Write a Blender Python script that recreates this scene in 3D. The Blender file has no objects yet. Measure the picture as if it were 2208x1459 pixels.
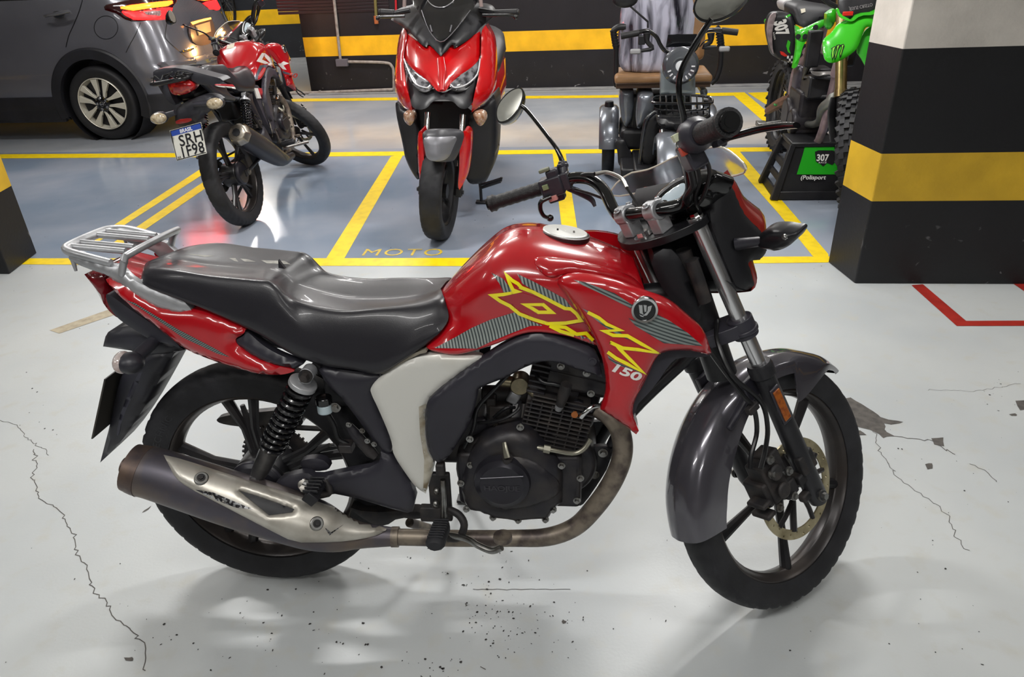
import bpy, bmesh, math, random
from math import sin, cos, pi, sqrt, radians as R_
from mathutils import Vector as V, Matrix as MX, geometry as geo
from mathutils.bvhtree import BVHTree
random.seed(7)
scene = bpy.context.scene
col = scene.collection

# ---------------------------------------------------------------- camera
IW, IH = 2208, 1459
FPX, PITCH, ROLL, CAMH = 1561.41, 0.4952166, -0.0425321, 1.4514963
_f = V((0, cos(PITCH), -sin(PITCH))); _r = V((1, 0, 0)); _u = _r.cross(_f)
CR = cos(ROLL)*_r + sin(ROLL)*_u
CU = -sin(ROLL)*_r + cos(ROLL)*_u
CF = _f
CO = V((0, 0, CAMH))
cd = bpy.data.cameras.new('camera'); cam = bpy.data.objects.new('camera', cd); col.objects.link(cam)
cam.matrix_world = MX(((CR.x, CU.x, -CF.x, 0), (CR.y, CU.y, -CF.y, 0), (CR.z, CU.z, -CF.z, CAMH), (0, 0, 0, 1)))
cd.sensor_width = 36; cd.sensor_fit = 'HORIZONTAL'; cd.lens = 36*FPX/IW; cd.clip_start = .05; cd.clip_end = 100
scene.camera = cam

# ---------------------------------------------------------------- world, light, exposure
w = bpy.data.worlds.new('world'); scene.world = w; w.use_nodes = True
w.node_tree.nodes['Background'].inputs[0].default_value = (.80, .86, 1, 1)
w.node_tree.nodes['Background'].inputs[1].default_value = .18
scene.view_settings.view_transform = 'Standard'; scene.view_settings.look = 'None'
scene.view_settings.gamma = 1; scene.view_settings.use_curve_mapping = False
scene.view_settings.exposure = -0.22
CEIL = 2.75
def area(name, loc, sx, sy, power, color=(1, .985, .965), rot=(0, 0, 0)):
    l = bpy.data.lights.new(name, 'AREA'); l.shape = 'RECTANGLE'; l.size = sx; l.size_y = sy
    l.energy = power; l.color = color
    o = bpy.data.objects.new(name, l); o.location = loc; o.rotation_euler = rot; col.objects.link(o)
    return o
LAMPS = [  # x, y, length along x, width, watts
    (-1.35, 3.05, .6, .08, 50), (1.0, 3.15, .6, .08, 50), (-.5, .1, 1.2, .14, 27), (1.7, .4, 1.2, .14, 15),
    (-2.6, -.3, 1.2, .14, 22), (-.4, 5.6, 1.2, .14, 36), (2.3, 5.4, 1.2, .14, 28), (-3.2, 5.4, 1.2, .14, 30),
    (-1.3, 7.7, 1.2, .14, 52), (1.7, 7.4, 1.2, .14, 52), (3.6, 2.2, 1.2, .14, 10), (-4.4, 8.2, 1.2, .14, 30), (.2, -2.2, 1.2, .14, 28),
    (-4.6, 12.0, 1.2, .14, 100), (-4.6, 2.2, 1.2, .14, 12)]
for (x, y, sx, sy, pw) in LAMPS:
    area('ceiling_tube_light', (x, y, CEIL-.125), sx, sy, pw)
    area('ceiling_fill_light', (x, y, CEIL-.135), sx, .5, pw*.30, rot=(pi, 0, 0))      # added upward fill that brightens the ceiling, standing in for tube glow

# ---------------------------------------------------------------- materials
def s2l(c):
    return c/12.92 if c <= .04045 else ((c+.055)/1.055)**2.4
def hexc(h):
    if isinstance(h, str): return tuple(s2l(int(h[i:i+2], 16)/255) for i in (0, 2, 4))
    return tuple(h)
MATS = {}
def mat(name, c, rough=.5, metal=0, coat=0, c2=None, ns=20, nlo=.4, nhi=.7, bump=0, bs=200, emit=None, es=1, trans=0, ior=1.45, spec=.5, alpha=1, rvar=0, detail=4):
    if name in MATS: return MATS[name]
    m = bpy.data.materials.new(name); m.use_nodes = True
    nt = m.node_tree; b = nt.nodes['Principled BSDF']; L = nt.links
    b.inputs['Base Color'].default_value = (*hexc(c), 1)
    b.inputs['Roughness'].default_value = rough; b.inputs['Metallic'].default_value = metal
    b.inputs['Coat Weight'].default_value = coat; b.inputs['Coat Roughness'].default_value = .04
    b.inputs['Transmission Weight'].default_value = trans; b.inputs['IOR'].default_value = ior
    b.inputs['Specular IOR Level'].default_value = spec; b.inputs['Alpha'].default_value = alpha
    tc = None
    if c2 or bump or rvar:
        tc = nt.nodes.new('ShaderNodeTexCoord')
    if c2 or rvar:
        n = nt.nodes.new('ShaderNodeTexNoise'); n.inputs['Scale'].default_value = ns; n.inputs['Detail'].default_value = detail
        L.new(tc.outputs['Object'], n.inputs['Vector'])
        r = nt.nodes.new('ShaderNodeValToRGB'); r.color_ramp.elements[0].position = nlo; r.color_ramp.elements[1].position = nhi
        L.new(n.outputs['Fac'], r.inputs['Fac'])
        if c2:
            r.color_ramp.elements[0].color = (*hexc(c), 1); r.color_ramp.elements[1].color = (*hexc(c2), 1)
            L.new(r.outputs[0], b.inputs['Base Color'])
        if rvar:
            mr = nt.nodes.new('ShaderNodeMapRange'); mr.inputs['To Min'].default_value = rough; mr.inputs['To Max'].default_value = rough+rvar
            L.new(n.outputs['Fac'], mr.inputs['Value']); L.new(mr.outputs[0], b.inputs['Roughness'])
    if bump:
        n2 = nt.nodes.new('ShaderNodeTexNoise'); n2.inputs['Scale'].default_value = bs; n2.inputs['Detail'].default_value = 3
        L.new(tc.outputs['Object'], n2.inputs['Vector'])
        bp = nt.nodes.new('ShaderNodeBump'); bp.inputs['Strength'].default_value = bump; bp.inputs['Distance'].default_value = .002
        L.new(n2.outputs['Fac'], bp.inputs['Height']); L.new(bp.outputs[0], b.inputs['Normal'])
    if emit:
        b.inputs['Emission Color'].default_value = (*hexc(emit), 1); b.inputs['Emission Strength'].default_value = es
    MATS[name] = m
    return m
def node(nt, typ, **kw):
    n = nt.nodes.new(typ)
    for k, v in kw.items():
        if k.startswith('i'): n.inputs[int(k[1:])].default_value = v
        else: setattr(n, k, v)
    return n
def stripe_mat(name, ca, cb, ang, freq, duty=.5, rough=.4, coat=.6):
    m = mat(name, ca, rough, coat=coat); nt = m.node_tree; b = nt.nodes['Principled BSDF']; L = nt.links
    tc = node(nt, 'ShaderNodeTexCoord'); sp = node(nt, 'ShaderNodeSeparateXYZ'); L.new(tc.outputs['Object'], sp.inputs[0])
    a = node(nt, 'ShaderNodeMath', operation='MULTIPLY', i1=cos(ang)*freq); L.new(sp.outputs[0], a.inputs[0])
    c = node(nt, 'ShaderNodeMath', operation='MULTIPLY_ADD', i1=sin(ang)*freq); L.new(sp.outputs[2], c.inputs[0]); L.new(a.outputs[0], c.inputs[2])
    f = node(nt, 'ShaderNodeMath', operation='FRACT'); L.new(c.outputs[0], f.inputs[0])
    g = node(nt, 'ShaderNodeMath', operation='GREATER_THAN', i1=duty); L.new(f.outputs[0], g.inputs[0])
    x = node(nt, 'ShaderNodeMix', data_type='RGBA'); x.inputs[6].default_value = (*hexc(ca), 1); x.inputs[7].default_value = (*hexc(cb), 1)
    L.new(g.outputs[0], x.inputs[0]); L.new(x.outputs[2], b.inputs['Base Color'])
    return m

# ---------------------------------------------------------------- objects and frames
BF_OF = {}
WM = {}          # object name -> world matrix of its thing
def thing(name, label, cat, M=None, group=None):
    o = bpy.data.objects.new(name, None); o.empty_display_size = .1; col.objects.link(o)
    M = M or MX(); o.matrix_world = M
    o['label'] = label; o['category'] = cat
    if group: o['group'] = group
    WM[o.name] = M.copy()
    return o
def tag(o, label, cat, group=None, kind=None):
    if label: o['label'] = label
    if cat: o['category'] = cat
    if group: o['group'] = group
    if kind: o['kind'] = kind
    return o
def ray(px, py):
    return (px-IW/2)/FPX*CR - (py-IH/2)/FPX*CU + CF
def fl(px, py, z=0):
    d = ray(px, py); return CO + d*((z-CO.z)/d.z)
class Frame:
    def __init__(s, M): s.M = M.copy(); s.I = M.inverted(); s.o = s.I @ CO
    def on(s, px, py, val=0, ax=1):
        d = (s.I.to_3x3() @ ray(px, py))
        v = val if not callable(val) else 0.
        for _ in range(6 if callable(val) else 1):
            t = (v - s.o[ax])/d[ax]; q = s.o + d*t
            if callable(val):
                u = [q[i] for i in range(3) if i != ax]; v = .5*v+.5*val(*u) if _ < 3 else val(*u)
        if callable(val):
            t = (v - s.o[ax])/d[ax]; q = s.o + d*t
        return q
    def sub(s, m): return Frame(s.M @ m)
def basis(x, y, z, o):
    return MX(((x[0], y[0], z[0], o[0]), (x[1], y[1], z[1], o[1]), (x[2], y[2], z[2], o[2]), (0, 0, 0, 1)))
def rz(a): return MX.Rotation(a, 4, 'Z')
def tr(x, y, z): return MX.Translation((x, y, z))

def cr(pts, n=6, closed=False):
    """Catmull-Rom through points (any dimension)"""
    P = [tuple(p) for p in pts]; N = len(P); out = []
    rng = range(N if closed else N-1)
    for i in rng:
        if closed: a, b, c, d = P[i-1], P[i], P[(i+1) % N], P[(i+2) % N]
        else:
            b, c = P[i], P[i+1]
            a = P[i-1] if i > 0 else tuple(2*x-y for x, y in zip(b, c))
            d = P[i+2] if i+2 < N else tuple(2*x-y for x, y in zip(c, b))
        for k in range(n):
            t = k/n
            out.append(tuple(.5*((2*q)+(-p+r)*t+(2*p-5*q+4*r-s)*t*t+(-p+3*q-3*r+s)*t**3) for p, q, r, s in zip(a, b, c, d)))
    if not closed: out.append(P[-1])
    return out
def chaikin(pts, it=2):
    """round a closed outline; points with a truthy 3rd element stay sharp"""
    P = [(p[0], p[1], len(p) > 2 and bool(p[2])) for p in pts]
    for _ in range(it):
        Q = []; N = len(P)
        for i in range(N):
            a, b, c = P[i-1], P[i], P[(i+1) % N]
            if b[2]: Q.append(b)
            else:
                Q.append((b[0]*.75+a[0]*.25, b[1]*.75+a[1]*.25, False)); Q.append((b[0]*.75+c[0]*.25, b[1]*.75+c[1]*.25, False))
        P = Q
    return [(p[0], p[1]) for p in P]

class MB:
    def __init__(s): s.v = []; s.f = []; s.mi = []; s.m = 0; s.cuts = []
    def cut(s):
        if s.v: s.cuts.append((len(s.v), len(s.f)))
        return s
    def add(s, vs, fs):
        n = len(s.v); s.v += [V(v) for v in vs]; s.f += [tuple(i+n for i in f) for f in fs]; s.mi += [s.m]*len(fs); return s
    def box(s, c, d, M=None):
        c = V(c); x, y, z = d[0]/2, d[1]/2, d[2]/2
        vs = [V((i*x, j*y, k*z)) for i in (-1, 1) for j in (-1, 1) for k in (-1, 1)]
        if M is not None: vs = [M @ v for v in vs]
        return s.add([c+v for v in vs], [(0, 1, 3, 2), (4, 6, 7, 5), (0, 4, 5, 1), (2, 3, 7, 6), (0, 2, 6, 4), (1, 5, 7, 3)])
    def cyl(s, p, q, r1, r2=None, n=20, caps=True):
        p, q = V(p), V(q); r2 = r1 if r2 is None else r2; d = (q-p).normalized()
        a = d.orthogonal().normalized(); b = d.cross(a)
        vs = [c+r*(cos(2*pi*k/n)*a+sin(2*pi*k/n)*b) for c, r in ((p, r1), (q, r2)) for k in range(n)]
        fs = [(k, (k+1) % n, n+(k+1) % n, n+k) for k in range(n)]
        if caps: fs += [tuple(range(n))[::-1], tuple(range(n, 2*n))]
        return s.add(vs, fs)
    def tube(s, pts, r, n=12, sm=0, closed=False, caps=True, flat=1.0, up=None):
        pts = [tuple(p) for p in pts]
        rr = list(r) if isinstance(r, (list, tuple)) else [r]*len(pts)
        if sm:
            q = cr([p+(a,) for p, a in zip(pts, rr)], sm, closed); pts = [x[:3] for x in q]; rr = [x[3] for x in q]
        P = [V(p) for p in pts]; N = len(P); vs = []; T = []
        for i in range(N):
            a = P[(i-1) % N] if closed or i > 0 else P[i]; b = P[(i+1) % N] if closed or i < N-1 else P[i]
            T.append((b-a).normalized())
        nrm = V(up) if up else T[0].orthogonal(); 
        for i in range(N):
            nrm = (nrm - T[i]*nrm.dot(T[i]));
            if nrm.length < 1e-6: nrm = T[i].orthogonal()
            nrm.normalize(); bi = T[i].cross(nrm)
            for k in range(n):
                a = 2*pi*k/n; vs.append(P[i]+rr[i]*(cos(a)*nrm*flat+sin(a)*bi))
        fs = [(i*n+k, i*n+(k+1) % n, ((i+1) % N)*n+(k+1) % n, ((i+1) % N)*n+k) for i in range(N if closed else N-1) for k in range(n)]
        if caps and not closed: fs += [tuple(range(n))[::-1], tuple(range((N-1)*n, N*n))]
        return s.add(vs, fs)
    def lathe(s, prof, c=(0, 0, 0), ax='y', n=48, closed=True, M=None, a0=0, a1=2*pi):
        """prof: list (radius, offset along axis)"""
        full = abs(a1-a0-2*pi) < 1e-6; m = n if full else n+1; vs = []
        for k in range(m):
            a = a0+(a1-a0)*k/n
            for (r, o) in prof:
                v = {'y': V((r*cos(a), o, r*sin(a))), 'x': V((o, r*cos(a), r*sin(a))), 'z': V((r*cos(a), r*sin(a), o))}[ax]
                if M is not None: v = M @ v
                vs.append(V(c)+v)
        K = len(prof); fs = []
        for k in range(n):
            for j in range(K if closed else K-1):
                a, b = k*K+j, k*K+(j+1) % K; c2, d = ((k+1) % m)*K+(j+1) % K, ((k+1) % m)*K+j
                fs.append((a, b, c2, d))
        if not full and closed: fs += [tuple(range(K)), tuple(range(n*K, n*K+K))[::-1]]
        return s.add(vs, fs)
    def loft(s, rings, closed=True, caps=True):
        K = len(rings[0]); vs = [p for r in rings for p in r]; fs = []
        for i in range(len(rings)-1):
            for j in range(K if closed else K-1):
                fs.append((i*K+j, i*K+(j+1) % K, (i+1)*K+(j+1) % K, (i+1)*K+j))
        if caps and closed: fs += [tuple(range(K))[::-1], tuple(range((len(rings)-1)*K, len(rings)*K))]
        return s.add(vs, fs)
    def halfloft(s, rings, nx=5, nr=4, caps=True, mirror=True):
        """rings: half sections (near side, centre top -> bottom) mirrored in y and smoothed both ways"""
        rr = [cr(r, nr) for r in rings]
        K = len(rr[0]); cols = [cr([r[j] for r in rr], nx) for j in range(K)]
        out = []
        for i in range(len(cols[0])):
            h = [V(cols[j][i]) for j in range(K)]
            m = [V((p.x, -p.y, p.z)) for p in h]
            a0 = 1 if abs(h[0].y) < 1e-5 else 0; b0 = K-1 if abs(h[-1].y) < 1e-5 else K
            out.append(h + m[a0:b0][::-1] if mirror else h)
        return s.loft(out, True, caps)
    def sphere(s, c, r, n=16, sc=(1, 1, 1), M=None):
        vs = []; fs = []; c = V(c)
        for i in range(n//2+1):
            t = pi*i/(n//2)
            for k in range(n):
                a = 2*pi*k/n; v = V((r*sin(t)*cos(a)*sc[0], r*sin(t)*sin(a)*sc[1], r*cos(t)*sc[2]))
                vs.append(c+(M @ v if M is not None else v))
        for i in range(n//2):
            for k in range(n): fs.append((i*n+k, (i+1)*n+k, (i+1)*n+(k+1) % n, i*n+(k+1) % n))
        return s.add(vs, fs)
    def bolt(s, c, d, r=.007, h=.006, n=6):
        s.cut(); c, d = V(c), V(d).normalized(); s.cyl(c-d*.002, c+d*.0015, r*1.5, n=16); return s.cyl(c, c+d*h, r, r*.92, n=n)
    def prism(s, poly, w0, w1, ax=1, M=None):
        """extrude 2d polygon (the two axes that are not ax)"""
        def mk(u, v, w):
            l = [u, v]; l.insert(ax, w); q = V(l); return M @ q if M is not None else q
        n = len(poly); vs = [mk(p[0], p[1], w0) for p in poly]+[mk(p[0], p[1], w1) for p in poly]
        tri = geo.tessellate_polygon([[V((p[0], p[1], 0)) for p in poly]])
        fs = [tuple(t) for t in tri]+[tuple(i+n for i in t)[::-1] for t in tri]+[(i, (i+1) % n, n+(i+1) % n, n+i) for i in range(n)]
        return s.add(vs, fs)
    def puff(s, poly, front, thick=.01, bulge=.006, rim=.012, sp=.015, ax=1, sgn=-1, holes=(), mirror=False, conv=None):
        """rounded shell: poly in (u,v); front(u,v) -> w of its face; sgn = which way the face looks"""
        F = front if callable(front) else (lambda u, v: front)
        vs2, tris, loops, dist = cdt(poly, holes, sp)
        def g(d): t = min(d/rim, 1); return sqrt(max(0, 1-(1-t)**2))
        def mk(u, v, w):
            l = [u, v]; l.insert(ax, w); q = V(l); return conv(q) if conv else q
        fr = []; bk = []
        for (u, v), d in zip(vs2, dist):
            w = F(u, v); fr.append(mk(u, v, w+sgn*bulge*g(d))); bk.append(mk(u, v, w-sgn*thick))
        n = len(vs2)
        fs = list(tris)+[tuple(i+n for i in t)[::-1] for t in tris]
        for lp in loops:
            for i in range(len(lp)): fs.append((lp[i], lp[(i+1) % len(lp)], lp[(i+1) % len(lp)]+n, lp[i]+n))
        s.add(fr+bk, fs)
        if mirror: s.cut(); s.add([V((q.x, -q.y, q.z)) for q in fr+bk], [f[::-1] for f in fs])
        return s
    def mir(s):
        n = len(s.v); s.v += [V((q.x, -q.y, q.z)) for q in s.v[:n]]; s.f += [tuple(i+n for i in f)[::-1] for f in s.f]; s.mi += s.mi; return s
    def build(s, name, mats, parent=None, F=None, ang=38, bevel=0, smooth=True, sub=0, seg=2):
        if s.cuts:      # separate pieces become objects of their own
            b = [(0, 0)]+s.cuts+[(len(s.v), len(s.f))]; r = None
            for (v0, f0), (v1, f1) in zip(b, b[1:]):
                t = MB(); t.v = s.v[v0:v1]; t.f = [tuple(i-v0 for i in f) for f in s.f[f0:f1]]; t.mi = s.mi[f0:f1]
                o = t.build(name, mats, parent, F, ang, bevel, smooth, sub, seg); r = r or o
            return r
        me = bpy.data.meshes.new(name)
        PM = MX()
        if parent is not None: PM = WM[parent.name]
        X = PM.inverted() @ F.M if F is not None else None
        vs = [X @ v for v in s.v] if X is not None else s.v
        me.from_pydata([tuple(v) for v in vs], [], s.f); me.update()
        bm = bmesh.new(); bm.from_mesh(me); bmesh.ops.remove_doubles(bm, verts=bm.verts, dist=2e-6); bmesh.ops.recalc_face_normals(bm, faces=bm.faces)
        bm.to_mesh(me); 
        if not isinstance(mats, (list, tuple)): mats = [mats]
        for m in mats: me.materials.append(m)
        if len(mats) > 1 and len(bm.faces) == len(s.mi):
            for p, i in zip(me.polygons, s.mi): p.material_index = i
        bm.free()
        if smooth:
            me.shade_smooth(); me.set_sharp_from_angle(angle=R_(ang))
        o = bpy.data.objects.new(name, me); col.objects.link(o)
        if parent is not None: o.parent = parent
        WM[o.name] = PM; BF_OF[o.name] = F
        if bevel:
            b = o.modifiers.new('Bevel', 'BEVEL'); b.width = bevel; b.segments = seg; b.limit_method = 'ANGLE'; b.angle_limit = R_(40); b.harden_normals = False
        if sub:
            b = o.modifiers.new('Subsurf', 'SUBSURF'); b.levels = sub; b.render_levels = sub
        return o
def inpoly(x, y, P):
    c = False; n = len(P)
    for i in range(n):
        x1, y1 = P[i][0], P[i][1]; x2, y2 = P[i-1][0], P[i-1][1]
        if (y1 > y) != (y2 > y) and x < (x2-x1)*(y-y1)/(y2-y1)+x1: c = not c
    return c
def segd(x, y, a, b):
    dx, dy = b[0]-a[0], b[1]-a[1]; L = dx*dx+dy*dy
    t = 0 if L == 0 else max(0, min(1, ((x-a[0])*dx+(y-a[1])*dy)/L))
    return math.hypot(x-a[0]-t*dx, y-a[1]-t*dy)
def resample(P, sp):
    out = []; n = len(P)
    for i in range(n):
        a, b = P[i], P[(i+1) % n]; L = math.hypot(b[0]-a[0], b[1]-a[1])
        if L < 1e-7: continue
        k = max(1, int(round(L/sp)))
        out += [(a[0]+(b[0]-a[0])*j/k, a[1]+(b[1]-a[1])*j/k) for j in range(k)]
    return out
def cdt(poly, holes, sp):
    loops0 = [resample([(p[0], p[1]) for p in poly], sp)]+[resample([(p[0], p[1]) for p in h], sp) for h in holes]
    vs = []; es = []
    for lp in loops0:
        n = len(vs); vs += lp; es += [(n+i, n+(i+1) % len(lp)) for i in range(len(lp))]
    nb = len(vs); segs = [(vs[a], vs[b]) for a, b in es]
    xs = [p[0] for p in loops0[0]]; ys = [p[1] for p in loops0[0]]
    def ins(x, y): return inpoly(x, y, loops0[0]) and not any(inpoly(x, y, h) for h in loops0[1:])
    y = min(ys)+sp*.5; row = 0
    while y < max(ys):
        x = min(xs)+sp*(.25+.5*(row % 2))
        while x < max(xs):
            if ins(x, y) and min(segd(x, y, a, b) for a, b in segs) > sp*.45: vs.append((x, y))
            x += sp
        y += sp*.87; row += 1
    ov, oe, of, a, b, c = geo.delaunay_2d_cdt([V(v) for v in vs], es, [], 0, 1e-7)
    pts = [(v.x, v.y) for v in ov]; mp = {}
    for i, o in enumerate(a):
        for k in o: mp[k] = i
    tris = [tuple(f) for f in of if ins(sum(pts[i][0] for i in f)/3, sum(pts[i][1] for i in f)/3)]
    loops = []; n = 0
    for lp in loops0: loops.append([mp[n+i] for i in range(len(lp))]); n += len(lp)
    lb = set(i for l in loops for i in l)
    dist = [0 if i in lb else min(segd(p[0], p[1], s_[0], s_[1]) for s_ in segs) for i, p in enumerate(pts)]
    return pts, tris, loops, dist
def bvh(*objs):
    vs = []; fs = []
    for o in objs:
        n = len(vs); M = WM[o.name]; vs += [M @ v.co for v in o.data.vertices]; fs += [tuple(i+n for i in p.vertices) for p in o.data.polygons]
    return BVHTree.FromPolygons(vs, fs)
def decal_mesh(mb, tree, poly, sp=4, holes=(), off=.0008, maxd=8, jump=.05):
    """lay a sticker outline (given as seen in the photo) onto a surface"""
    pts, tris, loops, dist = cdt(poly, holes, sp)
    out = []; ok = []
    for (x, y) in pts:
        d = ray(x, y).normalized(); h = tree.ray_cast(CO, d, maxd)
        if h[0] is None: out.append(V((0, 0, 0))); ok.append(False)
        else: out.append(h[0]-d*off); ok.append(True)
    fs = []
    for t in tris:
        if all(ok[i] for i in t) and max((out[t[i]]-out[t[i-1]]).length for i in range(3)) < jump: fs.append(t)
    mb.add(out, fs); return mb
def decal(name, tree, polys, m, parent, sp=4, holes=(), off=.0008):
    mb = MB()
    for p in polys: mb.cut(); decal_mesh(mb, tree, p, sp, holes, off)
    o = mb.build(name, m, parent, Frame(MX()), ang=60)
    return o
def stroke(pts, wd, closed=False):
    """polyline -> list of quads with mitred joints"""
    P = [V((p[0], p[1])) for p in pts]; N = len(P); L = []; Rr = []
    for i in range(N):
        a = P[i-1] if (closed or i > 0) else None; b = P[(i+1) % N] if (closed or i < N-1) else None
        d1 = (P[i]-a).normalized() if a is not None else None; d2 = (b-P[i]).normalized() if b is not None else None
        if d1 is None: d1 = d2
        if d2 is None: d2 = d1
        n1 = V((-d1.y, d1.x)); n2 = V((-d2.y, d2.x)); n = (n1+n2)
        if n.length < .2: n = n1
        n.normalize(); k = wd/2/max(.35, n.dot(n1)); L.append(P[i]+n*k); Rr.append(P[i]-n*k)
    q = []
    for i in range(N if closed else N-1):
        j = (i+1) % N; q.append([tuple(L[i]), tuple(L[j]), tuple(Rr[j]), tuple(Rr[i])])
    return q
def text2d(s, size=1, shear=0, align='LEFT', space=1, bold=0):
    cu = bpy.data.curves.new('lettering', 'FONT'); cu.body = s; cu.size = size; cu.shear = shear; cu.align_x = align; cu.space_character = space
    cu.offset = bold; cu.resolution_u = 3; cu.fill_mode = 'FRONT'
    o = bpy.data.objects.new('lettering', cu); col.objects.link(o)
    dg = bpy.context.evaluated_depsgraph_get(); me = bpy.data.meshes.new_from_object(o.evaluated_get(dg))
    vs = [(v.co.x, v.co.y) for v in me.vertices]; fs = [tuple(p.vertices) for p in me.polygons]
    bpy.data.objects.remove(o); bpy.data.curves.remove(cu); bpy.data.meshes.remove(me)
    return vs, fs
def text_on(name, s, fn, m, parent, F=None, size=1, shear=0, align='LEFT', space=1, bold=0, sx=1):
    """fn(x,y) -> 3d point"""
    vs, fs = text2d(s, size, shear, align, space, bold)
    mb = MB(); mb.add([fn(x*sx, y) for x, y in vs], fs)
    return mb.build(name, m, parent, F, smooth=False)
def text_px(name, tree, s, org, xv, yv, m, parent, off=.001, **kw):
    def fn(x, y):
        px = org[0]+xv[0]*x+yv[0]*y; py = org[1]+xv[1]*x+yv[1]*y; d = ray(px, py).normalized(); h = tree.ray_cast(CO, d, 12)
        return (h[0]-d*off) if h[0] is not None else CO+d*3
    return text_on(name, s, fn, m, parent, Frame(MX()), **kw)

# common materials
BLK = lambda: mat('black_plastic', '232327', .42, c2='35353a', ns=9, bump=.15, bs=900)
GLOSSBLK = lambda: mat('gloss_black', '0c0c0e', .15, coat=.5)
RUB = lambda: mat('tyre_rubber', '17171a', .62, c2='26262a', ns=14, bump=.2, bs=500)
CHROME = lambda: mat('chrome', 'd8d8d8', .12, 1)
STEEL = lambda: mat('dull_steel', '9a9a98', .35, 1, c2='6b6660', ns=30)
# ---------------------------------------------------------------- the room
WA, WB_ = fl(733, 200), fl(1330, 188)
wdir = (WB_-WA).normalized(); wn = V((wdir.y, -wdir.x, 0))       # towards the camera
WF = Frame(basis(wdir, -wn, (0, 0, 1), WA))                         # x along the wall, -y towards camera
def floor_mat():
    m = bpy.data.materials.new('painted_concrete_floor'); m.use_nodes = True; nt = m.node_tree; L = nt.links; b = nt.nodes['Principled BSDF']
    g = node(nt, 'ShaderNodeNewGeometry'); P = g.outputs['Position']
    sp = node(nt, 'ShaderNodeSeparateXYZ'); L.new(P, sp.inputs[0])
    def line(c, sl):      # 1 beyond the line y = c + sl*x
        a = node(nt, 'ShaderNodeMath', operation='MULTIPLY_ADD', i1=-sl); L.new(sp.outputs[0], a.inputs[0]); L.new(sp.outputs[1], a.inputs[2])
        q = node(nt, 'ShaderNodeMath', operation='GREATER_THAN', i1=c); L.new(a.outputs[0], q.inputs[0]); return q.outputs[0]
    def mix(f, a, c):
        x = node(nt, 'ShaderNodeMix', data_type='RGBA')
        L.new(f, x.inputs[0])
        for s, k in ((a, 6), (c, 7)):
            if isinstance(s, tuple): x.inputs[k].default_value = (*s, 1)
            else: L.new(s, x.inputs[k])
        return x.outputs[2]
    def noise(sc, det=4, lo=.4, hi=.6):
        n = node(nt, 'ShaderNodeTexNoise'); n.inputs['Scale'].default_value = sc; n.inputs['Detail'].default_value = det; L.new(P, n.inputs['Vector'])
        r = node(nt, 'ShaderNodeMapRange'); r.inputs['From Min'].default_value = lo; r.inputs['From Max'].default_value = hi; L.new(n.outputs[0], r.inputs[0]); return r.outputs[0]
    near = mix(noise(1.1), hexc('b3b6b6'), hexc('a8acae'))
    near = mix(noise(14, 6, .55, .85), near, hexc('adaca5'))
    bay = mix(noise(.9), hexc('7b899b'), hexc('979eab'))
    far = mix(noise(1.3), hexc('a9adb2'), hexc('999ea6'))
    c = mix(line(3.535, -.1069), near, bay); c = mix(line(6.02, -.126), c, far)
    c = mix(line(8.47, -.13), c, hexc('9fa1a2'))
    # chips: small dark specks where the paint has come off
    vo = node(nt, 'ShaderNodeTexVoronoi'); vo.inputs['Scale'].default_value = 26; L.new(P, vo.inputs['Vector'])
    wr = node(nt, 'ShaderNodeSeparateXYZ'); L.new(vo.outputs['Color'], wr.inputs[0])
    th = node(nt, 'ShaderNodeMath', operation='MULTIPLY_ADD', i1=.55, i2=-.44); L.new(wr.outputs[0], th.inputs[0])
    th2 = node(nt, 'ShaderNodeMath', operation='MULTIPLY'); L.new(th.outputs[0], th2.inputs[0]); L.new(noise(2.2, 2, .45, .62), th2.inputs[1])
    lt = node(nt, 'ShaderNodeMath', operation='LESS_THAN'); L.new(vo.outputs['Distance'], lt.inputs[0]); L.new(th2.outputs[0], lt.inputs[1])
    c = mix(lt.outputs[0], c, hexc('3c3b3a'))
    L.new(c, b.inputs['Base Color'])
    rr = node(nt, 'ShaderNodeMapRange'); rr.inputs['To Min'].default_value = .34; rr.inputs['To Max'].default_value = .09; L.new(line(3.535, -.1069), rr.inputs[0])
    ad = node(nt, 'ShaderNodeMath', operation='MULTIPLY_ADD', i1=.07); L.new(noise(3, 5, .3, .7), ad.inputs[0]); L.new(rr.outputs[0], ad.inputs[2])
    L.new(ad.outputs[0], b.inputs['Roughness'])
    bn = node(nt, 'ShaderNodeTexNoise'); bn.inputs['Scale'].default_value = 130; L.new(P, bn.inputs['Vector'])
    bp = node(nt, 'ShaderNodeBump'); bp.inputs['Strength'].default_value = .07; bp.inputs['Distance'].default_value = .003; L.new(bn.outputs[0], bp.inputs['Height'])
    L.new(bp.outputs[0], b.inputs['Normal'])
    return m
fm = MB(); fm.box((0, 4, -.05), (18, 20, .1)); floor = tag(fm.build('floor', floor_mat(), smooth=False), None, None, kind='structure')
tag(MB().box((0, 4, CEIL+.05), (18, 20, .1)).build('ceiling', mat('ceiling_paint', 'd9d8d2', .8, c2='cbcac4', ns=2), smooth=False), None, None, kind='structure')
YEL = mat('yellow_floor_paint', 'f0cf12', .38, c2='d9b81c', ns=18, nlo=.45, nhi=.8)
REDP = mat('red_floor_paint', '9d2a22', .4, c2='86231d', ns=18)
def floor_poly(name, pts, m, z=.0012, par=None):
    mb = MB(); n = len(pts); mb.add([(p[0], p[1], z) for p in pts], [tuple(range(n))]); return mb.build(name, m, par or floor, smooth=False)
def fline(name, quads, m):
    mb = MB()
    for i, q in enumerate(quads):
        pts = [fl(*p) for p in q]; mb.add([(p.x, p.y, .0012+.0001*i) for p in pts], [tuple(range(len(pts)))])
    return mb.build(name, m, floor, smooth=False)
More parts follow.
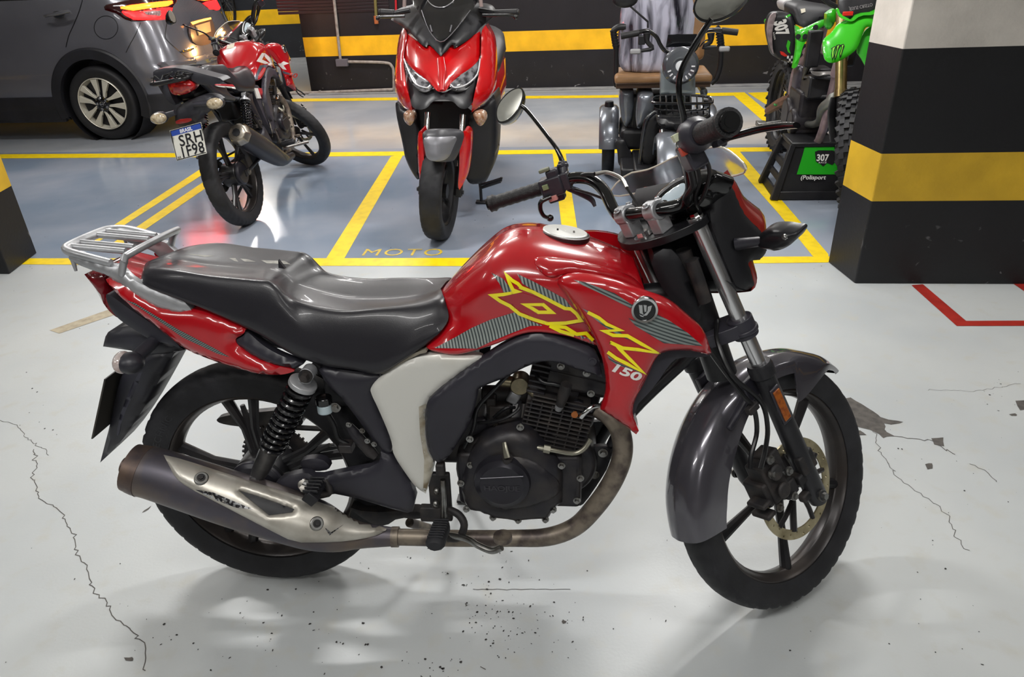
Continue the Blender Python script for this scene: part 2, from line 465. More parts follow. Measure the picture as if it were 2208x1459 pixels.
# bay markings traced onto the floor
fline('painted_line', [[(20, 557), (600, 557), (600, 573), (30, 570)], [(600, 557), (1100, 556), (1100, 574), (600, 573)], [(1100, 556), (1790, 553), (1786, 566), (1100, 574)], [(-500, 561), (20, 557), (30, 570), (-500, 574)]], YEL)
fline('painted_line', [[(-400, 334), (0, 332.5), (0, 341.5), (-400, 343)], [(0, 332.5), (700, 328.5), (700, 337.5), (0, 341.5)], [(700, 328.5), (1300, 321.5), (1300, 330.5), (700, 337.5)], [(1300, 321.5), (2000, 314), (2000, 323), (1300, 330.5)]], YEL)
fline('painted_line', [[(320, 217), (660, 213), (660, 219), (320, 223)], [(640, 213), (1100, 207), (1300, 205.5), (1300, 211), (1100, 213), (640, 219)], [(1300, 205.5), (1600, 199), (1610, 206), (1300, 211)]], YEL)
fline('painted_line', [[(430, 366), (447, 370), (205, 526), (183, 526)]], YEL)
fline('painted_line', [[(448, 386), (452, 400), (268, 526), (240, 526)]], YEL)
fline('painted_line', [[(843, 337), (870, 333), (742, 558), (703, 558)]], YEL)
fline('painted_line', [[(1191, 327), (1219, 327), (1255, 560), (1220, 560)]], YEL)
fline('painted_line', [[(1555, 321), (1590, 321), (1786, 548), (1786, 566), (1752, 552), (1680, 462)]], YEL)
fline('painted_line', [[(1575, 200), (1605, 199), (1760, 330), (1725, 330)]], YEL)
fline('painted_line', [[(1612, 200), (1700, 197), (1720, 205), (1720, 270), (1690, 250)]], YEL)
fline('painted_line', [[(1965, 615), (1990, 613), (2083, 692), (2063, 703)], [(2083, 692), (2500, 690), (2500, 702), (2063, 703)], [(2185, 612), (2210, 611), (2300, 670), (2300, 690)]], REDP)
fline('masking_tape_strip', [[(107, 712), (250, 662), (255, 676), (128, 719)]], mat('tan_tape', 'a79c86', .6, c2='8d8370', ns=30))
mo = fl(776, 551); md = (fl(895, 551)-mo); mdx = md.normalized(); mdy = V((-mdx.y, mdx.x, 0))
text_on('stencil_lettering', 'MOTO', lambda x, y: mo+mdx*x+mdy*y+V((0, 0, .0014)), mat('yellow_stencil', 'd8b62a', .5, c2='b09a45', ns=60), floor, size=.14, space=1.15, sx=1.0)
# cracks and bare patches
DK = mat('bare_concrete', '56524e', .8, c2='403d3b', ns=40)
def crack(pts, w=.0016, jit=.004):
    P = []
    for i in range(len(pts)-1):
        a, b = fl(*pts[i]), fl(*pts[i+1]); n = max(2, int((b-a).length/.012))
        for k in range(n): P.append(a.lerp(b, k/n)+V((random.gauss(0, jit), random.gauss(0, jit), 0))*(1 if k else .3))
    q = stroke([(p.x, p.y) for p in P], w); mb = MB()
    for s in q:
        mb.add([(x, y, .0009) for x, y in s], [(0, 1, 2, 3)])
    return mb.build('crack', DK, floor, smooth=False)
crack([(0, 906), (40, 918), (52, 940), (100, 972), (106, 985)])
crack([(74, 968), (80, 1000), (70, 1020), (83, 1070), (100, 1085), (125, 1098), (145, 1130), (165, 1168), (160, 1185), (185, 1215), (192, 1260), (225, 1290), (240, 1325), (270, 1350), (312, 1385), (312, 1420), (322, 1459)], .0022)
crack([(1838, 880), (1890, 935), (1900, 980), (1935, 1030), (2000, 1075), (2045, 1110), (2060, 1160), (2100, 1195)], .0016)
crack([(1920, 940), (2010, 950), (2070, 985)], .0026); crack([(2090, 1000), (2130, 1020), (2160, 1050)], .0018)
crack([(2000, 842), (2105, 842), (2208, 825)], .001); crack([(1020, 1270), (1240, 1270)], .0015, .001)
crack([(1035, 1437), (1058, 1450)], .002, .001)
def patch(pts, jag=.008):
    P = [fl(*p) for p in pts]; out = []
    for i in range(len(P)):
        a, b = P[i], P[(i+1) % len(P)]; n = max(2, int((b-a).length/.02))
        for k in range(n): out.append(a.lerp(b, k/n)+V((random.gauss(0, jag*.5), random.gauss(0, jag*.5), 0)))
    mb = MB(); tri = geo.tessellate_polygon([out]); mb.add([(p.x, p.y, .0008) for p in out], [tuple(t) for t in tri]); return mb
patch([(1815, 858), (1835, 860), (1880, 885), (1900, 902), (1950, 910), (1925, 918), (1905, 912), (1905, 925), (1925, 940), (1905, 945), (1880, 930), (1850, 920)], .008).build('worn_patch', DK, floor, smooth=False)
for q in ([(2008, 945), (2035, 943), (2035, 962), (2015, 958)], [(2190, 865), (2208, 862), (2230, 880), (2200, 885)], [(1840, 930), (1855, 928), (1868, 938), (1850, 938)], [(268, 1418), (285, 1416), (286, 1424), (274, 1426)], [(2175, 893), (2190, 891), (2192, 896), (2180, 897)], [(1995, 1000), (2010, 998), (2012, 1010), (2000, 1012)], [(1212, 1335), (1222, 1340), (1214, 1345)], [(1003, 1300), (1015, 1304), (1004, 1307)], [(312, 1100), (326, 1090), (320, 1100), (306, 1106)]):
    patch(q, .003).build('worn_patch', DK, floor, smooth=False)
# loose specks of dirt clustered as in the photo
mb = MB()
def speck(px, py, s):
    c = fl(px, py); n = 6; a0 = random.random()*6; el = random.uniform(.4, 1)
    pts = [(s*cos(2*pi*k/n)*random.uniform(.6, 1.1), s*el*sin(2*pi*k/n)*random.uniform(.6, 1.1)) for k in range(n)]
    mb.add([(c.x+x*cos(a0)-y*sin(a0), c.y+x*sin(a0)+y*cos(a0), .001) for x, y in pts], [tuple(range(n))])
for cx, cy, sx, sy, n in ((1080, 1310, 60, 55, 70), (1100, 1370, 40, 30, 30), (950, 1440, 40, 18, 20), (1230, 1350, 60, 50, 14), (1030, 1250, 30, 15, 12), (560, 1340, 120, 70, 18), (700, 1340, 120, 60, 22), (200, 1300, 150, 110, 14), (60, 880, 60, 60, 14), (140, 580, 80, 40, 14), (1740, 610, 40, 30, 12), (1500, 1300, 90, 90, 12), (2050, 1000, 130, 120, 26), (1950, 1350, 150, 80, 16), (900, 1200, 120, 30, 10), (2150, 860, 40, 30, 16), (700, 1400, 200, 60, 24), (620, 430, 60, 40, 24), (1070, 455, 50, 40, 16)):
    for _ in range(n): speck(random.gauss(cx, sx), random.gauss(cy, sy), random.choice((.0012, .0018, .0025, .004)))
tag(mb.build('dirt_speck', mat('dirt', '2d2b2a', .8), floor, smooth=False), None, None, kind='stuff')

# walls
def wall_mat(name, bands, rough=.4):
    m = mat(name, '1d1c20', rough); nt = m.node_tree; L = nt.links; b = nt.nodes['Principled BSDF']
    g = node(nt, 'ShaderNodeNewGeometry'); sp = node(nt, 'ShaderNodeSeparateXYZ'); L.new(g.outputs['Position'], sp.inputs[0])
    dv = node(nt, 'ShaderNodeMath', operation='DIVIDE', i1=3.0); L.new(sp.outputs[2], dv.inputs[0])
    r = node(nt, 'ShaderNodeValToRGB'); r.color_ramp.interpolation = 'CONSTANT'; L.new(dv.outputs[0], r.inputs[0])
    e = r.color_ramp.elements
    e[0].position = 0; e[0].color = (*hexc(bands[0][1]), 1); e[1].position = bands[1][0]/3; e[1].color = (*hexc(bands[1][1]), 1)
    for z, c in bands[2:]:
        q = e.new(z/3); q.color = (*hexc(c), 1)
    n = node(nt, 'ShaderNodeTexNoise'); n.inputs['Scale'].default_value = 5; n.inputs['Detail'].default_value = 6; L.new(g.outputs['Position'], n.inputs['Vector'])
    mr = node(nt, 'ShaderNodeMapRange'); mr.inputs['From Min'].default_value = .35; mr.inputs['From Max'].default_value = .75; mr.inputs['To Min'].default_value = .85; mr.inputs['To Max'].default_value = 1.15; L.new(n.outputs[0], mr.inputs[0])
    x = node(nt, 'ShaderNodeMix', data_type='RGBA', blend_type='MULTIPLY'); x.inputs[0].default_value = 1; L.new(r.outputs[0], x.inputs[6]); L.new(mr.outputs[0], x.inputs[7])
    # scuffs: pale scratches low down
    n3 = node(nt, 'ShaderNodeTexNoise'); n3.inputs['Scale'].default_value = 9; n3.inputs['Detail'].default_value = 8; n3.inputs['Distortion'].default_value = 1.5; L.new(g.outputs['Position'], n3.inputs['Vector'])
    m3 = node(nt, 'ShaderNodeMapRange'); m3.inputs['From Min'].default_value = .66; m3.inputs['From Max'].default_value = .72; L.new(n3.outputs[0], m3.inputs[0])
    lo = node(nt, 'ShaderNodeMapRange'); lo.inputs['From Min'].default_value = .35; lo.inputs['From Max'].default_value = .0; L.new(sp.outputs[2], lo.inputs[0])
    mm = node(nt, 'ShaderNodeMath', operation='MULTIPLY'); L.new(m3.outputs[0], mm.inputs[0]); L.new(lo.outputs[0], mm.inputs[1])
    y = node(nt, 'ShaderNodeMix', data_type='RGBA'); y.inputs[7].default_value = (.25, .24, .25, 1); L.new(mm.outputs[0], y.inputs[0]); L.new(x.outputs[2], y.inputs[6])
    L.new(y.outputs[2], b.inputs['Base Color'])
    n2 = node(nt, 'ShaderNodeTexNoise'); n2.inputs['Scale'].default_value = 60; n2.inputs['Detail'].default_value = 4; L.new(g.outputs['Position'], n2.inputs['Vector'])
    bp = node(nt, 'ShaderNodeBump'); bp.inputs['Strength'].default_value = .25; bp.inputs['Distance'].default_value = .004; L.new(n2.outputs[0], bp.inputs['Height']); L.new(bp.outputs[0], b.inputs['Normal'])
    return m
WM1 = wall_mat('banded_wall_paint', [(0, '1d1b1f'), (.40, 'f2b81e'), (.613, '1e1b1f'), (1.03, '1e1b1f'), (2.0, 'b9b6b0')], .38)
WM2 = wall_mat('banded_pillar_paint', [(0, '17171a'), (.398, 'd3aa2a'), (.609, '141417'), (1.026, 'c9c3bb'), (2.0, 'c9c3bb')], .5)
WM3 = wall_mat('banded_far_wall_paint', [(0, '24262b'), (.50, 'f0bc14'), (.725, '24262b'), (1.2, '24262b'), (2.0, 'b9b6b0')], .4)
tag(MB().box((4.6, .1, CEIL/2), (9.9, .2, CEIL)).build('wall_back', WM1, F=WF, smooth=False), None, None, kind='structure')
tag(MB().box((-8, 12.7, CEIL/2), (18, .2, CEIL)).build('wall_recess', WM3, smooth=False), None, None, kind='structure')
tag(MB().box((-.25, 1.9, CEIL/2), (.2, 3.8, CEIL)).build('wall_recess_side', WM1, F=WF, smooth=False), None, None, kind='structure')
PL = mat('pale_wall_paint', 'b5b3ae', .7)
tag(MB().box((8.9, 4, CEIL/2), (.2, 20, CEIL)).build('wall_right', WM1, smooth=False), None, None, kind='structure')
tag(MB().box((-8.9, 4, CEIL/2), (.2, 20, CEIL)).build('wall_left', WM1, smooth=False), None, None, kind='structure')
tag(MB().box((0, -5.9, CEIL/2), (18, .2, CEIL)).build('wall_front', PL, smooth=False), None, None, kind='structure')
# pillars
pl = MB(); pl.prism([(1.621, 3.087), (1.603, 3.352), (2.95, 3.20), (2.95, 2.935)], 0, CEIL, ax=2)
tag(pl.build('pillar', WM2, smooth=False, bevel=.006), 'black pillar with a yellow band and pale top right beside the street bike', 'pillar', kind='structure')
pl = MB(); pl.prism([(-2.694, 3.66), (-3.9, 3.79), (-3.9, 4.1), (-2.72, 3.97)], 0, CEIL, ax=2)
tag(pl.build('pillar', WM2, smooth=False, bevel=.006), 'black pillar cut off at the left edge of the picture', 'pillar', kind='structure')
# kerb strip along the foot of the back wall
tag(MB().box((4.6, -.06, .006), (9.9, .13, .012)).build('trim_1', mat('grey_cement', '8f8f8e', .7, c2='77777a', ns=8), F=WF, smooth=False, bevel=.004), None, None, kind='structure')
# lamps on the ceiling
first = None
OVER = ['short tube lamp above and behind the seat of the front motorcycle', 'short tube lamp above the handlebar of the front motorcycle', 'tube lamp above the bare floor before the front motorcycle', 'tube lamp above the floor before the pillar with the pale top',
        'tube lamp above the floor crack at the left', 'tube lamp above the red scooter', 'tube lamp above the green dirt bike', 'tube lamp above the grey car and the plated motorcycle', 'tube lamp above the conduit box on the back wall', 'tube lamp above the aisle behind the tricycle',
        'tube lamp above the red bay lines on the floor', 'tube lamp above the far side of the grey car', 'tube lamp farthest towards the viewer, over the open floor', 'tube lamp above the hung bicycle', 'tube lamp above the pillar cut off at the left edge']
for i, (x, y, sx, sy, pw) in enumerate(LAMPS):
    if first is None:
        t = thing('ceiling_lamp', OVER[0], 'ceiling lamp', tr(x, y, CEIL), 'tube lamps under the ceiling')
        MB().box((0, 0, -.05), (1.26, .2, .10)).build('housing', mat('lamp_white', 'd8d8d6', .5), t, Frame(tr(x, y, CEIL)), bevel=.01)
        MB().cyl((-.6, 0, -.112), (.6, 0, -.112), .013).build('tube', mat('lamp_glow', 'ffffff', .5, emit='ffffff', es=3), t, Frame(tr(x, y, CEIL)))
        first = t
    else:
        c = first.copy(); col.objects.link(c); c['label'] = OVER[i]; c.matrix_world = tr(x, y, CEIL)
        for ch in first.children:
            d = ch.copy(); col.objects.link(d); d.parent = c
# pipes and junction box on the back wall
def wpt(px, py, off=-.02): return WF.on(px, py, off, 1)
PIPE = mat('painted_conduit', '9b938c', .5, c2='7d7570', ns=25)
t = thing('wall_conduit', 'thin vertical conduit pipe on the wall ending in a grey box with a bent pipe', 'pipe', WF.M)
MB().tube([wpt(714, -60), wpt(734, 128)], .0165).build('vertical_pipe', PIPE, t, WF)
MB().tube([wpt(748, 133), wpt(828, 135), wpt(845, 143), wpt(849, 160), wpt(849, 197)], .0165, sm=5).build('bent_pipe', PIPE, t, WF)
a = wpt(738, 135, -.03); MB().box(a, (.14, .06, .08)).build('junction_box', mat('grey_box', '5d5a62', .5), t, WF, bevel=.006)
MB().tube([wpt(600, 203, -.05), wpt(848, 193, -.05)], .018).build('floor_pipe', PIPE, t, WF)
for q in (690, 735): MB().box(wpt(q, 200, -.05), (.02, .05, .05)).build('clip', PIPE, t, WF)
t = thing('wall_pipe', 'short olive pipe with a rust orange end hanging on the dark wall', 'pipe', WF.M)
MB().tube([wpt(806, -60), wpt(811, 36)], .017).build('pipe', mat('olive_paint', '6a6236', .5), t, WF)
MB().cyl(wpt(810, 34), wpt(812, 51), .024).build('pipe_end', mat('rust_orange', 'a35a30', .6), t, WF)
t = thing('red_pipe', 'thin bright red vertical pipe on the wall behind the scooter handlebar', 'pipe', WF.M)
MB().tube([wpt(852, -60), wpt(854, 22)], .012).build('pipe', mat('red_pipe_paint', 'b3202a', .4), t, WF)
# slatted maroon sheet fixed high on the wall
a, b2 = wpt(600, 33, -.0), wpt(842, 33, 0)
mb = MB(); z = a.z
while z < 2.2:
    mb.box(((a.x+b2.x)/2, -.004, z+.02), (b2.x-a.x-.01, .008, .030)); z += .034
o = mb.build('slatted_sheet', mat('maroon_steel', '20151a', .4), None, WF, bevel=.003); o.parent = bpy.data.objects['wall_back']
# ---------------------------------------------------------------- wheel kit
def shell(mb, tree, poly, thick=.006, rim=8, sp=6, holes=(), sink=.003, jump=.08, maxd=9):
    """raised sheet lying on a surface, outline as seen in the photo, with real thickness"""
    pts, tris, loops, dist = cdt(poly, holes, sp)
    fr = []; bk = []; ok = []
    for (x, y), dd in zip(pts, dist):
        d = ray(x, y).normalized(); h = tree.ray_cast(CO, d, maxd)
        if h[0] is None: fr.append(V()); bk.append(V()); ok.append(False); continue
        t = min(dd/rim, 1); g = sqrt(max(0, 1-(1-t)**2)); ok.append(True)
        fr.append(h[0]-d*(thick*(.35+.65*g))); bk.append(h[0]+d*sink)
    n = len(pts); good = [t for t in tris if all(ok[i] for i in t) and max((fr[t[i]]-fr[t[i-1]]).length for i in range(3)) < jump]
    ed = {}
    for t in good:
        for i in range(3): ed[(t[i], t[(i+1) % 3])] = 1
    side = [(b, a, a+n, b+n) for (a, b) in ed if (b, a) not in ed]
    return mb.add(fr+bk, good+[tuple(i+n for i in t)[::-1] for t in good]+side)
def tyre(R, w, ri, n=200, tread='street', grooves=44, K=18):
    """closed ring: rows of (radius, offset)"""
    prof = []
    for j in range(K+1):
        u = -1+2*j/K; a = u*1.25
        # crown and sidewall
        hw = w/2; s = abs(u)
        r = R - (R-ri)*(max(0, s-.0)**2.6)*.98 if s < 1 else ri
        y = hw*min(1, 1.18*sin(s*pi/2*1.08))*(1 if u > 0 else -1) if s > 0 else 0
        if s > .82: y = (1 if u > 0 else -1)*hw*(.80+(1-s)*1.1)
        prof.append((r, y, u))
    vs = []; fs = []
    for k in range(n):
        t = k/n*grooves
        for (r, y, u) in prof:
            g = 0; s = abs(u)
            if tread == 'street' and s < .62:
                ph = (t+(s*2.2 if u > 0 else s*2.2+.5)) % 1
                if .12 < s < .58 and ph < .26: g = .004
                if abs(s-.05) < .01: g = .003
            vs.append((cos(2*pi*k/n)*(r-g), y, sin(2*pi*k/n)*(r-g)))
    M = len(prof)
    for k in range(n):
        for j in range(M-1): fs.append((k*M+j, k*M+j+1, ((k+1) % n)*M+j+1, ((k+1) % n)*M+j))
        fs.append((k*M+M-1, k*M, ((k+1) % n)*M, ((k+1) % n)*M+M-1))
    return vs, fs
def wheel_parts(parent, F, c, R, w, ri, spokes=5, rot=0, rw=None, hub=.05, hubw=.07, split=True, mrim=None, n=200, sw=.022, tread='street', name_rim='rim'):
    """tyre, rim, hub, spokes; c in frame coordinates, axle along y"""
    c = V(c); rw = rw or w*.62
    mb = MB(); vs, fs = tyre(R, w, ri, n, tread); mb.add([c+V(v) for v in vs], fs); ty = mb.build('tyre', RUB(), parent, F, ang=50)
    mrim = mrim or mat('wheel_black', '1b1b1e', .35, c2='2b2829', ns=12)
    h = rw/2; mb = MB()
    mb.lathe([(ri+.006, -h), (ri+.006, -h-.004), (ri-.004, -h-.006), (ri-.012, -h+.002), (ri-.014, -h*.5), (ri-.018, -h*.35), (ri-.019, 0), (ri-.018, h*.35), (ri-.016, h*.5), (ri-.012, h-.002), (ri-.004, h+.006), (ri+.006, h+.004), (ri+.006, h), (ri-.002, 0)], c, n=72)
    mb.build(name_rim, mat('rim_highlight_black', '2f2c2c', .32, .4, c2='423c39', ns=9), parent, F)  # lip highlight put into the colour: rim lighter and browner than the spokes
    mb = MB()
    for k in range(spokes):
        a = rot+2*pi*k/spokes; d = V((cos(a), 0, sin(a))); t = V((-sin(a), 0, cos(a)))
        ro = ri-.018
        if split:
            for s in (-1, 1):
                p0 = c+d*hub*.8+t*s*.010; p1 = c+d*(ro*.62)+t*s*sw*.45; p2 = c+d*(ro+.004)+t*s*sw*1.25
                mb.tube([p0, p1, p2], [sw*.42, sw*.36, sw*.5], n=8, flat=1.0, up=(0, 1, 0))
            mb.tube([c+d*hub*.8, c+d*(ro*.9)], [.012, .006], n=6, up=(0, 1, 0))
        else:
            mb.tube([c+d*hub*.7, c+d*(ro*.5), c+d*(ro+.004)], [sw*.8, sw*.6, sw*.9], n=8, up=(0, 1, 0))
    mb.build('spokes', mrim, parent, F)
    mb = MB(); hw = hubw/2
    mb.lathe([(.001, -hw), (hub*.7, -hw), (hub*.8, -hw+.006), (hub, -hw+.02), (hub, hw-.02), (hub*.8, hw), (.001, hw)], c, n=36)
    mb.build('hub', mrim, parent, F)
    return ty
def tread_lugs(mb, c, R, w, rows, size, n):
    for k in range(n):
        for (o, ph, tilt) in rows:
            a = 2*pi*(k+ph)/n; M = MX.Rotation(-a, 3, 'Y') @ MX.Rotation(tilt, 3, 'X')
            rr = R-abs(o)*w*.30*abs(o)
            p = V(c)+V((cos(a)*rr, o*w/2, sin(a)*rr)); mb.box(p, (size[0], size[1], size[2]), MX.Rotation(-a, 3, 'Y') @ MX.Rotation(tilt, 3, 'X'))
# ---------------------------------------------------------------- the red street motorcycle in front
BX, BY, BYAW, BLEAN, BST = -.63625, 1.430756, -.1018236, .0897674, -.704659
BM = tr(BX, BY, 0) @ rz(BYAW) @ MX.Rotation(BLEAN*-1, 4, 'X')
bike = thing('motorcycle', 'red street motorcycle with yellow lettering on its tank, parked side-on in front', 'motorcycle', BM)
BF = Frame(BM)
CA = R_(26); axd = V((-sin(CA), 0, cos(CA))); perp = V((cos(CA), 0, sin(CA)))
SM = MX.Rotation(-BST, 3, axd)
AX0 = V((1.27, 0, .2985)) - .048*perp
FF = BF.sub(basis(SM @ perp, SM @ V((0, 1, 0)), SM @ axd, AX0))
def P(px, py, y): return BF.on(px, py, y, 1)
def Q(px, py, y): return FF.on(px, py, y, 1)
RED = mat('red_paint', 'b40f1a', .22, coat=1, c2='9c0d18', ns=6, nlo=.3, nhi=.8)
DARKRED = mat('faded_red_paint', '8e2019', .28, coat=.8)
SAT = mat('satin_black_plastic', '27262d', .36, c2='33323a', ns=5, bump=.06, bs=1200)
SILV = mat('silver_grey_paint', 'cdccc6', .38, .15, coat=.2, c2='b5b0a3', ns=5, nlo=.5, nhi=.8)
CAST = mat('cast_aluminium', 'aeafb2', .34, .5, c2='8f9093', ns=16)
ENG = mat('engine_black', '26252a', .42, .25, c2='3a3634', ns=18, bump=.1, bs=300)
DIRT = mat('dusty_black', '1d1c1e', .6, c2='3a3431', ns=30, nlo=.4, nhi=.75, bump=.2, bs=400)
def pan(name, m, out, y, thick=.012, bulge=.008, rim=.016, sp=.012, it=2, mirror=False, holes=(), F=None, ax=1, sgn=-1, ang=45, parent=None):
    F = F or BF; idx = [i for i in range(3) if i != ax]
    def uv(p):
        q = F.on(p[0], p[1], y, ax); return (q[idx[0]], q[idx[1]])+tuple(p[2:3])
    poly = chaikin([uv(p) for p in out], it); hs = [chaikin([uv(p) for p in h], 1) for h in holes]
    mb = MB(); mb.puff(poly, y, thick, bulge, rim, sp, ax, sgn, hs, mirror)
    return mb.build(name, m, parent or bike, F, ang=ang)
def ztr(x0, y0, k):
    return lambda *pts: [(x0+p[0]/k, y0+p[1]/k)+tuple(p[2:]) for p in pts]
z1 = ztr(120, 480, 2.918); z2 = ztr(880, 440, 2.918); z3 = ztr(1020, 160, 2.805); z4 = ztr(200, 760, 2.919); z5 = ztr(780, 720, 2.806); z6 = ztr(1380, 220, 3.475); z7 = ztr(980, 780, 3.315); z8 = ztr(1360, 680, 2.145)

# wheels
cw = V((0, 0, .3095))
wr = bpy.data.objects.new('rear_wheel', None); 
rear = wheel_parts(bike, BF, cw, .3095, .092, .236, 5, R_(170), hub=.07, hubw=.12, sw=.029)
MB().lathe([(.001, -.070), (.060, -.070), (.070, -.062), (.070, -.05), (.001, -.05)], cw, n=40).build('hub_cover', SAT, bike, BF, bevel=.002)
wf = V((.048, 0, 0))
wheel_parts(bike, FF, wf, .2985, .078, .232, 5, R_(104), hub=.035, hubw=.09, sw=.016, split=False, name_rim='rim')
# brake disc with drilled holes
mb = MB(); Ro, Ri = .121, .097
out = [(wf.x+Ro*cos(2*pi*k/72), Ro*sin(2*pi*k/72)) for k in range(72)]; inn = [(wf.x+Ri*cos(2*pi*k/60), Ri*sin(2*pi*k/60)) for k in range(60)]
hl = [inn]
for k in range(30):
    rr = (.114, .108, .103)[k % 3]; a = 2*pi*k/30; hl.append([(wf.x+rr*cos(a)+.0030*cos(t*pi/3), rr*sin(a)+.0030*sin(t*pi/3)) for t in range(6)])
mb.puff(out, -.058, .004, .0003, .001, .010, 1, -1, hl)
dsk = mb.build('brake_disc', mat('disc_steel', 'bdb292', .32, .8, c2='857a5c', ns=20), bike, FF, ang=30)
mb = MB()
for k in range(5):
    a = 2*pi*k/5; mb.tube([wf+V((.03*cos(a), -.056, .03*sin(a))), wf+V((.07*cos(a+.25), -.057, .07*sin(a+.25))), wf+V((.1*cos(a+.32), -.057, .1*sin(a+.32)))], .008, n=8)
    mb.tube([wf+V((.03*cos(a), -.056, .03*sin(a))), wf+V((.07*cos(a-.15), -.057, .07*sin(a-.15))), wf+V((.1*cos(a-.22), -.057, .1*sin(a-.22)))], .006, n=8)
mb.build('disc_carrier', ENG, bike, FF)
# fork
FBLK = mat('fork_black', '29292c', .38, .3, c2='333336', ns=10)
for s in (-1, 1):
    y = .1*s
    mb = MB(); mb.cyl((.056, y, .34), (.056, y, .715), .0168, n=28); mb.build('fork_tube', mat('fork_chrome', 'dcdcde', .2, .9), bike, FF)
    mb = MB(); mb.lathe([(.001, -.03), (.02, -.03), (.024, -.01), (.024, .12), (.0225, .30), (.023, .325), (.028, .33), (.028, .352), (.025, .36), (.001, .36)], (.056, y, 0), 'z', 28)
    mb.cyl((.048, y-.02*s*-1, 0), (.048, y+.03*s, 0), .012); mb.build('fork_slider', FBLK, bike, FF)
    MB().bolt((.048, y+.028*s, 0), (0, s, 0), .009, .01).build('axle_nut', STEEL(), bike, FF)
    mb = MB(); mb.cyl((.056, y, .43), (.056, y, .475), .027, n=28); mb.cyl((.056, y, .44), (.056, y, .45), .030, n=28); mb.build('lower_clamp_ring', SAT, bike, FF, bevel=.002)
# triple clamps
mb = MB(); mb.prism(chaikin([(-.03, -.05), (-.03, .05), (.03, .122), (.075, .122), (.09, .08), (.06, .03), (.06, -.03), (.09, -.08), (.075, -.122), (.03, -.122)], 2), .694, .711, ax=2)
mb.build('top_clamp', mat('clamp_black', '18181b', .3), bike, FF, bevel=.003)
mb = MB(); mb.prism(chaikin([(-.03, -.04), (-.03, .04), (.03, .12), (.08, .12), (.09, .07), (.05, .03), (.05, -.03), (.09, -.07), (.08, -.12), (.03, -.12)], 2), .44, .47, ax=2); mb.build('lower_clamp', SAT, bike, FF, bevel=.003)
mb = MB()
for s in (-1, 1): mb.bolt((.056, .1*s, .714), (0, 0, 1), .010, .008)
mb.bolt((.0, 0, .712), (0, 0, 1), .014, .010); mb.build('clamp_bolt', CHROME(), bike, FF)
# handlebar clamps (silver risers)
for s in (-1, 1):
    mb = MB(); mb.box((.016, .045*s, .728), (.034, .030, .036)); mb.cyl((.016, .045*s-.016, .757), (.016, .045*s+.016, .757), .0215, n=24)
    mb.bolt((.034, .045*s, .772), (.2, 0, 1), .006, .006); mb.bolt((.0, .045*s, .775), (-.2, 0, 1), .006, .006); mb.build('handlebar_riser', CAST, bike, FF, bevel=.003)
L_ = [(.016, 0, .757), (.016, .055, .757)]+[tuple(Q(*p)) for p in ((1355, 482, .09), (1325, 455, .125), (1303, 412, .16), (1275, 388, .19), (1235, 384, .225), (1190, 400, .265))]
R2 = [(.016, 0, .757), (.016, -.055, .757)]+[tuple(Q(*p)) for p in ((1470, 440, -.09), (1492, 410, -.125), (1487, 360, -.16), (1474, 320, -.19), (1480, 300, -.225), (1515, 287, -.265))]
mb = MB(); mb.tube(R2[::-1]+L_[1:], .0138, n=16, sm=5); mb.build('handlebar', GLOSSBLK(), bike, FF)
GR = mat('grip_rubber', '121214', .5, c2='1c1b1d', ns=40, bump=.5, bs=350)
def grip(a, b, r, hole=True):
    a, b = V(a), V(b); d = (b-a); mb = MB(); pts = []; rr = []
    for k in range(25):
        t = k/24; pts.append(a+d*t); rr.append(r*(1+.045*sin(k*2.1))*(1.0 if t < .9 else 1.22))
    mb.tube(pts, rr, n=20)
    mb.build('grip', GR, bike, FF)
    mb = MB(); dn = d.normalized(); mb.cyl(b, b+dn*.006, r*.95, r*.85, n=20); mb.cyl(b+dn*.0062, b+dn*.0066, r*.55, n=20); mb.build('grip_end', GLOSSBLK(), bike, FF)
grip(Q(1180, 402, .275), Q(1056, 440, .375), .0165)
grip(Q(1508, 291, -.255), Q(1572, 263, -.365), .0185)
# left switch gear and clutch perch
mb = MB(); c = Q(1192, 400, .262); a = (Q(1235, 384, .225)-Q(1150, 412, .30)).normalized()
Ml = basis(a, V((0, 0, 1)).cross(a).normalized(), a.cross(V((0, 0, 1)).cross(a).normalized()), (0, 0, 0)).to_3x3()
mb.box(c, (.055, .042, .046), Ml); mb.box(c+Ml @ V((.01, .0, .028)), (.03, .03, .02), Ml); mb.box(c+Ml @ V((-.002, .01, -.03)), (.04, .03, .02), Ml); sg = mb.build('switch_housing', SAT, bike, FF, bevel=.005, seg=3)
MB().box(c+Ml @ V((-.012, -.022, .006)), (.014, .008, .012), Ml).build('switch_button', mat('button_green', '7d8b66', .5), bike, FF, bevel=.001)
MB().box(c+Ml @ V((-.004, -.02, -.024)), (.02, .012, .012), Ml).build('horn_button', mat('button_pink', 'c98c86', .5), bike, FF, bevel=.001)
MB().box(c+Ml @ V((-.005, -.008, .042)), (.024, .018, .008), Ml).build('dimmer_switch', mat('button_grey_green', '6f7460', .5), bike, FF, bevel=.002)
mb = MB(); mb.box(Q(1216, 390, .24), (.03, .03, .04), Ml); mb.cyl(Q(1216, 385, .24), Q(1213, 348, .245), .011); mb.cyl(Q(1214, 362, .245), Q(1213, 353, .245), .015, n=6); mb.build('clutch_perch', SAT, bike, FF, bevel=.003)
mb = MB(); mb.tube([Q(1225, 405, .235), Q(1250, 415, .225), Q(1275, 430, .215), Q(1283, 445, .21)], [.008, .009, .007, .004], sm=4, flat=.6); mb.build('clutch_bracket', SAT, bike, FF)
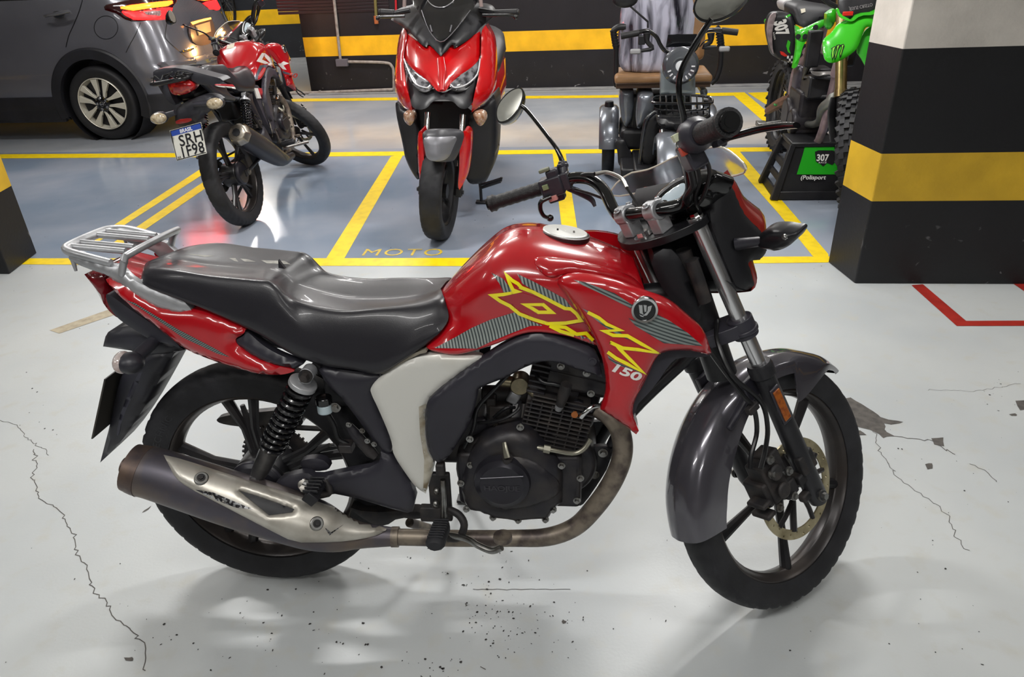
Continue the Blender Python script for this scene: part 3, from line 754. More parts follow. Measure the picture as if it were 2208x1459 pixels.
mb = MB(); mb.tube([Q(1188, 424, .25), Q(1168, 434, .262), Q(1165, 450, .27), Q(1172, 465, .275), Q(1184, 470, .28)], [.006, .006, .0055, .005, .005], sm=4); mb.sphere(Q(1186, 470, .28), .009); mb.build('clutch_lever', GLOSSBLK(), bike, FF)
# throttle housing, brake master and lever
mb = MB(); c = Q(1495, 293, -.235); d = (Q(1560, 268, -.35)-c).normalized()
mb.tube([c-d*.022, c-d*.012, c, c+d*.02, c+d*.034], [.019, .027, .031, .03, .021], n=24); mb.build('throttle_housing', SAT, bike, FF, ang=50)
Mr = basis(d, V((0, 0, 1)).cross(d).normalized(), d.cross(V((0, 0, 1)).cross(d).normalized()), (0, 0, 0)).to_3x3()
mb = MB(); mb.box(Q(1492, 335, -.215), (.042, .034, .05), Mr); mb.build('switch_housing', SAT, bike, FF, bevel=.006, seg=3)
MB().box(Q(1473, 326, -.222), (.012, .010, .016), Mr).build('kill_switch', mat('button_red', 'b4412c', .5), bike, FF, bevel=.001)
MB().box(Q(1458, 297, -.225), (.013, .012, .013), Mr).build('start_button', mat('button_pale', 'b9bda0', .5), bike, FF, bevel=.001)
mb = MB(); mb.tube([Q(1558, 300, -.27), Q(1590, 291, -.31), Q(1640, 278, -.36), Q(1690, 271, -.41), Q(1718, 270, -.44)], [.008, .0085, .009, .0085, .007], n=12, sm=4, flat=.6); mb.build('brake_lever', GLOSSBLK(), bike, FF)
mb = MB(); mb.box(Q(1556, 302, -.262), (.03, .03, .014), Mr); mb.cyl(Q(1560, 302, -.26), Q(1561, 313, -.255), .006); mb.build('brake_lever_perch', SAT, bike, FF, bevel=.003)
# mirrors
def mirror(out_glass, out_back, c, look, stem, rs, deep):
    cw_ = FF.M @ V(c); n = (V(look).normalized()-(cw_-CO).normalized()).normalized()      # the glass shows the rider's camera what lies along look
    ax_ = -n; ay_ = V((0, 0, 1)).cross(ax_).normalized(); MF = Frame(basis(ax_, ay_, ax_.cross(ay_), cw_)); x = 0
    idx = lambda p: (MF.on(p[0], p[1], 0, 0).y, MF.on(p[0], p[1], 0, 0).z)
    pg = chaikin([idx(p) for p in out_glass], 3); pb = chaikin([idx(p) for p in out_back], 3)
    cx = sum(p[0] for p in pb)/len(pb); cz = sum(p[1] for p in pb)/len(pb)
    mb = MB(); rings = []
    for k, (dx, s) in enumerate(((-.004, .98), (0, 1.0), (deep*.3, .95), (deep*.6, .80), (deep*.85, .5), (deep, .15))):
        n = 48; rp = resample(pb, 1e9); L = len(pb); st = [pb[int(i*L/n)] for i in range(n)]
        rings.append([V((x+dx, cx+(p[0]-cx)*s, cz+(p[1]-cz)*s)) for p in st])
    mb.loft(rings); mb.build('mirror_housing', GLOSSBLK(), bike, MF, ang=60)
    mb = MB(); mb.puff(pg, x-.006, .003, .001, .004, .02, 0, -1); mb.build('mirror_glass', mat('mirror_glass', 'f2f2ee', .05, 1), bike, MF)
    mb = MB(); mb.tube(stem, rs, n=12, sm=4); mb.build('mirror_stem', GLOSSBLK(), bike, FF)
xm = Q(1108, 228, .36).x
mirror([(1072, 250), (1076, 226), (1100, 199), (1124, 190), (1129, 205), (1121, 233), (1098, 260), (1078, 265)],
       [(1069, 254), (1073, 225), (1098, 195), (1126, 186), (1133, 204), (1125, 236), (1099, 266), (1075, 269)], Q(1108, 228, .36), (-.45, -.5, .62), [Q(1213, 350, .245), Q(1205, 330, .25), Q(1190, 306, .265), Q(1140, 242, .33), Q(1124, 228, .345)], [.0065, .0055, .005, .005, .005], .055)
xm2 = Q(1555, 10, -.33).x
mirror([(1497, 28), (1502, 2), (1525, -30), (1600, -46), (1617, -14), (1597, 15), (1560, 40), (1518, 46)],
       [(1492, 30), (1497, 0), (1522, -36), (1605, -54), (1624, -14), (1602, 20), (1562, 46), (1514, 53)], Q(1555, 10, -.33), (-.25, -.85, .30), [Q(1479, 300, -.225), Q(1474, 250, -.235), Q(1464, 200, -.245), Q(1470, 150, -.255), Q(1502, 90, -.29), Q(1535, 40, -.32)], [.0065, .0055, .005, .005, .005, .005], .05)
# cables in front of the bars
CB = mat('cable_black', '141416', .35)
SLV = mat('cable_braid', '8f8c86', .35, .7)
def cable(pts, r=.0035, m=None, F=None, name='cable'):
    mb = MB(); mb.tube(pts, r, n=8, sm=6); return mb.build(name, m or CB, bike, F or FF)
cable([Q(1283, 375, .16), Q(1310, 372, .15), Q(1340, 385, .12), Q(1352, 405, .09)], .0045, SLV)
cable([Q(1352, 405, .09), Q(1368, 430, .07), Q(1383, 455, .05), Q(1410, 500, .03)], .0032)
cable([Q(1225, 400, .23), Q(1255, 378, .2), Q(1283, 375, .16)], .005)
cable([Q(1240, 408, .22), Q(1280, 420, .19), Q(1325, 440, .15), Q(1345, 470, .11), Q(1390, 500, .06)], .0035)
cable([Q(1500, 345, -.20), Q(1508, 390, -.17), Q(1500, 430, -.13), Q(1520, 480, -.08)], .004)
cable([Q(1515, 330, -.22), Q(1530, 370, -.2), Q(1518, 420, -.16), Q(1505, 440, -.12)], .004)
cable([Q(1487, 360, -.20), Q(1494, 400, -.165), Q(1480, 430, -.12), Q(1500, 470, -.05)], .006)
# instrument cluster
CT = R_(48); CLF = FF.sub(basis((cos(CT), 0, sin(CT)), (0, 1, 0), (-sin(CT), 0, cos(CT)), (.10, 0, .80)))
def zc(x, y): return 0
cl = pan('instrument_cluster', GLOSSBLK(), z6((90, 800), (95, 740), (120, 690), (230, 595), (330, 545), (470, 500), (560, 500), (590, 540), (540, 640), (440, 700), (380, 790), (260, 840), (150, 850)), 0, thick=.045, bulge=.006, rim=.008, sp=.010, ax=2, sgn=1, F=CLF)
pan('cluster_bezel', mat('satin_silver', 'b8b9bc', .25, .8), z6((96, 800), (101, 742), (126, 694), (234, 600), (330, 552), (345, 566), (246, 612), (140, 702), (118, 745), (112, 800)), .007, thick=.006, bulge=.002, rim=.003, sp=.008, ax=2, sgn=1, F=CLF)
pan('cluster_screen', mat('dial_glass', 'c4d3dc', .08, coat=1), z6((130, 780), (150, 720), (250, 640), (345, 590), (345, 700), (300, 760), (210, 790)), .007, thick=.004, bulge=.002, rim=.01, sp=.010, ax=2, sgn=1, F=CLF)
pan('dial_face', mat('dial_dark', '3e3b38', .3), z6((140, 770), (160, 735), (200, 730), (215, 765), (195, 785)), .0095, thick=.002, bulge=.0005, rim=.002, sp=.008, ax=2, sgn=1, F=CLF)
# clear visor in front of the cluster
def xv(y, z): return .235-2.2*y*y
GLS = mat('clear_plastic', 'e6e8ea', .06, trans=1, ior=1.3)
vis = MB(); vo = chaikin([(FF.on(a, b, xv, 0).y, FF.on(a, b, xv, 0).z) for a, b in z3((820, 745), (850, 670), (950, 590), (1050, 580), (1140, 540), (1230, 490), (1400, 450), (1490, 440), (1560, 510), (1625, 600), (1600, 630), (1440, 640), (1250, 660), (1000, 720))], 2)
vis.puff(vo, xv, .0025, .0012, .004, .02, 0, -1); vis.build('visor', GLS, bike, FF)
mb = MB(); ed = [V((xv(y, z)-.001, y, z)) for y, z in vo[::2]]; mb.tube(ed, .0022, n=6, closed=True); mb.build('visor_edge', mat('frosted_edge', 'cfcabb', .3), bike, FF)
# headlight fairing: red outer shell bowed from side to side, black back
near = z6((640, 520), (700, 640), (760, 800), (830, 890), (900, 965), (900, 1080), (800, 1180), (825, 1260), (858, 1345), (850, 1400))
nE = [Q(a, b, -.125) for a, b in near]
rings = []
N = 12
for k in range(N+1):
    y = -.125+.25*k/N; t = y/.125; bow = 1-t*t
    rr = []
    for i, q in enumerate(nE):
        mid = sin(pi*(.16+.70*i/(len(nE)-1))); rr.append(V((q.x+bow*(.03+.075*mid)+.014*mid, y, q.z-(.03*bow if i > 7 else 0)+(-.035*bow if i == 0 else 0)+(-.015*bow if i == 1 else 0))))
    rr = [V(p) for p in cr([tuple(p) for p in rr], 3)]
    rings.append(rr+[p+V((-.014-.02*bow, 0, 0)) for p in rr[::-1]])
mb = MB(); mb.loft(rings); mb.build('headlight_shell', DARKRED, bike, FF, ang=50)
# headlamp lens on the far front
mb = MB(); mb.sphere((.215, 0, .59), .07, 24, (.35, 1, 1.05)); mb.build('headlamp_lens', mat('lamp_lens', 'cfd3d6', .08, coat=1), bike, FF)
bk = [(1545, 372), (1564, 377), (1581, 404), (1599, 450), (1622, 478), (1645, 500), (1655, 540), (1640, 560), (1612, 562), (1622, 590), (1630, 617), (1606, 627), (1570, 605), (1590, 622), (1565, 565), (1543, 510), (1530, 465), (1530, 415)]
pan('headlight_bucket', mat('matte_black', '17171b', .5, bump=.05), bk, -.122, thick=.02, bulge=.010, rim=.03, F=FF, it=1)
mb = MB(); uvb = [(Q(a, b, -.122).x, Q(a, b, -.122).z) for a, b in bk]; mb.prism(uvb, -.12, .12, 1); mb.build('headlight_back', mat('matte_black', '17171b', .5), bike, FF)
# indicators on the fairing
def indicator(F, xs, outline, stalk, lens_c, name='indicator', par=None, thick=.02):
    par = par or bike
    mb = MB(); po = chaikin([(F.on(a, b, xs, 0).y, F.on(a, b, xs, 0).z) for a, b in outline], 2)
    mb.puff(po, xs, .03, .014, .02, .010, 0, -1); o = mb.build(name, mat('indicator_black', '1a1a1e', .33), par, F, ang=60)
    if stalk: mb = MB(); mb.tube(stalk[0], stalk[1], n=12, flat=.7); s = mb.build('indicator_stalk', SAT, par, F)
    return o
xs = Q(1670, 520, -.2).x
indicator(FF, xs, z6((860, 1030), (900, 985), (960, 952), (1060, 950), (1130, 965), (1197, 972), (1170, 1030), (1110, 1085), (1020, 1118), (960, 1105), (880, 1085)), ([Q(1585, 527, -.13), Q(1640, 520, -.17)], [.017, .013]), None)
po = [FF.on(a, b, xs, 0) for a, b in z6((1180, 980), (1120, 1070), (1020, 1110), (1090, 1075))]
# far-side indicator
po = [(-FF.on(a, b, xs, 0).y, FF.on(a, b, xs, 0).z) for a, b in z6((860, 1030), (900, 985), (960, 952), (1060, 950), (1130, 965), (1197, 972), (1170, 1030), (1110, 1085), (1020, 1118), (960, 1105), (880, 1085))]
mb = MB(); mb.puff(chaikin(po, 2), xs, .03, .014, .02, .010, 0, -1); mb.build('indicator', mat('indicator_black', '1a1a1e', .33), bike, FF, ang=60)
MB().bolt(FF.on(1692, 511, xs-.013, 0), (-1, 0, 0), .004, .002).build('indicator_screw', CHROME(), bike, FF)
# front mudguard
GREYP = mat('grey_metal_paint', '55535a', .22, .45, coat=1, c2='45434a', ns=5)
def guard(F, c, R0, a0, a1, wf_, df_, n=44, th=.0035, lift=None):
    rings = []
    for k in range(n+1):
        t = k/n; a = a0+(a1-a0)*t; w = wf_(t); dp = df_(t); R1 = R0+(lift(t) if lift else 0)
        prof = [(R1-dp, -w), (R1-dp*.45, -w*1.0), (R1-.012, -w*.90), (R1+.002, -w*.6), (R1+.007, -w*.25), (R1+.009, 0)]
        prof = [V((p[0], p[1])) for p in prof]; prof = prof+[V((p.x, -p.y)) for p in prof[:-1][::-1]]
        prof = [V(p) for p in cr([tuple(p) for p in prof], 3)]
        ctr = V((R1-.05, 0)); inn = [p-(p-ctr).normalized()*th if True else p for p in prof]
        rings.append([V((c.x+p.x*cos(a), p.y, c.z+p.x*sin(a))) for p in prof+inn[::-1]])
    mb = MB(); mb.loft(rings); return mb
def wfn(t): return .058 - .030*max(0, (.12-t)/.12)**1.2 - .008*max(0, (t-.9)/.1)
def dfn(t):   # t=0 front tip, 1 rear bottom
    if t < .10: return .008+.2*t
    if t < .26: return .03+.085*sin(pi*(t-.10)/.32)
    if t < .42: return .045
    return .045+.045*sin(min(1, (t-.42)/.35)*pi/2)
guard(FF, wf, .318, R_(22), R_(163), wfn, dfn, lift=lambda t: .012*max(0, 1-t*6)).build('front_mudguard', GREYP, bike, FF, ang=50)
mb = MB()
for s in (-1, 1): mb.cut(); mb.box((.05, .066*s, .30), (.07, .012, .05)); mb.tube([(.05, .064*s, .30), (.0, .062*s, .28), (-.06, .06*s, .26)], .008)
mb.build('mudguard_bracket', SAT, bike, FF, bevel=.003)
# reflector on the fork
c = Q(1683, 872, -.124); mb = MB(); mb.box(c, (.030, .006, .092)); mb.build('reflector_frame', SAT, bike, FF, bevel=.003)
MB().box(c+V((0, -.004, 0)), (.020, .004, .076)).build('reflector', mat('amber_reflector', 'a2571a', .25, c2='7a3a16', ns=120, coat=.6), bike, FF, bevel=.001)
# front caliper
mb = MB(); cc = Q(1655, 1030, -.085)
mb.box(cc+V((0, 0, 0)), (.055, .05, .10)); mb.box(cc+V((.022, .0, .03)), (.04, .045, .06)); mb.box(cc+V((-.02, .01, -.02)), (.04, .06, .06)); mb.box(cc+V((.03, -.005, -.05)), (.04, .04, .04))
for dz in (-.06, -.03): mb.box(cc+V((-.05, .0, dz)), (.03, .05, .012))
mb.cyl(cc+V((.0, -.03, .025)), cc+V((0, -.04, .025)), .020, .017); mb.cyl(cc+V((.0, -.03, -.025)), cc+V((0, -.04, -.025)), .020, .017)
mb.box(V((.056, -.112, .09)), (.05, .02, .05)); mb.box(V((.045, -.10, .06)), (.06, .03, .025)); mb.box(V((.04, -.10, .01)), (.06, .02, .02))
mb.build('front_caliper', DIRT, bike, FF, bevel=.006, seg=3)
mb = MB()
for dx, dz in ((0, .06), (-.012, .03), (.02, -.06), (-.03, -.05), (.035, .0)): mb.bolt(cc+V((dx, -.033, dz)), (0, -1, 0), .007, .007)
mb.build('caliper_bolt', STEEL(), bike, FF)
hs = [[(1500, 700, -.06), (1520, 740, -.08), (1555, 790, -.10), (1600, 850, -.12), (1625, 880, -.13), (1632, 930, -.12), (1620, 980, -.12), (1618, 1010, -.12)],
      [(1545, 690, -.06), (1548, 740, -.09), (1580, 810, -.12), (1640, 865, -.135), (1655, 920, -.13), (1650, 970, -.12), (1640, 1010, -.12)]]
for h in hs: cable([Q(*p) for p in h], .0052, name='brake_hose')
mb = MB(); mb.box(Q(1622, 880, -.13), (.03, .014, .016)); mb.build('hose_clip', DIRT, bike, FF, bevel=.002)
# ---- frame, engine, tank, seat and tail of the street bike
FR = mat('frame_black', '17171a', .4, c2='232226', ns=20)
mb = MB()
mb.tube([(1.10, 0, .60), (1.0, 0, .86)], .034, n=20)                 # head tube
mb.tube([(1.02, 0, .80), (.85, 0, .78), (.62, 0, .74), (.42, 0, .66), (.40, 0, .40)], .022, sm=5)
for s in (-1, 1):
    mb.tube([(.52, .06*s, .70), (.20, .085*s, .69), (-.12, .07*s, .80)], .012, sm=4)
    mb.tube([(.40, .07*s, .48), (.20, .085*s, .66)], .012)
    mb.tube([(1.03, .02*s, .66), (.90, .04*s, .52), (.85, .05*s, .42), (.81, .05*s, .34)], .013, sm=5)
mb.build('frame', FR, bike, BF)
# black clutter behind the engine: airbox, battery box
mb = MB(); mb.box((.46, 0, .56), (.18, .15, .22)); mb.box((.30, 0, .60), (.20, .12, .14)); mb.build('airbox', mat('matte_black', '17171b', .5), bike, BF, bevel=.02)
mb = MB(); mb.box((.06, 0, .70), (.38, .10, .06)); mb.box((-.12, 0, .76), (.20, .10, .05)); mb.build('inner_mudguard', mat('matte_black', '17171b', .5), bike, BF, bevel=.02)
# swingarm
mb = MB()
for s in (-1, 1): mb.tube([(.40, .085*s, .345), (.20, .095*s, .335), (0, .10*s, .3095)], [.022, .020, .016], flat=.6); mb.box((-.005, .098*s, .3095), (.06, .012, .04))
mb.cyl((.30, -.09, .34), (.30, .09, .34), .02); mb.build('swingarm', FR, bike, BF, bevel=.003)
MB().bolt((0, -.105, .3095), (0, -1, 0), .012, .010).build('axle_nut', STEEL(), bike, BF)
# chain guard and sprocket seen through the wheel
pan('chain_guard', mat('grey_plastic', '3c3b3d', .5, c2='575350', ns=30), [(461, 903), (500, 893), (560, 888), (640, 880), (650, 915), (570, 924), (480, 916)], .085, thick=.02, bulge=.004, rim=.01)
mb = MB(); mb.lathe([(.05, 0), (.09, 0), (.09, .006), (.05, .006)], V((0, .075, .3095)), n=40)
for k in range(40): a = 2*pi*k/40; mb.box((.0925*cos(a), .078, .3095+.0925*sin(a)), (.006, .005, .006), MX.Rotation(-a, 3, 'Y'))
mb.build('sprocket', DIRT, bike, BF)
mb = MB(); mb.tube([(0, .078, .40), (.40, .078, .385), (.43, .078, .36), (.40, .078, .335), (0, .078, .22)], .007, n=6); mb.build('chain', DIRT, bike, BF)
# rear shocks
SPR = mat('spring_black', '111114', .22, coat=.4)
for s in (-1, 1):
    t0 = P(665, 803, -.14); b0 = P(553, 1031, -.14)
    t0 = V((t0.x, .14*s, t0.z)); b0 = V((b0.x, .14*s, b0.z)); d = (b0-t0); n = d.normalized(); a = n.orthogonal().normalized(); b = n.cross(a)
    mb = MB(); pts = []; T = 11
    for k in range(T*14+1):
        t = k/(T*14); q = t0+d*(.115+.57*t); th = 2*pi*T*t; pts.append(q+(a*cos(th)+b*sin(th))*.0255)
    mb.tube(pts, .0052, n=8); sp_ = mb.build('shock_spring', SPR, bike, BF)
    mb = MB(); mb.cyl(t0+d*.1, t0+d*.7, .010); mb.build('shock_rod', GLOSSBLK(), bike, BF)
    mb = MB(); mb.tube([t0+d*.68, t0+d*.71, t0+d*.93, t0+d*1.0], [.029, .024, .019, .015], n=20); mb.cyl(b0+V((0, -.016, 0)), b0+V((0, .016, 0)), .015); mb.build('shock_body', mat('worn_grey_metal', '6e6e70', .3, .7, c2='2f2f31', ns=14), bike, BF)
    mb = MB(); mb.tube([t0+d*.075, t0+d*.085, t0+d*.118, t0+d*.122], [.026, .031, .031, .026], n=24); mb.cyl(t0+V((0, -.014, 0)), t0+V((0, .014, 0)), .0155, n=24); mb.cyl(t0, t0+d*.07, .014); mb.build('shock_top', CAST, bike, BF, bevel=.001)
    MB().bolt(t0+V((0, .018*s, 0)), (0, s, 0), .010, .014).build('shock_nut', DIRT, bike, BF)
    MB().bolt(b0+V((0, .017*s, 0)), (0, s, 0), .008, .008).build('shock_nut', STEEL(), bike, BF)
# tail: rack, lamp, panels
BLK2 = mat('undertail_black', '26262b', .4, c2='32323a', ns=8)
pan('undertail', BLK2, z1((310, 440), (360, 465), (480, 555), (640, 655), (810, 800), (720, 765), (590, 735), (500, 675), (390, 605), (330, 520)), -.085, thick=.03, bulge=.004, mirror=True)
pan('tail_bracket', BLK2, z1((298, 778, 1), (318, 695), (370, 662), (480, 645), (560, 660), (700, 720), (810, 800, 1), (640, 838), (560, 830), (480, 805), (430, 798)), -.05, thick=.10, bulge=.012, rim=.02, it=1)
def ym(x, z): return -.045
pan('rear_mudguard', BLK2, [(320, 752), (385, 755), (373, 764), (335, 835), (298, 900), (255, 960), (216, 997, 1), (238, 912), (250, 850), (262, 806), (281, 788)], ym, thick=.09, bulge=.014, rim=.03, it=1)
pan('mudguard_rib', mat('undertail_grey', '3a3a44', .4), [(296, 806), (310, 800), (262, 905), (256, 940), (250, 938), (262, 880)], lambda x, z: -.059, thick=.004, bulge=.004, rim=.006, sp=.008, it=1)
# number plate seen from its edge
a = P(228, 817, -.10); b = P(200, 946, -.10); mb = MB()
x = V((0, 1, 0)); mb.add([a, a+V((0, .2, 0)), b+V((0, .2, 0)), b, a+V((-.004, 0, 0)), a+V((-.004, .2, 0)), b+V((-.004, .2, 0)), b+V((-.004, 0, 0))], [(0, 1, 2, 3), (7, 6, 5, 4), (0, 4, 5, 1), (3, 2, 6, 7), (0, 3, 7, 4), (1, 5, 6, 2)])
mb.build('number_plate_back', mat('plate_back', '38352f', .5, c2='2a2826', ns=10), bike, BF)
# rear indicators
for s in (-1, 1):
    xi = -.275; mb = MB(); c = P(282, 782, -.15); c.y = .15*s
    mb.sphere(c, .033, 20, (.85, .85, .72)); mb.tube([c, (c.x+.03, .04*s, c.z+.035)], [.016, .012]); mb.build('rear_indicator', BLK2, bike, BF)
    mb = MB(); mb.sphere(c+V((-.018, 0, .001)), .031, 20, (.55, .9, .78)); mb.build('indicator_lens', mat('clear_lens', 'c9c0bd', .1, coat=1, c2='a8938c', ns=60), bike, BF)
# tail light
pan('tail_light', mat('tail_lens', '6d0d18', .15, coat=1), z1((180, 325, 1), (240, 305), (300, 330), (330, 420), (345, 520), (400, 590), (385, 600), (310, 530), (250, 410)), -.06, thick=.12, bulge=.012, rim=.02)
pan('tail_light', mat('tail_lens', '6d0d18', .15, coat=1), [(226, 636), (240, 650), (262, 678), (254, 686), (230, 662)], -.075, thick=.03, bulge=.006, it=1)
ty = lambda x, z: -.105-.02*max(0, min(1, (x+.2)/.4))
tail = pan('tail_panel', RED, z1((300, 345), (360, 362), (450, 400), (560, 480), (700, 545), (900, 545), (1050, 600), (1195, 668, 1), (1185, 700), (1115, 735), (1180, 800), (1290, 868), (1400, 905), (1500, 922), (1500, 935, 1), (1440, 955), (1330, 960), (1180, 930), (1000, 872), (800, 792), (640, 655), (500, 555), (380, 440)), ty, thick=.02, bulge=.014, rim=.035, mirror=True)
pan('tail_trim', SAT, z1((1195, 672), (1185, 712), (1118, 738), (1180, 800), (1290, 866), (1400, 900), (1510, 920, 1), (1560, 888, 1), (1400, 830), (1300, 770)), lambda x, z: ty(x, z)+.004, thick=.02, bulge=.01, rim=.02, mirror=True)
mb = MB(); q1 = P(260, 600, -.0); mb.box((-.17, 0, .845), (.16, .14, .012), MX.Rotation(.25, 3, 'Y')); mb.build('tail_cowl', RED, bike, BF, bevel=.005)
bt = bvh(tail)
DS1 = stripe_mat('grey_pinstripe', '2d3436', '77807c', R_(-60), 240)
decal('tail_stripe', bt, [z1((420, 478), (500, 505), (760, 665), (1000, 790), (1095, 845), (1020, 825), (800, 722), (640, 612), (520, 530))], DS1, bike, 6)
# luggage rack
arm = [(147, 556), (152, 545), (172, 545), (188, 556), (233, 571), (257, 572), (268, 586), (291, 607), (343, 627), (391, 644), (410, 664, 1), (413, 670), (404, 675), (360, 672), (330, 660), (312, 651), (271, 624), (240, 603), (233, 593), (188, 579), (151, 562)]
pan('rack_side_arm', CAST, arm, lambda x, z: -.098-.02*max(0, min(1, (x+.2)/.2)), thick=.016, bulge=.007, rim=.010, sp=.010, it=2, mirror=True)
mb = MB()
zr = .905
mb.tube([(-.20, -.098, .893), (-.268, -.098, .912), (-.30, -.085, .918), (-.31, -.05, .92), (-.31, .05, .92), (-.30, .085, .918), (-.268, .098, .912), (-.20, .098, .893)], .011, n=12, sm=4, flat=.8)
fa = [P(262, 592, -.1), P(268, 562, -.1), P(280, 547, -.092)]; fb = [V((q.x, -q.y, q.z)) for q in fa[::-1]]
mb.tube(fa+fb, .0095, n=12, sm=4, flat=.8)
for y in (-.062, -.03, .03, .062): mb.tube([(-.31, y, .92), (-.185, y, .908)], .007, n=10)
mb.build('rack_platform', CAST, bike, BF)
mb = MB()
for s in (-1, 1): mb.cut(); mb.cyl((-.285, .095*s, .905), (-.285, .095*s, .875), .006, .003); mb.cut(); mb.cyl((-.20, .1*s, .88), (-.20, .1*s, .845), .006, .003)
mb.build('rack_hook', CAST, bike, BF)
# seat
SEAT = mat('seat_vinyl', '201f24', .33, coat=.12, c2='27262b', ns=4, bump=.12, bs=700)
sr = [[(306, 590, 0), (304, 592, -.03), (304, 598, -.06), (305, 604, -.08), (308, 610, -.06)],
      [(320, 563, 0), (318, 572, -.05), (315, 582, -.085), (312, 600, -.10), (318, 618, -.095)],
      [(375, 558, 0), (375, 575, -.08), (371, 586, -.108), (366, 615, -.118), (372, 640, -.11)],
      [(450, 568, 0), (452, 588, -.085), (450, 600, -.112), (440, 640, -.122), (452, 670, -.115)],
      [(540, 576, 0), (545, 598, -.085), (546, 610, -.112), (548, 665, -.128), (560, 722, -.12)],
      [(600, 582, 0), (588, 604, -.08), (590, 618, -.11), (610, 690, -.13), (632, 765, -.125)],
      [(645, 613, 0), (635, 640, -.075), (638, 655, -.105), (670, 720, -.132), (700, 788, -.13)],
      [(735, 640, 0), (725, 662, -.085), (725, 680, -.115), (740, 740, -.135), (762, 797, -.132)],
      [(815, 645, 0), (812, 660, -.08), (812, 675, -.11), (812, 745, -.135), (818, 806, -.132)],
      [(890, 640, 0), (892, 652, -.07), (895, 668, -.10), (880, 725, -.13), (868, 778, -.13)],
      [(935, 628, 0), (938, 638, -.05), (942, 655, -.085), (930, 705, -.115), (908, 752, -.12)],
      [(950, 622, 0), (953, 630, -.04), (962, 655, -.075), (966, 690, -.10), (940, 725, -.11)]]
mb = MB(); mb.halfloft([[tuple(P(*p)) for p in r]+[(P(*r[-1]).x, 0, P(*r[-1]).z)] for r in sr], 5, 5); seat = mb.build('seat', SEAT, bike, BF, ang=75)
bs_ = bvh(seat)
LT = mat('worn_seat_print', '8f8d85', .6, c2='6f6d68', ns=80)
decal('worn_seat_print', bs_, [z1((820, 195), (900, 200), (1000, 208), (940, 215)), z1((1090, 222), (1130, 222), (1150, 245), (1125, 240)), z1((1160, 225), (1210, 230), (1260, 245), (1190, 245)), z1((1290, 235), (1440, 240), (1480, 262), (1400, 258), (1330, 255))], LT, bike, 6)
mb = MB(); q = P(608, 572, -.02); mb.prism([(q.x-.006, q.z-.004), (q.x+.008, q.z-.006), (q.x-.004, q.z+.014)], -.026, -.018, 1); mb.build('torn_seat_flap', SEAT, bike, BF)
# tank
tk = [[(946, 632, 0), (950, 640, -.04), (956, 660, -.065), (962, 692, -.085), (940, 722, -.10), (917, 748, -.112)],
      [(985, 588, 0), (988, 606, -.07), (983, 650, -.10), (982, 690, -.108), (958, 727, -.118), (935, 757, -.12)],
      [(1040, 536, 0), (1030, 572, -.09), (1012, 636, -.122), (1005, 685, -.124), (995, 728, -.128), (988, 764, -.126)],
      [(1095, 497, 0), (1072, 545, -.10), (1060, 610, -.142), (1062, 670, -.138), (1064, 712, -.134), (1062, 744, -.13)],
      [(1155, 489, 0), (1128, 533, -.098), (1125, 600, -.148), (1130, 660, -.144), (1135, 693, -.138), (1142, 716, -.13)],
      [(1228, 503, 0), (1196, 540, -.092), (1190, 600, -.146), (1200, 655, -.144), (1212, 697, -.14), (1224, 724, -.13)],
      [(1300, 525, 0), (1272, 556, -.082), (1262, 610, -.130), (1275, 670, -.135), (1285, 715, -.13), (1292, 746, -.12)],
      [(1345, 543, 0), (1335, 572, -.066), (1330, 620, -.10), (1342, 670, -.115), (1348, 715, -.11), (1352, 748, -.10)],
      [(1366, 553, 0), (1376, 585, -.045), (1388, 622, -.07), (1402, 665, -.08), (1404, 705, -.08), (1404, 740, -.07)]]
mb = MB(); mb.halfloft([[tuple(P(*p)) for p in r]+[(P(*r[-1]).x, 0, P(*r[-1]).z)] for r in tk], 6, 6); tank = mb.build('fuel_tank', RED, bike, BF, ang=70)
ttr = bvh(tank)
# raised ridge on the tank flank, and the shroud
mb = MB(); shell(mb, ttr, chaikin(z2((760, 330), (930, 330), (1150, 370), (1330, 420), (1440, 470), (1500, 560), (1350, 500), (1160, 450), (1010, 420), (880, 480)), 2), .010, 24, 8); mb.build('tank_ridge', RED, bike, Frame(MX()), ang=60)
def ys(x, z):
    t = max(0, min(1, (x-.74)/.30)); return -.146-.040*sin(pi*min(1, t*.9))-.012*max(0, min(1, (.78-z)/.2))
shr = z2((915, 482, 1), (1020, 440), (1160, 450), (1330, 490), (1450, 540), (1640, 600), (1770, 715), (1870, 800), (1908, 935, 1), (1890, 948, 1), (1760, 915), (1620, 922), (1560, 960), (1500, 1100), (1395, 1290), (1452, 1425, 1), (1435, 1448, 1), (1340, 1375), (1210, 1290, 1), (1250, 1180), (1232, 1000), (1190, 890), (1130, 760), (1030, 620))
shroud = pan('tank_shroud', RED, shr, ys, thick=.014, bulge=.016, rim=.03, sp=.010, it=2, mirror=True)
pan('shroud_lining', SAT, z2((1560, 940), (1620, 905), (1760, 900), (1905, 950, 1), (1860, 962), (1700, 962), (1640, 1010), (1565, 1130), (1410, 1295), (1452, 1430, 1), (1380, 1310), (1400, 1200), (1480, 1080)), lambda x, z: ys(x, z)+.012, thick=.05, bulge=.002, it=1, mirror=True)
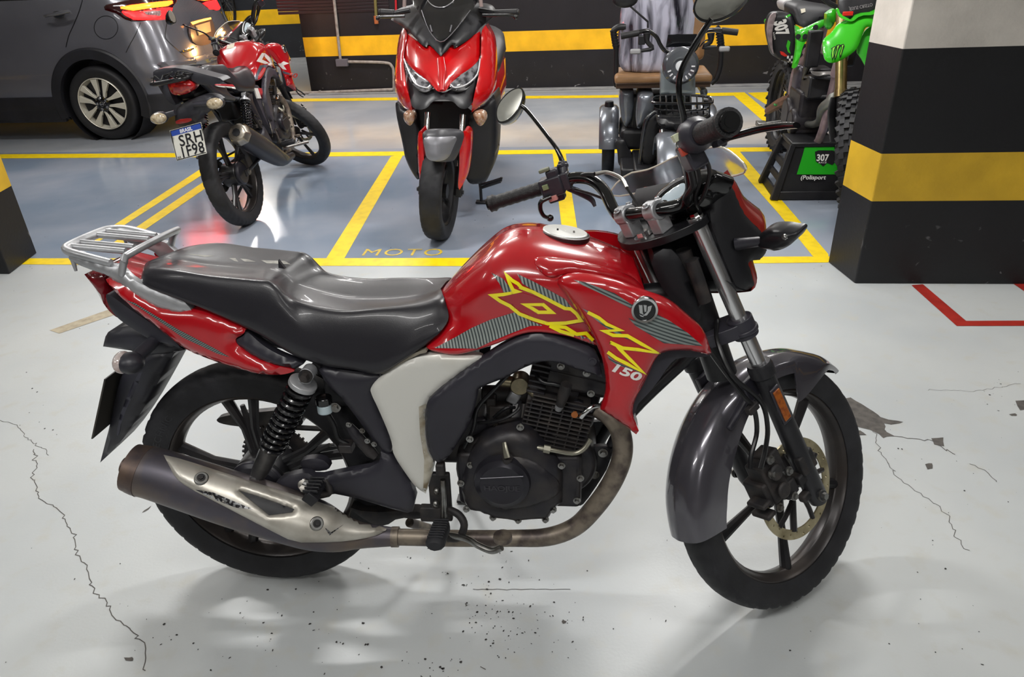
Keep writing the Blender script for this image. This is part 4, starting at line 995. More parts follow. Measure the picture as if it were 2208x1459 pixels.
# chrome filler cap
cc = P(1219, 494, .0)+V((0, 0, -.004)); mb = MB(); cM = MX.Rotation(R_(9), 3, 'Y')
mb.lathe([(.001, 0), (.046, 0), (.048, -.002), (.048, -.03), (.001, -.03)], cc+V((0, 0, .001)), 'z', 40, M=cM); mb.build('fuel_cap', mat('brushed_cap', 'dcdcd8', .35, .5), bike, BF, bevel=.001)
mb = MB(); mb.lathe([(.0485, .001), (.052, .0), (.053, -.01), (.0485, -.03)], cc+V((0, 0, -.003)), 'z', 40, M=cM); mb.build('fuel_cap_ring', mat('cap_rubber', '3a1c1e', .4), bike, BF)
mb = MB(); mb.box(cc+V((-.016, 0, .0035)), (.004, .014, .001), cM); mb.cut(); mb.box(cc+V((.018, .0, -.0015)), (.004, .014, .001), cM); mb.build('cap_slot', GLOSSBLK(), bike, BF)
tt = bvh(tank, shroud)
PS = stripe_mat('pinstripe_flank', '343c3d', '8d948f', R_(12), 150, .45)
PS2 = stripe_mat('pinstripe_upper', '343c3d', '77807d', R_(68), 150, .45)
decal('striped_graphic', tt, [z2((165, 905), (300, 835), (400, 778), (520, 725), (670, 680), (760, 730), (850, 765), (770, 765), (640, 815), (520, 865), (430, 908)), z2((522, 430), (600, 470), (620, 500), (690, 552), (600, 555), (575, 500)), z2((685, 437), (800, 492), (985, 595), (1035, 655), (960, 640), (850, 580), (720, 500)),
      z2((1060, 815), (1160, 855), (1170, 885), (1080, 850)), z2((890, 755), (960, 790), (1040, 830), (960, 800))], PS, bike, 7)
decal('striped_graphic', tt, [z2((1040, 475), (1110, 490), (1300, 560), (1420, 640), (1420, 670), (1380, 645), (1250, 580), (1100, 510)), z2((1385, 715), (1420, 730), (1500, 740), (1560, 690), (1640, 730), (1760, 810), (1855, 893), (1700, 880), (1610, 875), (1520, 820), (1430, 765)),
      z2((1095, 655), (1150, 680), (1230, 740), (1330, 800), (1400, 860), (1470, 885), (1380, 850), (1300, 810), (1220, 760)), z2((1255, 950), (1300, 985), (1400, 1030), (1480, 1062), (1400, 1040), (1310, 1010), (1262, 975))], PS2, bike, 7)
YL = mat('yellow_graphic', 'f2e40e', .3, coat=.8)
REDG = mat('red_graphic', '9e1420', .3, coat=.8)
D_in = z2((695, 552), (770, 572), (850, 600), (1020, 660), (1060, 725), (990, 745), (880, 745), (790, 715), (680, 650), (580, 590), (600, 570))
def lines(n, segs, m, w=5, off=.0016):
    mb = MB()
    for pts, cl in segs:
        mb.cut()
        for q in stroke(pts, w, cl): decal_mesh(mb, tt, q, 4, off=off)
    return mb.build(n, m, bike, Frame(MX()), ang=70)
decal('letter_fill', tt, [D_in, z2((890, 765), (985, 765), (1100, 745), (1130, 760), (1150, 800), (1060, 815), (960, 790))], REDG, bike, 5, off=.0010)
lines('yellow_letter_outline', [
    (z2((720, 532), (690, 500), (655, 480), (618, 445), (640, 500), (660, 540), (690, 550), (600, 568), (530, 575), (580, 610), (640, 640), (700, 690), (790, 725), (880, 752), (990, 748), (1088, 732), (1060, 690), (1025, 660), (985, 655), (880, 600), (790, 555), (700, 520)), False),
    (z2((735, 632), (850, 632), (905, 680), (820, 680), (780, 655)), True),
    (z2((890, 765), (990, 775), (1060, 818), (1120, 812), (1165, 858)), False), (z2((890, 765), (960, 800), (1045, 825)), False),
    (z2((1130, 680), (1200, 715), (1250, 755), (1335, 792), (1232, 798), (1290, 825), (1380, 828), (1470, 880), (1570, 935), (1450, 915), (1350, 905), (1270, 868), (1330, 910), (1400, 980), (1480, 1058), (1380, 1005), (1310, 970), (1255, 930)), False)], YL, 7.5)
text_px('engine_size_lettering', tt, '150', z2((1262, 1040))[0], (33, 13), (6, -25), mat('white_graphic', 'dcdad6', .4), bike, off=.0016, size=1, sx=1.3, shear=.25, bold=.035)
# round badge
h = tt.ray_cast(CO, ray(1389.5, 667).normalized(), 5); c = BF.I @ h[0]
mb = MB(); mb.lathe([(.001, .002), (.021, .002), (.021, -.004), (.001, -.004)], c, n=48); mb.build('badge', GLOSSBLK(), bike, BF)
mb = MB(); mb.lathe([(.0205, -.003), (.0205, -.006), (.0245, -.0065), (.0255, -.004), (.0255, .004), (.0205, .004)], c, n=48); mb.build('badge_ring', CHROME(), bike, BF)
mb = MB(); s = .0011
for pl in ([(-10, 9), (-4, 9), (-3, -4), (-1, -8), (-8, -5)], [(-2, 9), (3, 9), (3, -2), (0, -3), (-1, 2)], [(5, 7), (12, 9), (10, 0), (4, -9), (-3, -10), (3, -4), (5, 0)], [(-9, -7), (-2, -10), (-1, -12), (-6, -11)]):
    mb.prism([(c.x+x*s, c.z+y*s) for x, y in pl], c.y-.0052, c.y-.004, 1)
mb.build('badge_emblem', CHROME(), bike, BF, smooth=False)
# side covers
dark = z5((385, 430), (420, 378), (600, 236), (880, 46), (1010, -2), (1130, -2), (1280, 50), (1425, 105), (1455, 262, 1), (1300, 212), (1140, 155), (1000, 190), (880, 262), (740, 312), (705, 335, 1), (690, 430), (645, 560), (580, 660), (530, 740), (470, 782), (440, 765), (400, 700), (383, 600))
cover = pan('frame_cover', SAT, dark, lambda x, z: -.136-.012*max(0, min(1, (.62-x)/.15)), thick=.02, bulge=.008, rim=.010, sp=.009, it=2, mirror=True)
MB().bolt(P(1277, 779, -.146), (0, -1, 0), .006, .004).build('cover_bolt', SAT, bike, BF)
sdp = pan('side_panel', SILV, z5((48, 322), (130, 240), (350, 118), (745, 128), (700, 165), (600, 242), (425, 382), (385, 440), (385, 600), (402, 710), (448, 785), (388, 965, 1), (330, 930), (270, 850), (185, 722), (185, 650), (100, 450), (60, 370)), -.128, thick=.02, bulge=.008, rim=.014, it=2, mirror=True)
decal('grime', bvh(sdp), [z5((345, 440), (392, 420), (380, 600), (398, 712), (446, 790), (410, 880), (385, 955), (372, 930), (378, 760), (352, 600))], mat('brown_grime', '8a7a60', .6, c2='bdb8aa', ns=25, nlo=.35, nhi=.65), bike, 5)
pan('subframe_cover', SAT, z4((1405, 76), (1620, 118), (1815, 128), (1845, 160), (1755, 205), (1785, 330), (1885, 570), (1875, 645), (1800, 600), (1640, 380), (1560, 280), (1470, 200)), -.12, thick=.02, bulge=.012, rim=.03, it=1, mirror=True)
pan('footrest_hanger', SAT, z4((1130, 840), (1200, 782), (1345, 750), (1400, 790), (1560, 755), (1800, 712), (1812, 620, 1), (1885, 655), (2040, 880), (2012, 1000, 1), (1970, 1010), (1560, 885), (1420, 900), (1280, 895), (1180, 890)), -.125, thick=.02, bulge=.010, rim=.03, it=1)
pan('seat_trim', mat('worn_edge_metal', '8d8678', .5, .4), z5((110, 240), (140, 205), (380, 85), (400, 112), (340, 122), (130, 240)), -.129, thick=.012, bulge=.002, rim=.004, it=1)
# muffler
MUF = mat('muffler_steel', '55525a', .42, .6, c2='77695a', ns=7, nlo=.4, nhi=.7)
mc = [(286, 1008, -.175, .050), (300, 1014, -.175, .056), (330, 1020, -.175, .058), (400, 1042, -.175, .060), (500, 1075, -.172, .062), (600, 1106, -.168, .062), (680, 1132, -.162, .058), (730, 1148, -.155, .045), (780, 1154, -.148, .030), (850, 1157, -.14, .0215)]
mb = MB(); mb.tube([P(a, b, c) for a, b, c, r in mc], [m_[3] for m_ in mc], n=32, sm=4); muf = mb.build('muffler', MUF, bike, BF, ang=50)
d = (P(286, 1008, -.175)-P(400, 1042, -.175)).normalized(); e0 = P(286, 1008, -.175)
mb = MB(); mb.cyl(e0-d*.03, e0+d*.004, .0585, .054, n=32); mb.cyl(e0, e0+d*.022, .018, .018, n=20); mb.build('muffler_end_cap', mat('burnt_steel', '6b5a50', .45, .6, c2='3f3a40', ns=14), bike, BF)
mt = bvh(muf)
hsl = z4((445, 642, 1), (560, 668), (880, 772), (1260, 890), (1480, 955), (1700, 1042), (1850, 1108, 1), (1840, 1125), (1760, 1160), (1600, 1187), (1440, 1195), (1270, 1195), (1100, 1110), (860, 985), (600, 850), (520, 790), (480, 710))
mb = MB(); shell(mb, mt, chaikin(hsl, 1), .012, 14, 8, holes=[z4((922, 868), (1040, 905), (1268, 985), (1255, 1003), (1110, 1022))]); hsh = mb.build('heat_shield', mat('worn_silver_shield', 'bfbbb2', .38, .5, c2='8f887c', ns=16, nlo=.45, nhi=.8), bike, Frame(MX()), ang=60)
ht = bvh(hsh)
for p in z4((683, 790), (1410, 1075)):
    h = ht.ray_cast(CO, ray(*p).normalized(), 5)
    if h[0] is None: continue
    c = BF.I @ h[0]; nn = (BF.I.to_3x3() @ h[1]).normalized(); nn = -nn if nn.y > 0 else nn; mb = MB(); mb.cyl(c-nn*.004, c+nn*.003, .017, .014, n=24); mb.build('shield_washer', STEEL(), bike, BF, bevel=.001); mb = MB(); mb.bolt(c+nn*.003, nn, .006, .005); mb.build('shield_bolt', DIRT, bike, BF)
decal('scrape', ht, [z4((640, 860), (760, 880), (900, 940), (1010, 985), (900, 975), (780, 930)), z4((1460, 1100), (1500, 1130), (1580, 1080), (1490, 1150))], mat('bare_scratch', 'c8c9cb', .25, .9, c2='4a484c', ns=150, nlo=.45, nhi=.5), bike, 5, off=.0006)
decal('shield_hole_shade', mt, [z4((922, 868), (1040, 905), (1268, 985), (1255, 1003), (1110, 1022))], mat('matte_black', '17171b', .5), bike, 6, off=.006)  # black sheet laid on the muffler, painting the shield's hole dark
# exhaust header
RUSTP = mat('rusty_header', '83796c', .45, .5, c2='4c4340', ns=22, nlo=.42, nhi=.62)
hd = [(1288, 880, -.075, .020), (1318, 900, -.088, .0215), (1338, 932, -.095, .0225), (1342, 980, -.10, .0225), (1322, 1035, -.105, .0225), (1285, 1090, -.11, .0225), (1240, 1135, -.115, .0215), (1180, 1157, -.12, .021), (1100, 1160, -.125, .0195), (980, 1160, -.13, .0195), (845, 1157, -.14, .0195)]
mb = MB(); mb.tube([P(a, b, c) for a, b, c, r in hd], [m_[3] for m_ in hd], n=24, sm=6); mb.build('exhaust_pipe', RUSTP, bike, BF)
mb = MB(); a, b = P(860, 1157, -.139), P(845, 1157, -.14); mb.cyl(a, b, .024, n=24); mb.build('exhaust_clamp', RUSTP, bike, BF)
# engine
case = z7((45, 900), (60, 820), (110, 650), (170, 570), (240, 520), (330, 480), (480, 475), (560, 520), (640, 610), (740, 690), (775, 760), (770, 1000, 1), (705, 1050), (670, 1120), (620, 1110), (540, 1125), (440, 1135), (360, 1120), (270, 1105), (200, 1070), (130, 1062), (80, 1030))
eng = pan('crankcase_cover', ENG, case, -.125, thick=.05, bulge=.022, rim=.035, it=1)
mb = MB(); mb.box((.65, 0, .385), (.28, .24, .14)); mb.cyl((.60, -.11, .40), (.60, .12, .40), .095, n=40); mb.cyl((.74, -.09, .41), (.74, .10, .41), .085, n=40); mb.box((.52, 0, .46), (.12, .16, .12)); mb.build('crankcase', ENG, bike, BF, bevel=.012, seg=3)
pan('crankcase_front', ENG, z7((640, 640), (760, 690), (880, 740), (915, 800), (915, 900), (880, 985), (790, 1005), (720, 990)), -.105, thick=.05, bulge=.014, rim=.03, it=1)
pan('clutch_case', ENG, z7((150, 860), (190, 740), (260, 690), (400, 660), (560, 690), (680, 780), (760, 880), (740, 960), (600, 1020), (420, 1060), (280, 1050), (180, 980)), -.145, thick=.03, bulge=.012, rim=.02, it=2)
c = P(1082, 1045, -.168); mb = MB(); mb.lathe([(.001, -.004), (.048, -.004), (.053, -.001), (.060, .002), (.063, .010), (.064, .03), (.001, .03)], c, n=56); rc = mb.build('round_cover', mat('engine_satin', '2b2a30', .3, .4), bike, BF, ang=30)
mb = MB(); mb.tube([c+V((-.046, -.0045, .018)), c+V((.048, -.0045, .026))], .0018, n=6); mb.build('cover_rib', mat('engine_satin', '2b2a30', .3, .4), bike, BF)
text_on('cast_lettering', 'HAOJUE', lambda x, y: c+V((x, -.0052, y-.012)), mat('cast_letter_grey', '3b3a3f', .45, .3), bike, BF, size=.018, align='CENTER', sx=1.2, bold=.0004)
# cylinder with cooling fins
tl = R_(13); CM = basis((cos(tl), 0, -sin(tl)), (0, 1, 0), (sin(tl), 0, cos(tl)), (.705, 0, .432)); CF_ = BF.sub(CM)
mb = MB(); mb.box((.0, 0, .10), (.085, .13, .22)); mb.build('cylinder_core', ENG, bike, CF_)
mb = MB()
for k in range(14): mb.box((.008, 0, .015+.0105*k), (.148-(.02 if k > 11 else 0), .196, .0036))
for k in range(6): mb.box((-.055+.0235*k, -.090, .07), (.004, .012, .13))
mb.build('cooling_fins', mat('fin_black', '2b292b', .5, .3, c2='433e3b', ns=30), bike, CF_, bevel=.0008)
mb = MB(); mb.box((.03, 0, .190), (.15, .15, .05)); mb.box((.035, 0, .235), (.17, .165, .06)); mb.box((.02, 0, .275), (.15, .13, .04)); mb.box((.07, 0, .13), (.05, .10, .12)); mb.build('cylinder_head', ENG, bike, CF_, bevel=.012, seg=3)
mb = MB()
for k in range(6): mb.box((-.052, -.08+.0*k, .155+.013*k), (.04, .02, .005))
for k in range(5): mb.box((-.02+.018*k, -.078, .262), (.006, .03, .02))
mb.build('head_fins', ENG, bike, CF_, bevel=.001)
mb = MB()
for p in z7((760, 30), (945, 80), (975, 225), (250, 605), (115, 735), (305, 460), (470, 465), (460, 640), (640, 705), (765, 740), (900, 830), (875, 990), (85, 1050), (275, 1110), (455, 1130), (650, 1125), (705, 1055), (45, 865), (110, 550)):
    mb.bolt(P(p[0], p[1], -.135 if p[1] > 920 else -.095), (0, -1, 0), .0055, .008)
mb.build('engine_bolt', STEEL(), bike, BF)
mb = MB(); mb.tube([P(a, b, c) for a, b, c in ((1150, 800, -.08), (1170, 823, -.10), (1195, 828, -.105), (1210, 832, -.105))], .0045, sm=5); mb.build('plug_lead', CB, bike, BF)
mb = MB(); mb.tube([P(1222, 828, -.115), P(1216, 848, -.11), P(1208, 872, -.10)], [.012, .013, .010], n=14); mb.build('spark_plug_cap', DIRT, bike, BF)
mb = MB(); mb.cyl(P(1210, 868, -.10), P(1204, 880, -.09), .0095); mb.build('spark_plug', CAST, bike, BF)
pan('head_side_plate', mat('oily_metal', '57565e', .22, .8, c2='29282c', ns=40), z7((780, 330), (850, 265), (1000, 330), (960, 400), (880, 400)), -.088, thick=.012, bulge=.003, rim=.006, it=1)
mb = MB(); q = P(1239, 892, -.094); mb.cyl(q, q+V((0, -.005, 0)), .0075); mb.build('rusty_plug', mat('rust', '9a5a2a', .7), bike, BF)
mb = MB(); mb.tube([P(1295, 875, -.085), P(1278, 876, -.095), P(1262, 888, -.10), P(1253, 899, -.098)], .0062, n=12, sm=4); mb.build('air_tube', CHROME(), bike, BF)
mb = MB(); mb.tube([P(1140, 962, -.13), P(1180, 968, -.13), P(1233, 977, -.12), P(1258, 968, -.115), P(1273, 948, -.11)], .0055, n=12, sm=4); mb.cyl(P(1172, 966, -.13), P(1186, 969, -.13), .0095, n=6); mb.build('clutch_cable_end', mat('zinc', '9b988a', .35, .8), bike, BF)
mb = MB(); mb.tube([P(1100, 955, -.13), P(1140, 962, -.13)], [.006, .0045], n=10); mb.build('cable_boot', DIRT, bike, BF)
mb = MB(); mb.tube([P(1087, 953, -.150), P(1090, 970, -.160), P(1094, 987, -.168)], [.0065, .008, .0095], n=8, flat=.6); mb.build('clutch_arm', mat('zinc', '9b988a', .35, .8), bike, BF, bevel=.001)
mb = MB(); mb.cyl(P(1094, 985, -.160), P(1090, 1010, -.150), .012); mb.build('clutch_pivot', ENG, bike, BF)
mb = MB(); mb.tube([P(1130, 970, -.125), P(1160, 980, -.13), P(1175, 992, -.13)], [.005, .007, .008], flat=.5); mb.build('cable_bracket', mat('zinc', '9b988a', .35, .8), bike, BF)
# carburettor / inlet side
mb = MB(); q = P(1122, 825, -.06); mb.cyl(q+V((0, .02, 0)), q+V((0, -.02, 0)), .021, n=24); mb.cyl(q+V((.02, -.01, -.012)), q+V((.035, -.02, -.02)), .009); mb.cyl(q+V((-.045, 0, .005)), q+V((0, 0, 0)), .013); mb.build('throttle_body', mat('bronze_metal', '8f856c', .35, .8, c2='5c5546', ns=20), bike, BF, bevel=.002)
mb = MB(); mb.box(P(1080, 880, -.05), (.05, .06, .04)); mb.box(P(1060, 870, -.06), (.022, .03, .04)); mb.cyl(P(1090, 905, -.05), P(1090, 930, -.05), .02); mb.tube([P(1040, 850, -.03), P(1075, 850, -.03), P(1140, 850, -.02)], .022); mb.build('inlet_assembly', DIRT, bike, BF, bevel=.004)
mb = MB(); mb.box(P(1108, 855, -.06), (.026, .02, .03), MX.Rotation(.5, 3, 'Y')); mb.build('inlet_bracket', CAST, bike, BF, bevel=.004)
cable([P(1108, 795, -.12), P(1060, 845, -.12), P(1030, 880, -.12), P(1020, 925, -.12), P(1000, 965, -.12)], .0045, F=BF, name='cable')
cable([P(1030, 912, -.10), P(1080, 905, -.11), P(1115, 885, -.10), P(1122, 865, -.08)], .004, F=BF)
cable([P(1065, 900, -.09), P(1090, 880, -.095), P(1110, 878, -.08)], .004, F=BF)
# front engine mount plate
pan('engine_mount', FR, z7((840, 650), (960, 610), (1060, 600), (1130, 612, 1), (1105, 740), (1040, 850), (930, 1010), (890, 1032), (810, 1000), (930, 880), (930, 760)), -.062, thick=.012, bulge=.002, rim=.005, it=1, mirror=True, holes=[z7((960, 670), (990, 655), (1010, 680), (990, 705), (960, 695))])
mb = MB()
for p in z7((1062, 650), (1002, 805)): mb.bolt(P(p[0], p[1], -.065), (0, -1, 0), .0075, .008)
mb.build('mount_bolt', STEEL(), bike, BF)
# brake master cylinder, reservoir, links behind the side cover
q = P(700, 877, -.11); mb = MB(); mb.cyl(q+V((0, 0, -.014)), q+V((0, 0, .008)), .0165, n=24); mb.build('brake_fluid_reservoir', mat('fluid_plastic', 'b9c6cc', .3, c2='9fb4bb', ns=9), bike, BF, bevel=.003)
mb = MB(); mb.cyl(q+V((0, 0, .008)), q+V((0, 0, .026)), .0185, n=16); mb.build('reservoir_cap', GLOSSBLK(), bike, BF, bevel=.003)
MB().bolt(P(723, 878, -.11), (0, -1, 0), .008, .006).build('reservoir_bolt', STEEL(), bike, BF)
cable([P(707, 893, -.11), P(720, 915, -.11), P(730, 945, -.11), P(752, 958, -.115)], .006, F=BF, name='brake_hose')
mb = MB(); mb.tube([P(752, 916, -.12), P(765, 935, -.12), P(800, 975, -.12), P(812, 985, -.12)], [.008, .013, .013, .009], n=12); mb.box(P(748, 962, -.115), (.03, .03, .02)); mb.build('brake_master_cylinder', ENG, bike, BF, bevel=.002)
mb = MB()
for p in ((752, 915), (781, 928), (792, 950), (807, 957)): mb.bolt(P(p[0], p[1], -.13), (0, -1, 0), .0042, .006)
mb.build('cylinder_bolt', STEEL(), bike, BF)
# pillion peg
MB().bolt(P(659, 1047, -.145), (0, -1, 0), .012, .012).build('hanger_bolt', CHROME(), bike, BF)
mb = MB(); a, b = P(688, 1040, -.15), P(668, 1078, -.21); mb.tube([a, b], [.018, .020], n=4, up=(0, 0, 1))
for k in range(5): q = a.lerp(b, .1+.19*k); mb.box(q+V((0, 0, .016)), (.034, .004, .008))
mb.build('pillion_footrest', mat('matte_black', '17171b', .5), bike, BF, bevel=.003)
mb = MB(); mb.tube([P(700, 1035, -.13), P(712, 1060, -.14), P(690, 1068, -.14)], .008, sm=3); mb.build('footrest_bracket', DIRT, bike, BF)
# rider footrest, pedal, stand
mb = MB(); a, b = P(955, 1128, -.16), P(936, 1178, -.25); M3 = None
mb.tube([a, a.lerp(b, .2), a.lerp(b, .9), b], [.016, .0215, .022, .015], n=10, flat=.75, up=(0, 0, 1))
for k in range(8): q = a.lerp(b, .12+.105*k); mb.box(q+V((0, 0, .016)), (.034, .0035, .006))
mb.build('rider_footrest', RUB(), bike, BF, bevel=.001)
mb = MB(); mb.tube([P(968, 1098, -.13), P(990, 1110, -.14), P(1001, 1132, -.15), P(990, 1158, -.155), P(965, 1160, -.155)], .009, sm=4); mb.build('footrest_arm', DIRT, bike, BF)
mb = MB(); mb.tube([P(925, 1148, -.12), P(1000, 1159, -.17), P(1030, 1175, -.20), P(1060, 1187, -.215), P(1082, 1180, -.22)], .0075, n=12, sm=5); mb.build('brake_pedal', STEEL(), bike, BF)
mb = MB(); q = P(1084, 1158, -.22); mb.lathe([(.001, .006), (.020, .006), (.021, 0), (.020, -.006), (.001, -.006)], q, 'z', 20); mb.build('pedal_pad', RUSTP, bike, BF)
mb = MB(); mb.tube([P(955, 1034, -.14), P(957, 1075, -.145), P(958, 1114, -.15)], .006, n=10); mb.build('brake_rod', STEEL(), bike, BF)
mb = MB(); mb.box(P(950, 1010, -.14), (.02, .02, .03)); mb.box(P(930, 1105, -.12), (.05, .02, .04)); mb.box(P(950, 1070, -.12), (.05, .015, .13)); mb.build('pedal_bracket', DIRT, bike, BF, bevel=.004)
mb = MB()
for p in ((942, 1058), (940, 1085)): mb.cut(); mb.sphere(P(p[0], p[1], -.13), .009, 14)
mb.build('bracket_bolt', STEEL(), bike, BF)
mb = MB(); mb.tube([P(883, 1126, -.03), P(935, 1142, .06)], .012, n=16); mb.build('stand_pivot_tube', RUSTP, bike, BF)
mb = MB(); mb.tube([(.50, .12, .25), (.47, .22, .10)], .010); q = BF.I @ V((0, 0, 0))
g = (BF.M @ V((.45, .30, 0))); g.z = .006; gl = BF.I @ g; mb.tube([(.47, .20, .13), gl], .010); mb.box(gl+V((0, 0, .0)), (.05, .035, .008)); mb.build('side_stand', FR, bike, BF)
mb = MB(); mb.tube([P(470, 1180, .0), P(470, 1180, .0)], .001) if False else None
# rear mudguard hanger lower engine details
pan('lower_bracket', DIRT, [(745, 1090), (790, 1105), (890, 1100), (925, 1110), (905, 1120), (860, 1115), (830, 1135), (800, 1130)], -.07, thick=.03, bulge=.004, it=1)
pan('swingarm_cover', SAT, z4((1300, 690), (1340, 670), (1440, 665), (1500, 720), (1460, 745), (1330, 745)), -.10, thick=.02, bulge=.006, it=1)
# handlebar-side neck covers
pan('neck_cover', mat('matte_black', '17171b', .5), [(1400, 555), (1440, 530), (1470, 560), (1500, 640), (1515, 680), (1500, 700), (1450, 650), (1420, 610)], -.05, thick=.10, bulge=.006, it=1)
mb = MB(); mb.tube([P(1490, 560, -.06), P(1508, 610, -.06), P(1520, 650, -.06)], .014); mb.tube([P(1470, 540, -.02), P(1500, 640, -.02)], .02); mb.build('steering_lock', DIRT, bike, BF)
cable([P(1510, 650, -.05), P(1492, 680, -.04), P(1470, 690, -.02)], .005, F=BF)
tag(bike, None, None)

# raised lettering on the rear tyre's sidewall
tb = bvh(rear)
def tl_(x, y):
    a = R_(162)-x/.262; r = .256+y; q = V((r*cos(a), -.2, .3095+r*sin(a))); h = tb.ray_cast(BM @ q, (BM.to_3x3() @ V((0, 1, 0))), 1)
    return (BM.inverted() @ h[0])+V((0, -.0008, 0)) if h[0] is not None else q+V((0, .16, 0))
text_on('tyre_lettering', 'TECHNIC', tl_, mat('tyre_letter', '2d2d31', .5), bike, BF, size=.022, space=1.1, sx=1.2)
# ---------------------------------------------------------------- second red street motorcycle, seen from behind
KM = tr(-1.60, 4.35, 0) @ rz(R_(85.3)) @ MX.Rotation(R_(-8), 4, 'X')
kb = thing('motorcycle', 'red street motorcycle with white plate SRH 1F98, seen from behind next to the grey car', 'motorcycle', KM)
KF = Frame(KM)
dst = R_(25)         # its bars are turned less than the first one's
ST = tr(*AX0) @ MX.Rotation(dst, 4, axd) @ tr(*(-AX0))
LOW = ('tyre', 'rim', 'spokes', 'hub', 'hub_cover', 'brake_disc', 'disc_carrier', 'fork_slider', 'axle_nut', 'front_caliper', 'caliper_bolt', 'swingarm', 'sprocket', 'chain', 'reflector', 'reflector_frame', 'hose_clip')
skip = ('tail_stripe', 'rack', 'worn_seat', 'torn', 'striped', 'letter', 'yellow', 'engine_size', 'muffler', 'heat_shield', 'shield', 'scrape', 'mudguard_rib', 'rear_mudguard', 'number_plate', 'rear_indicator', 'indicator_lens', 'tail_light', 'tail_bracket', 'side_panel', 'seat_trim', 'side_stand', 'stand_pivot', 'cast_lettering', 'front_mudguard', 'tail_trim', 'pillion', 'undertail')
DKG = mat('dark_panel', '2b2c33', .35, coat=.3)
swap = {'tail_panel': DKG, 'frame_cover': mat('graphite_panel', '3e3c44', .4), 'headlight_shell': RED}
for ch in list(bike.children):
    if any(k in ch.name for k in skip): continue
    c = ch.copy(); col.objects.link(c); c.parent = kb
    b0 = ch.name.split('.')[0]; up = 0 if b0 in LOW else .055
    ML = tr(.0, 0, up) @ (ST if BF_OF.get(ch.name) in (FF, CLF) else MX())
    c.matrix_local = ML
    if b0 in swap: c.material_slots[0].link = 'OBJECT'; c.material_slots[0].material = swap[b0]
    WM[c.name] = KM @ ML; BF_OF[c.name] = BF_OF.get(ch.name)
def K(px, py, v, ax=0): return KF.on(px, py, v, ax)
zk = ztr(320, 0, 2.918); zk1 = ztr(0, 0, 2.918)
# decals on the tank and shroud
ktank = [o for o in kb.children if o.name.startswith('fuel_tank')][0]; kshr = [o for o in kb.children if o.name.startswith('tank_shroud')]
kt = bvh(ktank, *kshr)
WG = mat('white_graphic', 'dcdad6', .4)
def kdecal(n, polys, m, sp=2.5, off=.002): return decal(n, kt, polys, m, kb, sp, off=off)
kdecal('letter_d', [zk((715, 333), (735, 335), (715, 375), (740, 385), (760, 398), (735, 402), (680, 385))], WG)
kdecal('letter_d', [zk((735, 335), (800, 390), (775, 425), (750, 405), (765, 395), (730, 355))], WG)
kdecal('letter_k', [zk((800, 395), (830, 400), (850, 385), (885, 398), (850, 412), (870, 440), (845, 435), (825, 415), (805, 430))], WG)
kdecal('tank_stripe', [zk((735, 405), (760, 412), (800, 432), (905, 465), (905, 475), (790, 448), (740, 428), (715, 420))], mat('slate_stripe', '4b4f5c', .4))
kdecal('tank_stripe', [zk((655, 520), (700, 412), (735, 405), (715, 430), (690, 480), (685, 525))], mat('slate_stripe', '4b4f5c', .4))
kdecal('tank_label', [zk((500, 262), (545, 255), (538, 300), (490, 308))], mat('paper_label', 'cdc6b4', .6))
text_px('engine_size_lettering', kt, '160', zk((848, 478))[0], (19, 3), (3, -14), mat('bright_red_graphic', 'd02a20', .4), kb, off=.003, size=1, shear=.2, bold=.02)
# side panel with white, red and slate stripes
SS = [mat('white_graphic', 'dcdad6', .4), mat('red_graphic2', 'b8323a', .4), mat('slate_stripe', '4b4f5c', .4)]
for (u0, u1), m in zip(((0, 8), (8, 16), (16, 26)), (SS[0], SS[1], SS[2])):
    pan('side_stripe', m, [(548+u0, 190), (548+u1, 190), (556+u1, 212), (556+u0, 212)], -.135, thick=.01, bulge=.001, it=0, sp=.03, F=KF, parent=kb)
pan('side_panel', mat('graphite_panel', '3e3c44', .4), [(538, 180), (562, 185), (600, 270), (603, 290), (585, 285), (560, 230)], -.125, thick=.03, bulge=.004, it=1, sp=.03, F=KF, parent=kb)
pan('tail_stripe', mat('red_graphic2', 'b8323a', .4), zk((415, 528), (530, 530), (545, 545), (420, 535)), -.135, thick=.004, bulge=.001, it=0, sp=.03, F=KF, parent=kb)
pan('tail_stripe', WG, zk((420, 537), (545, 547), (550, 560), (440, 545)), -.135, thick=.004, bulge=.001, it=0, sp=.03, F=KF, parent=kb)
# rack with an elastic net
BLKR = mat('rack_black', '1a1a1d', .3)
mb = MB(); mb.tube([(-.05, -.11, .86), (-.22, -.11, .90), (-.33, -.09, .905), (-.35, 0, .905), (-.33, .09, .905), (-.22, .11, .90), (-.05, .11, .86)], .012, sm=4)
for y in (-.05, 0, .05): mb.tube([(-.34, y, .905), (-.16, y, .895)], .009)
mb.build('luggage_rack', BLKR, kb, KF)
mb = MB(); rr = random.Random(3)
for k in range(22):
    a = V((-.36+.28*rr.random(), -.13+.26*rr.random(), .915)); pts = [a]
    for j in range(4): a = a+V((rr.uniform(-.05, .05), rr.uniform(-.06, .06), 0)); pts.append(V((max(-.38, min(-.05, a.x)), max(-.14, min(.14, a.y)), .918+rr.uniform(-.006, .03))))
    mb.tube(pts, .0032, n=6, sm=4)
o = mb.build('elastic_net', mat('elastic_black', '101012', .6), kb, KF)
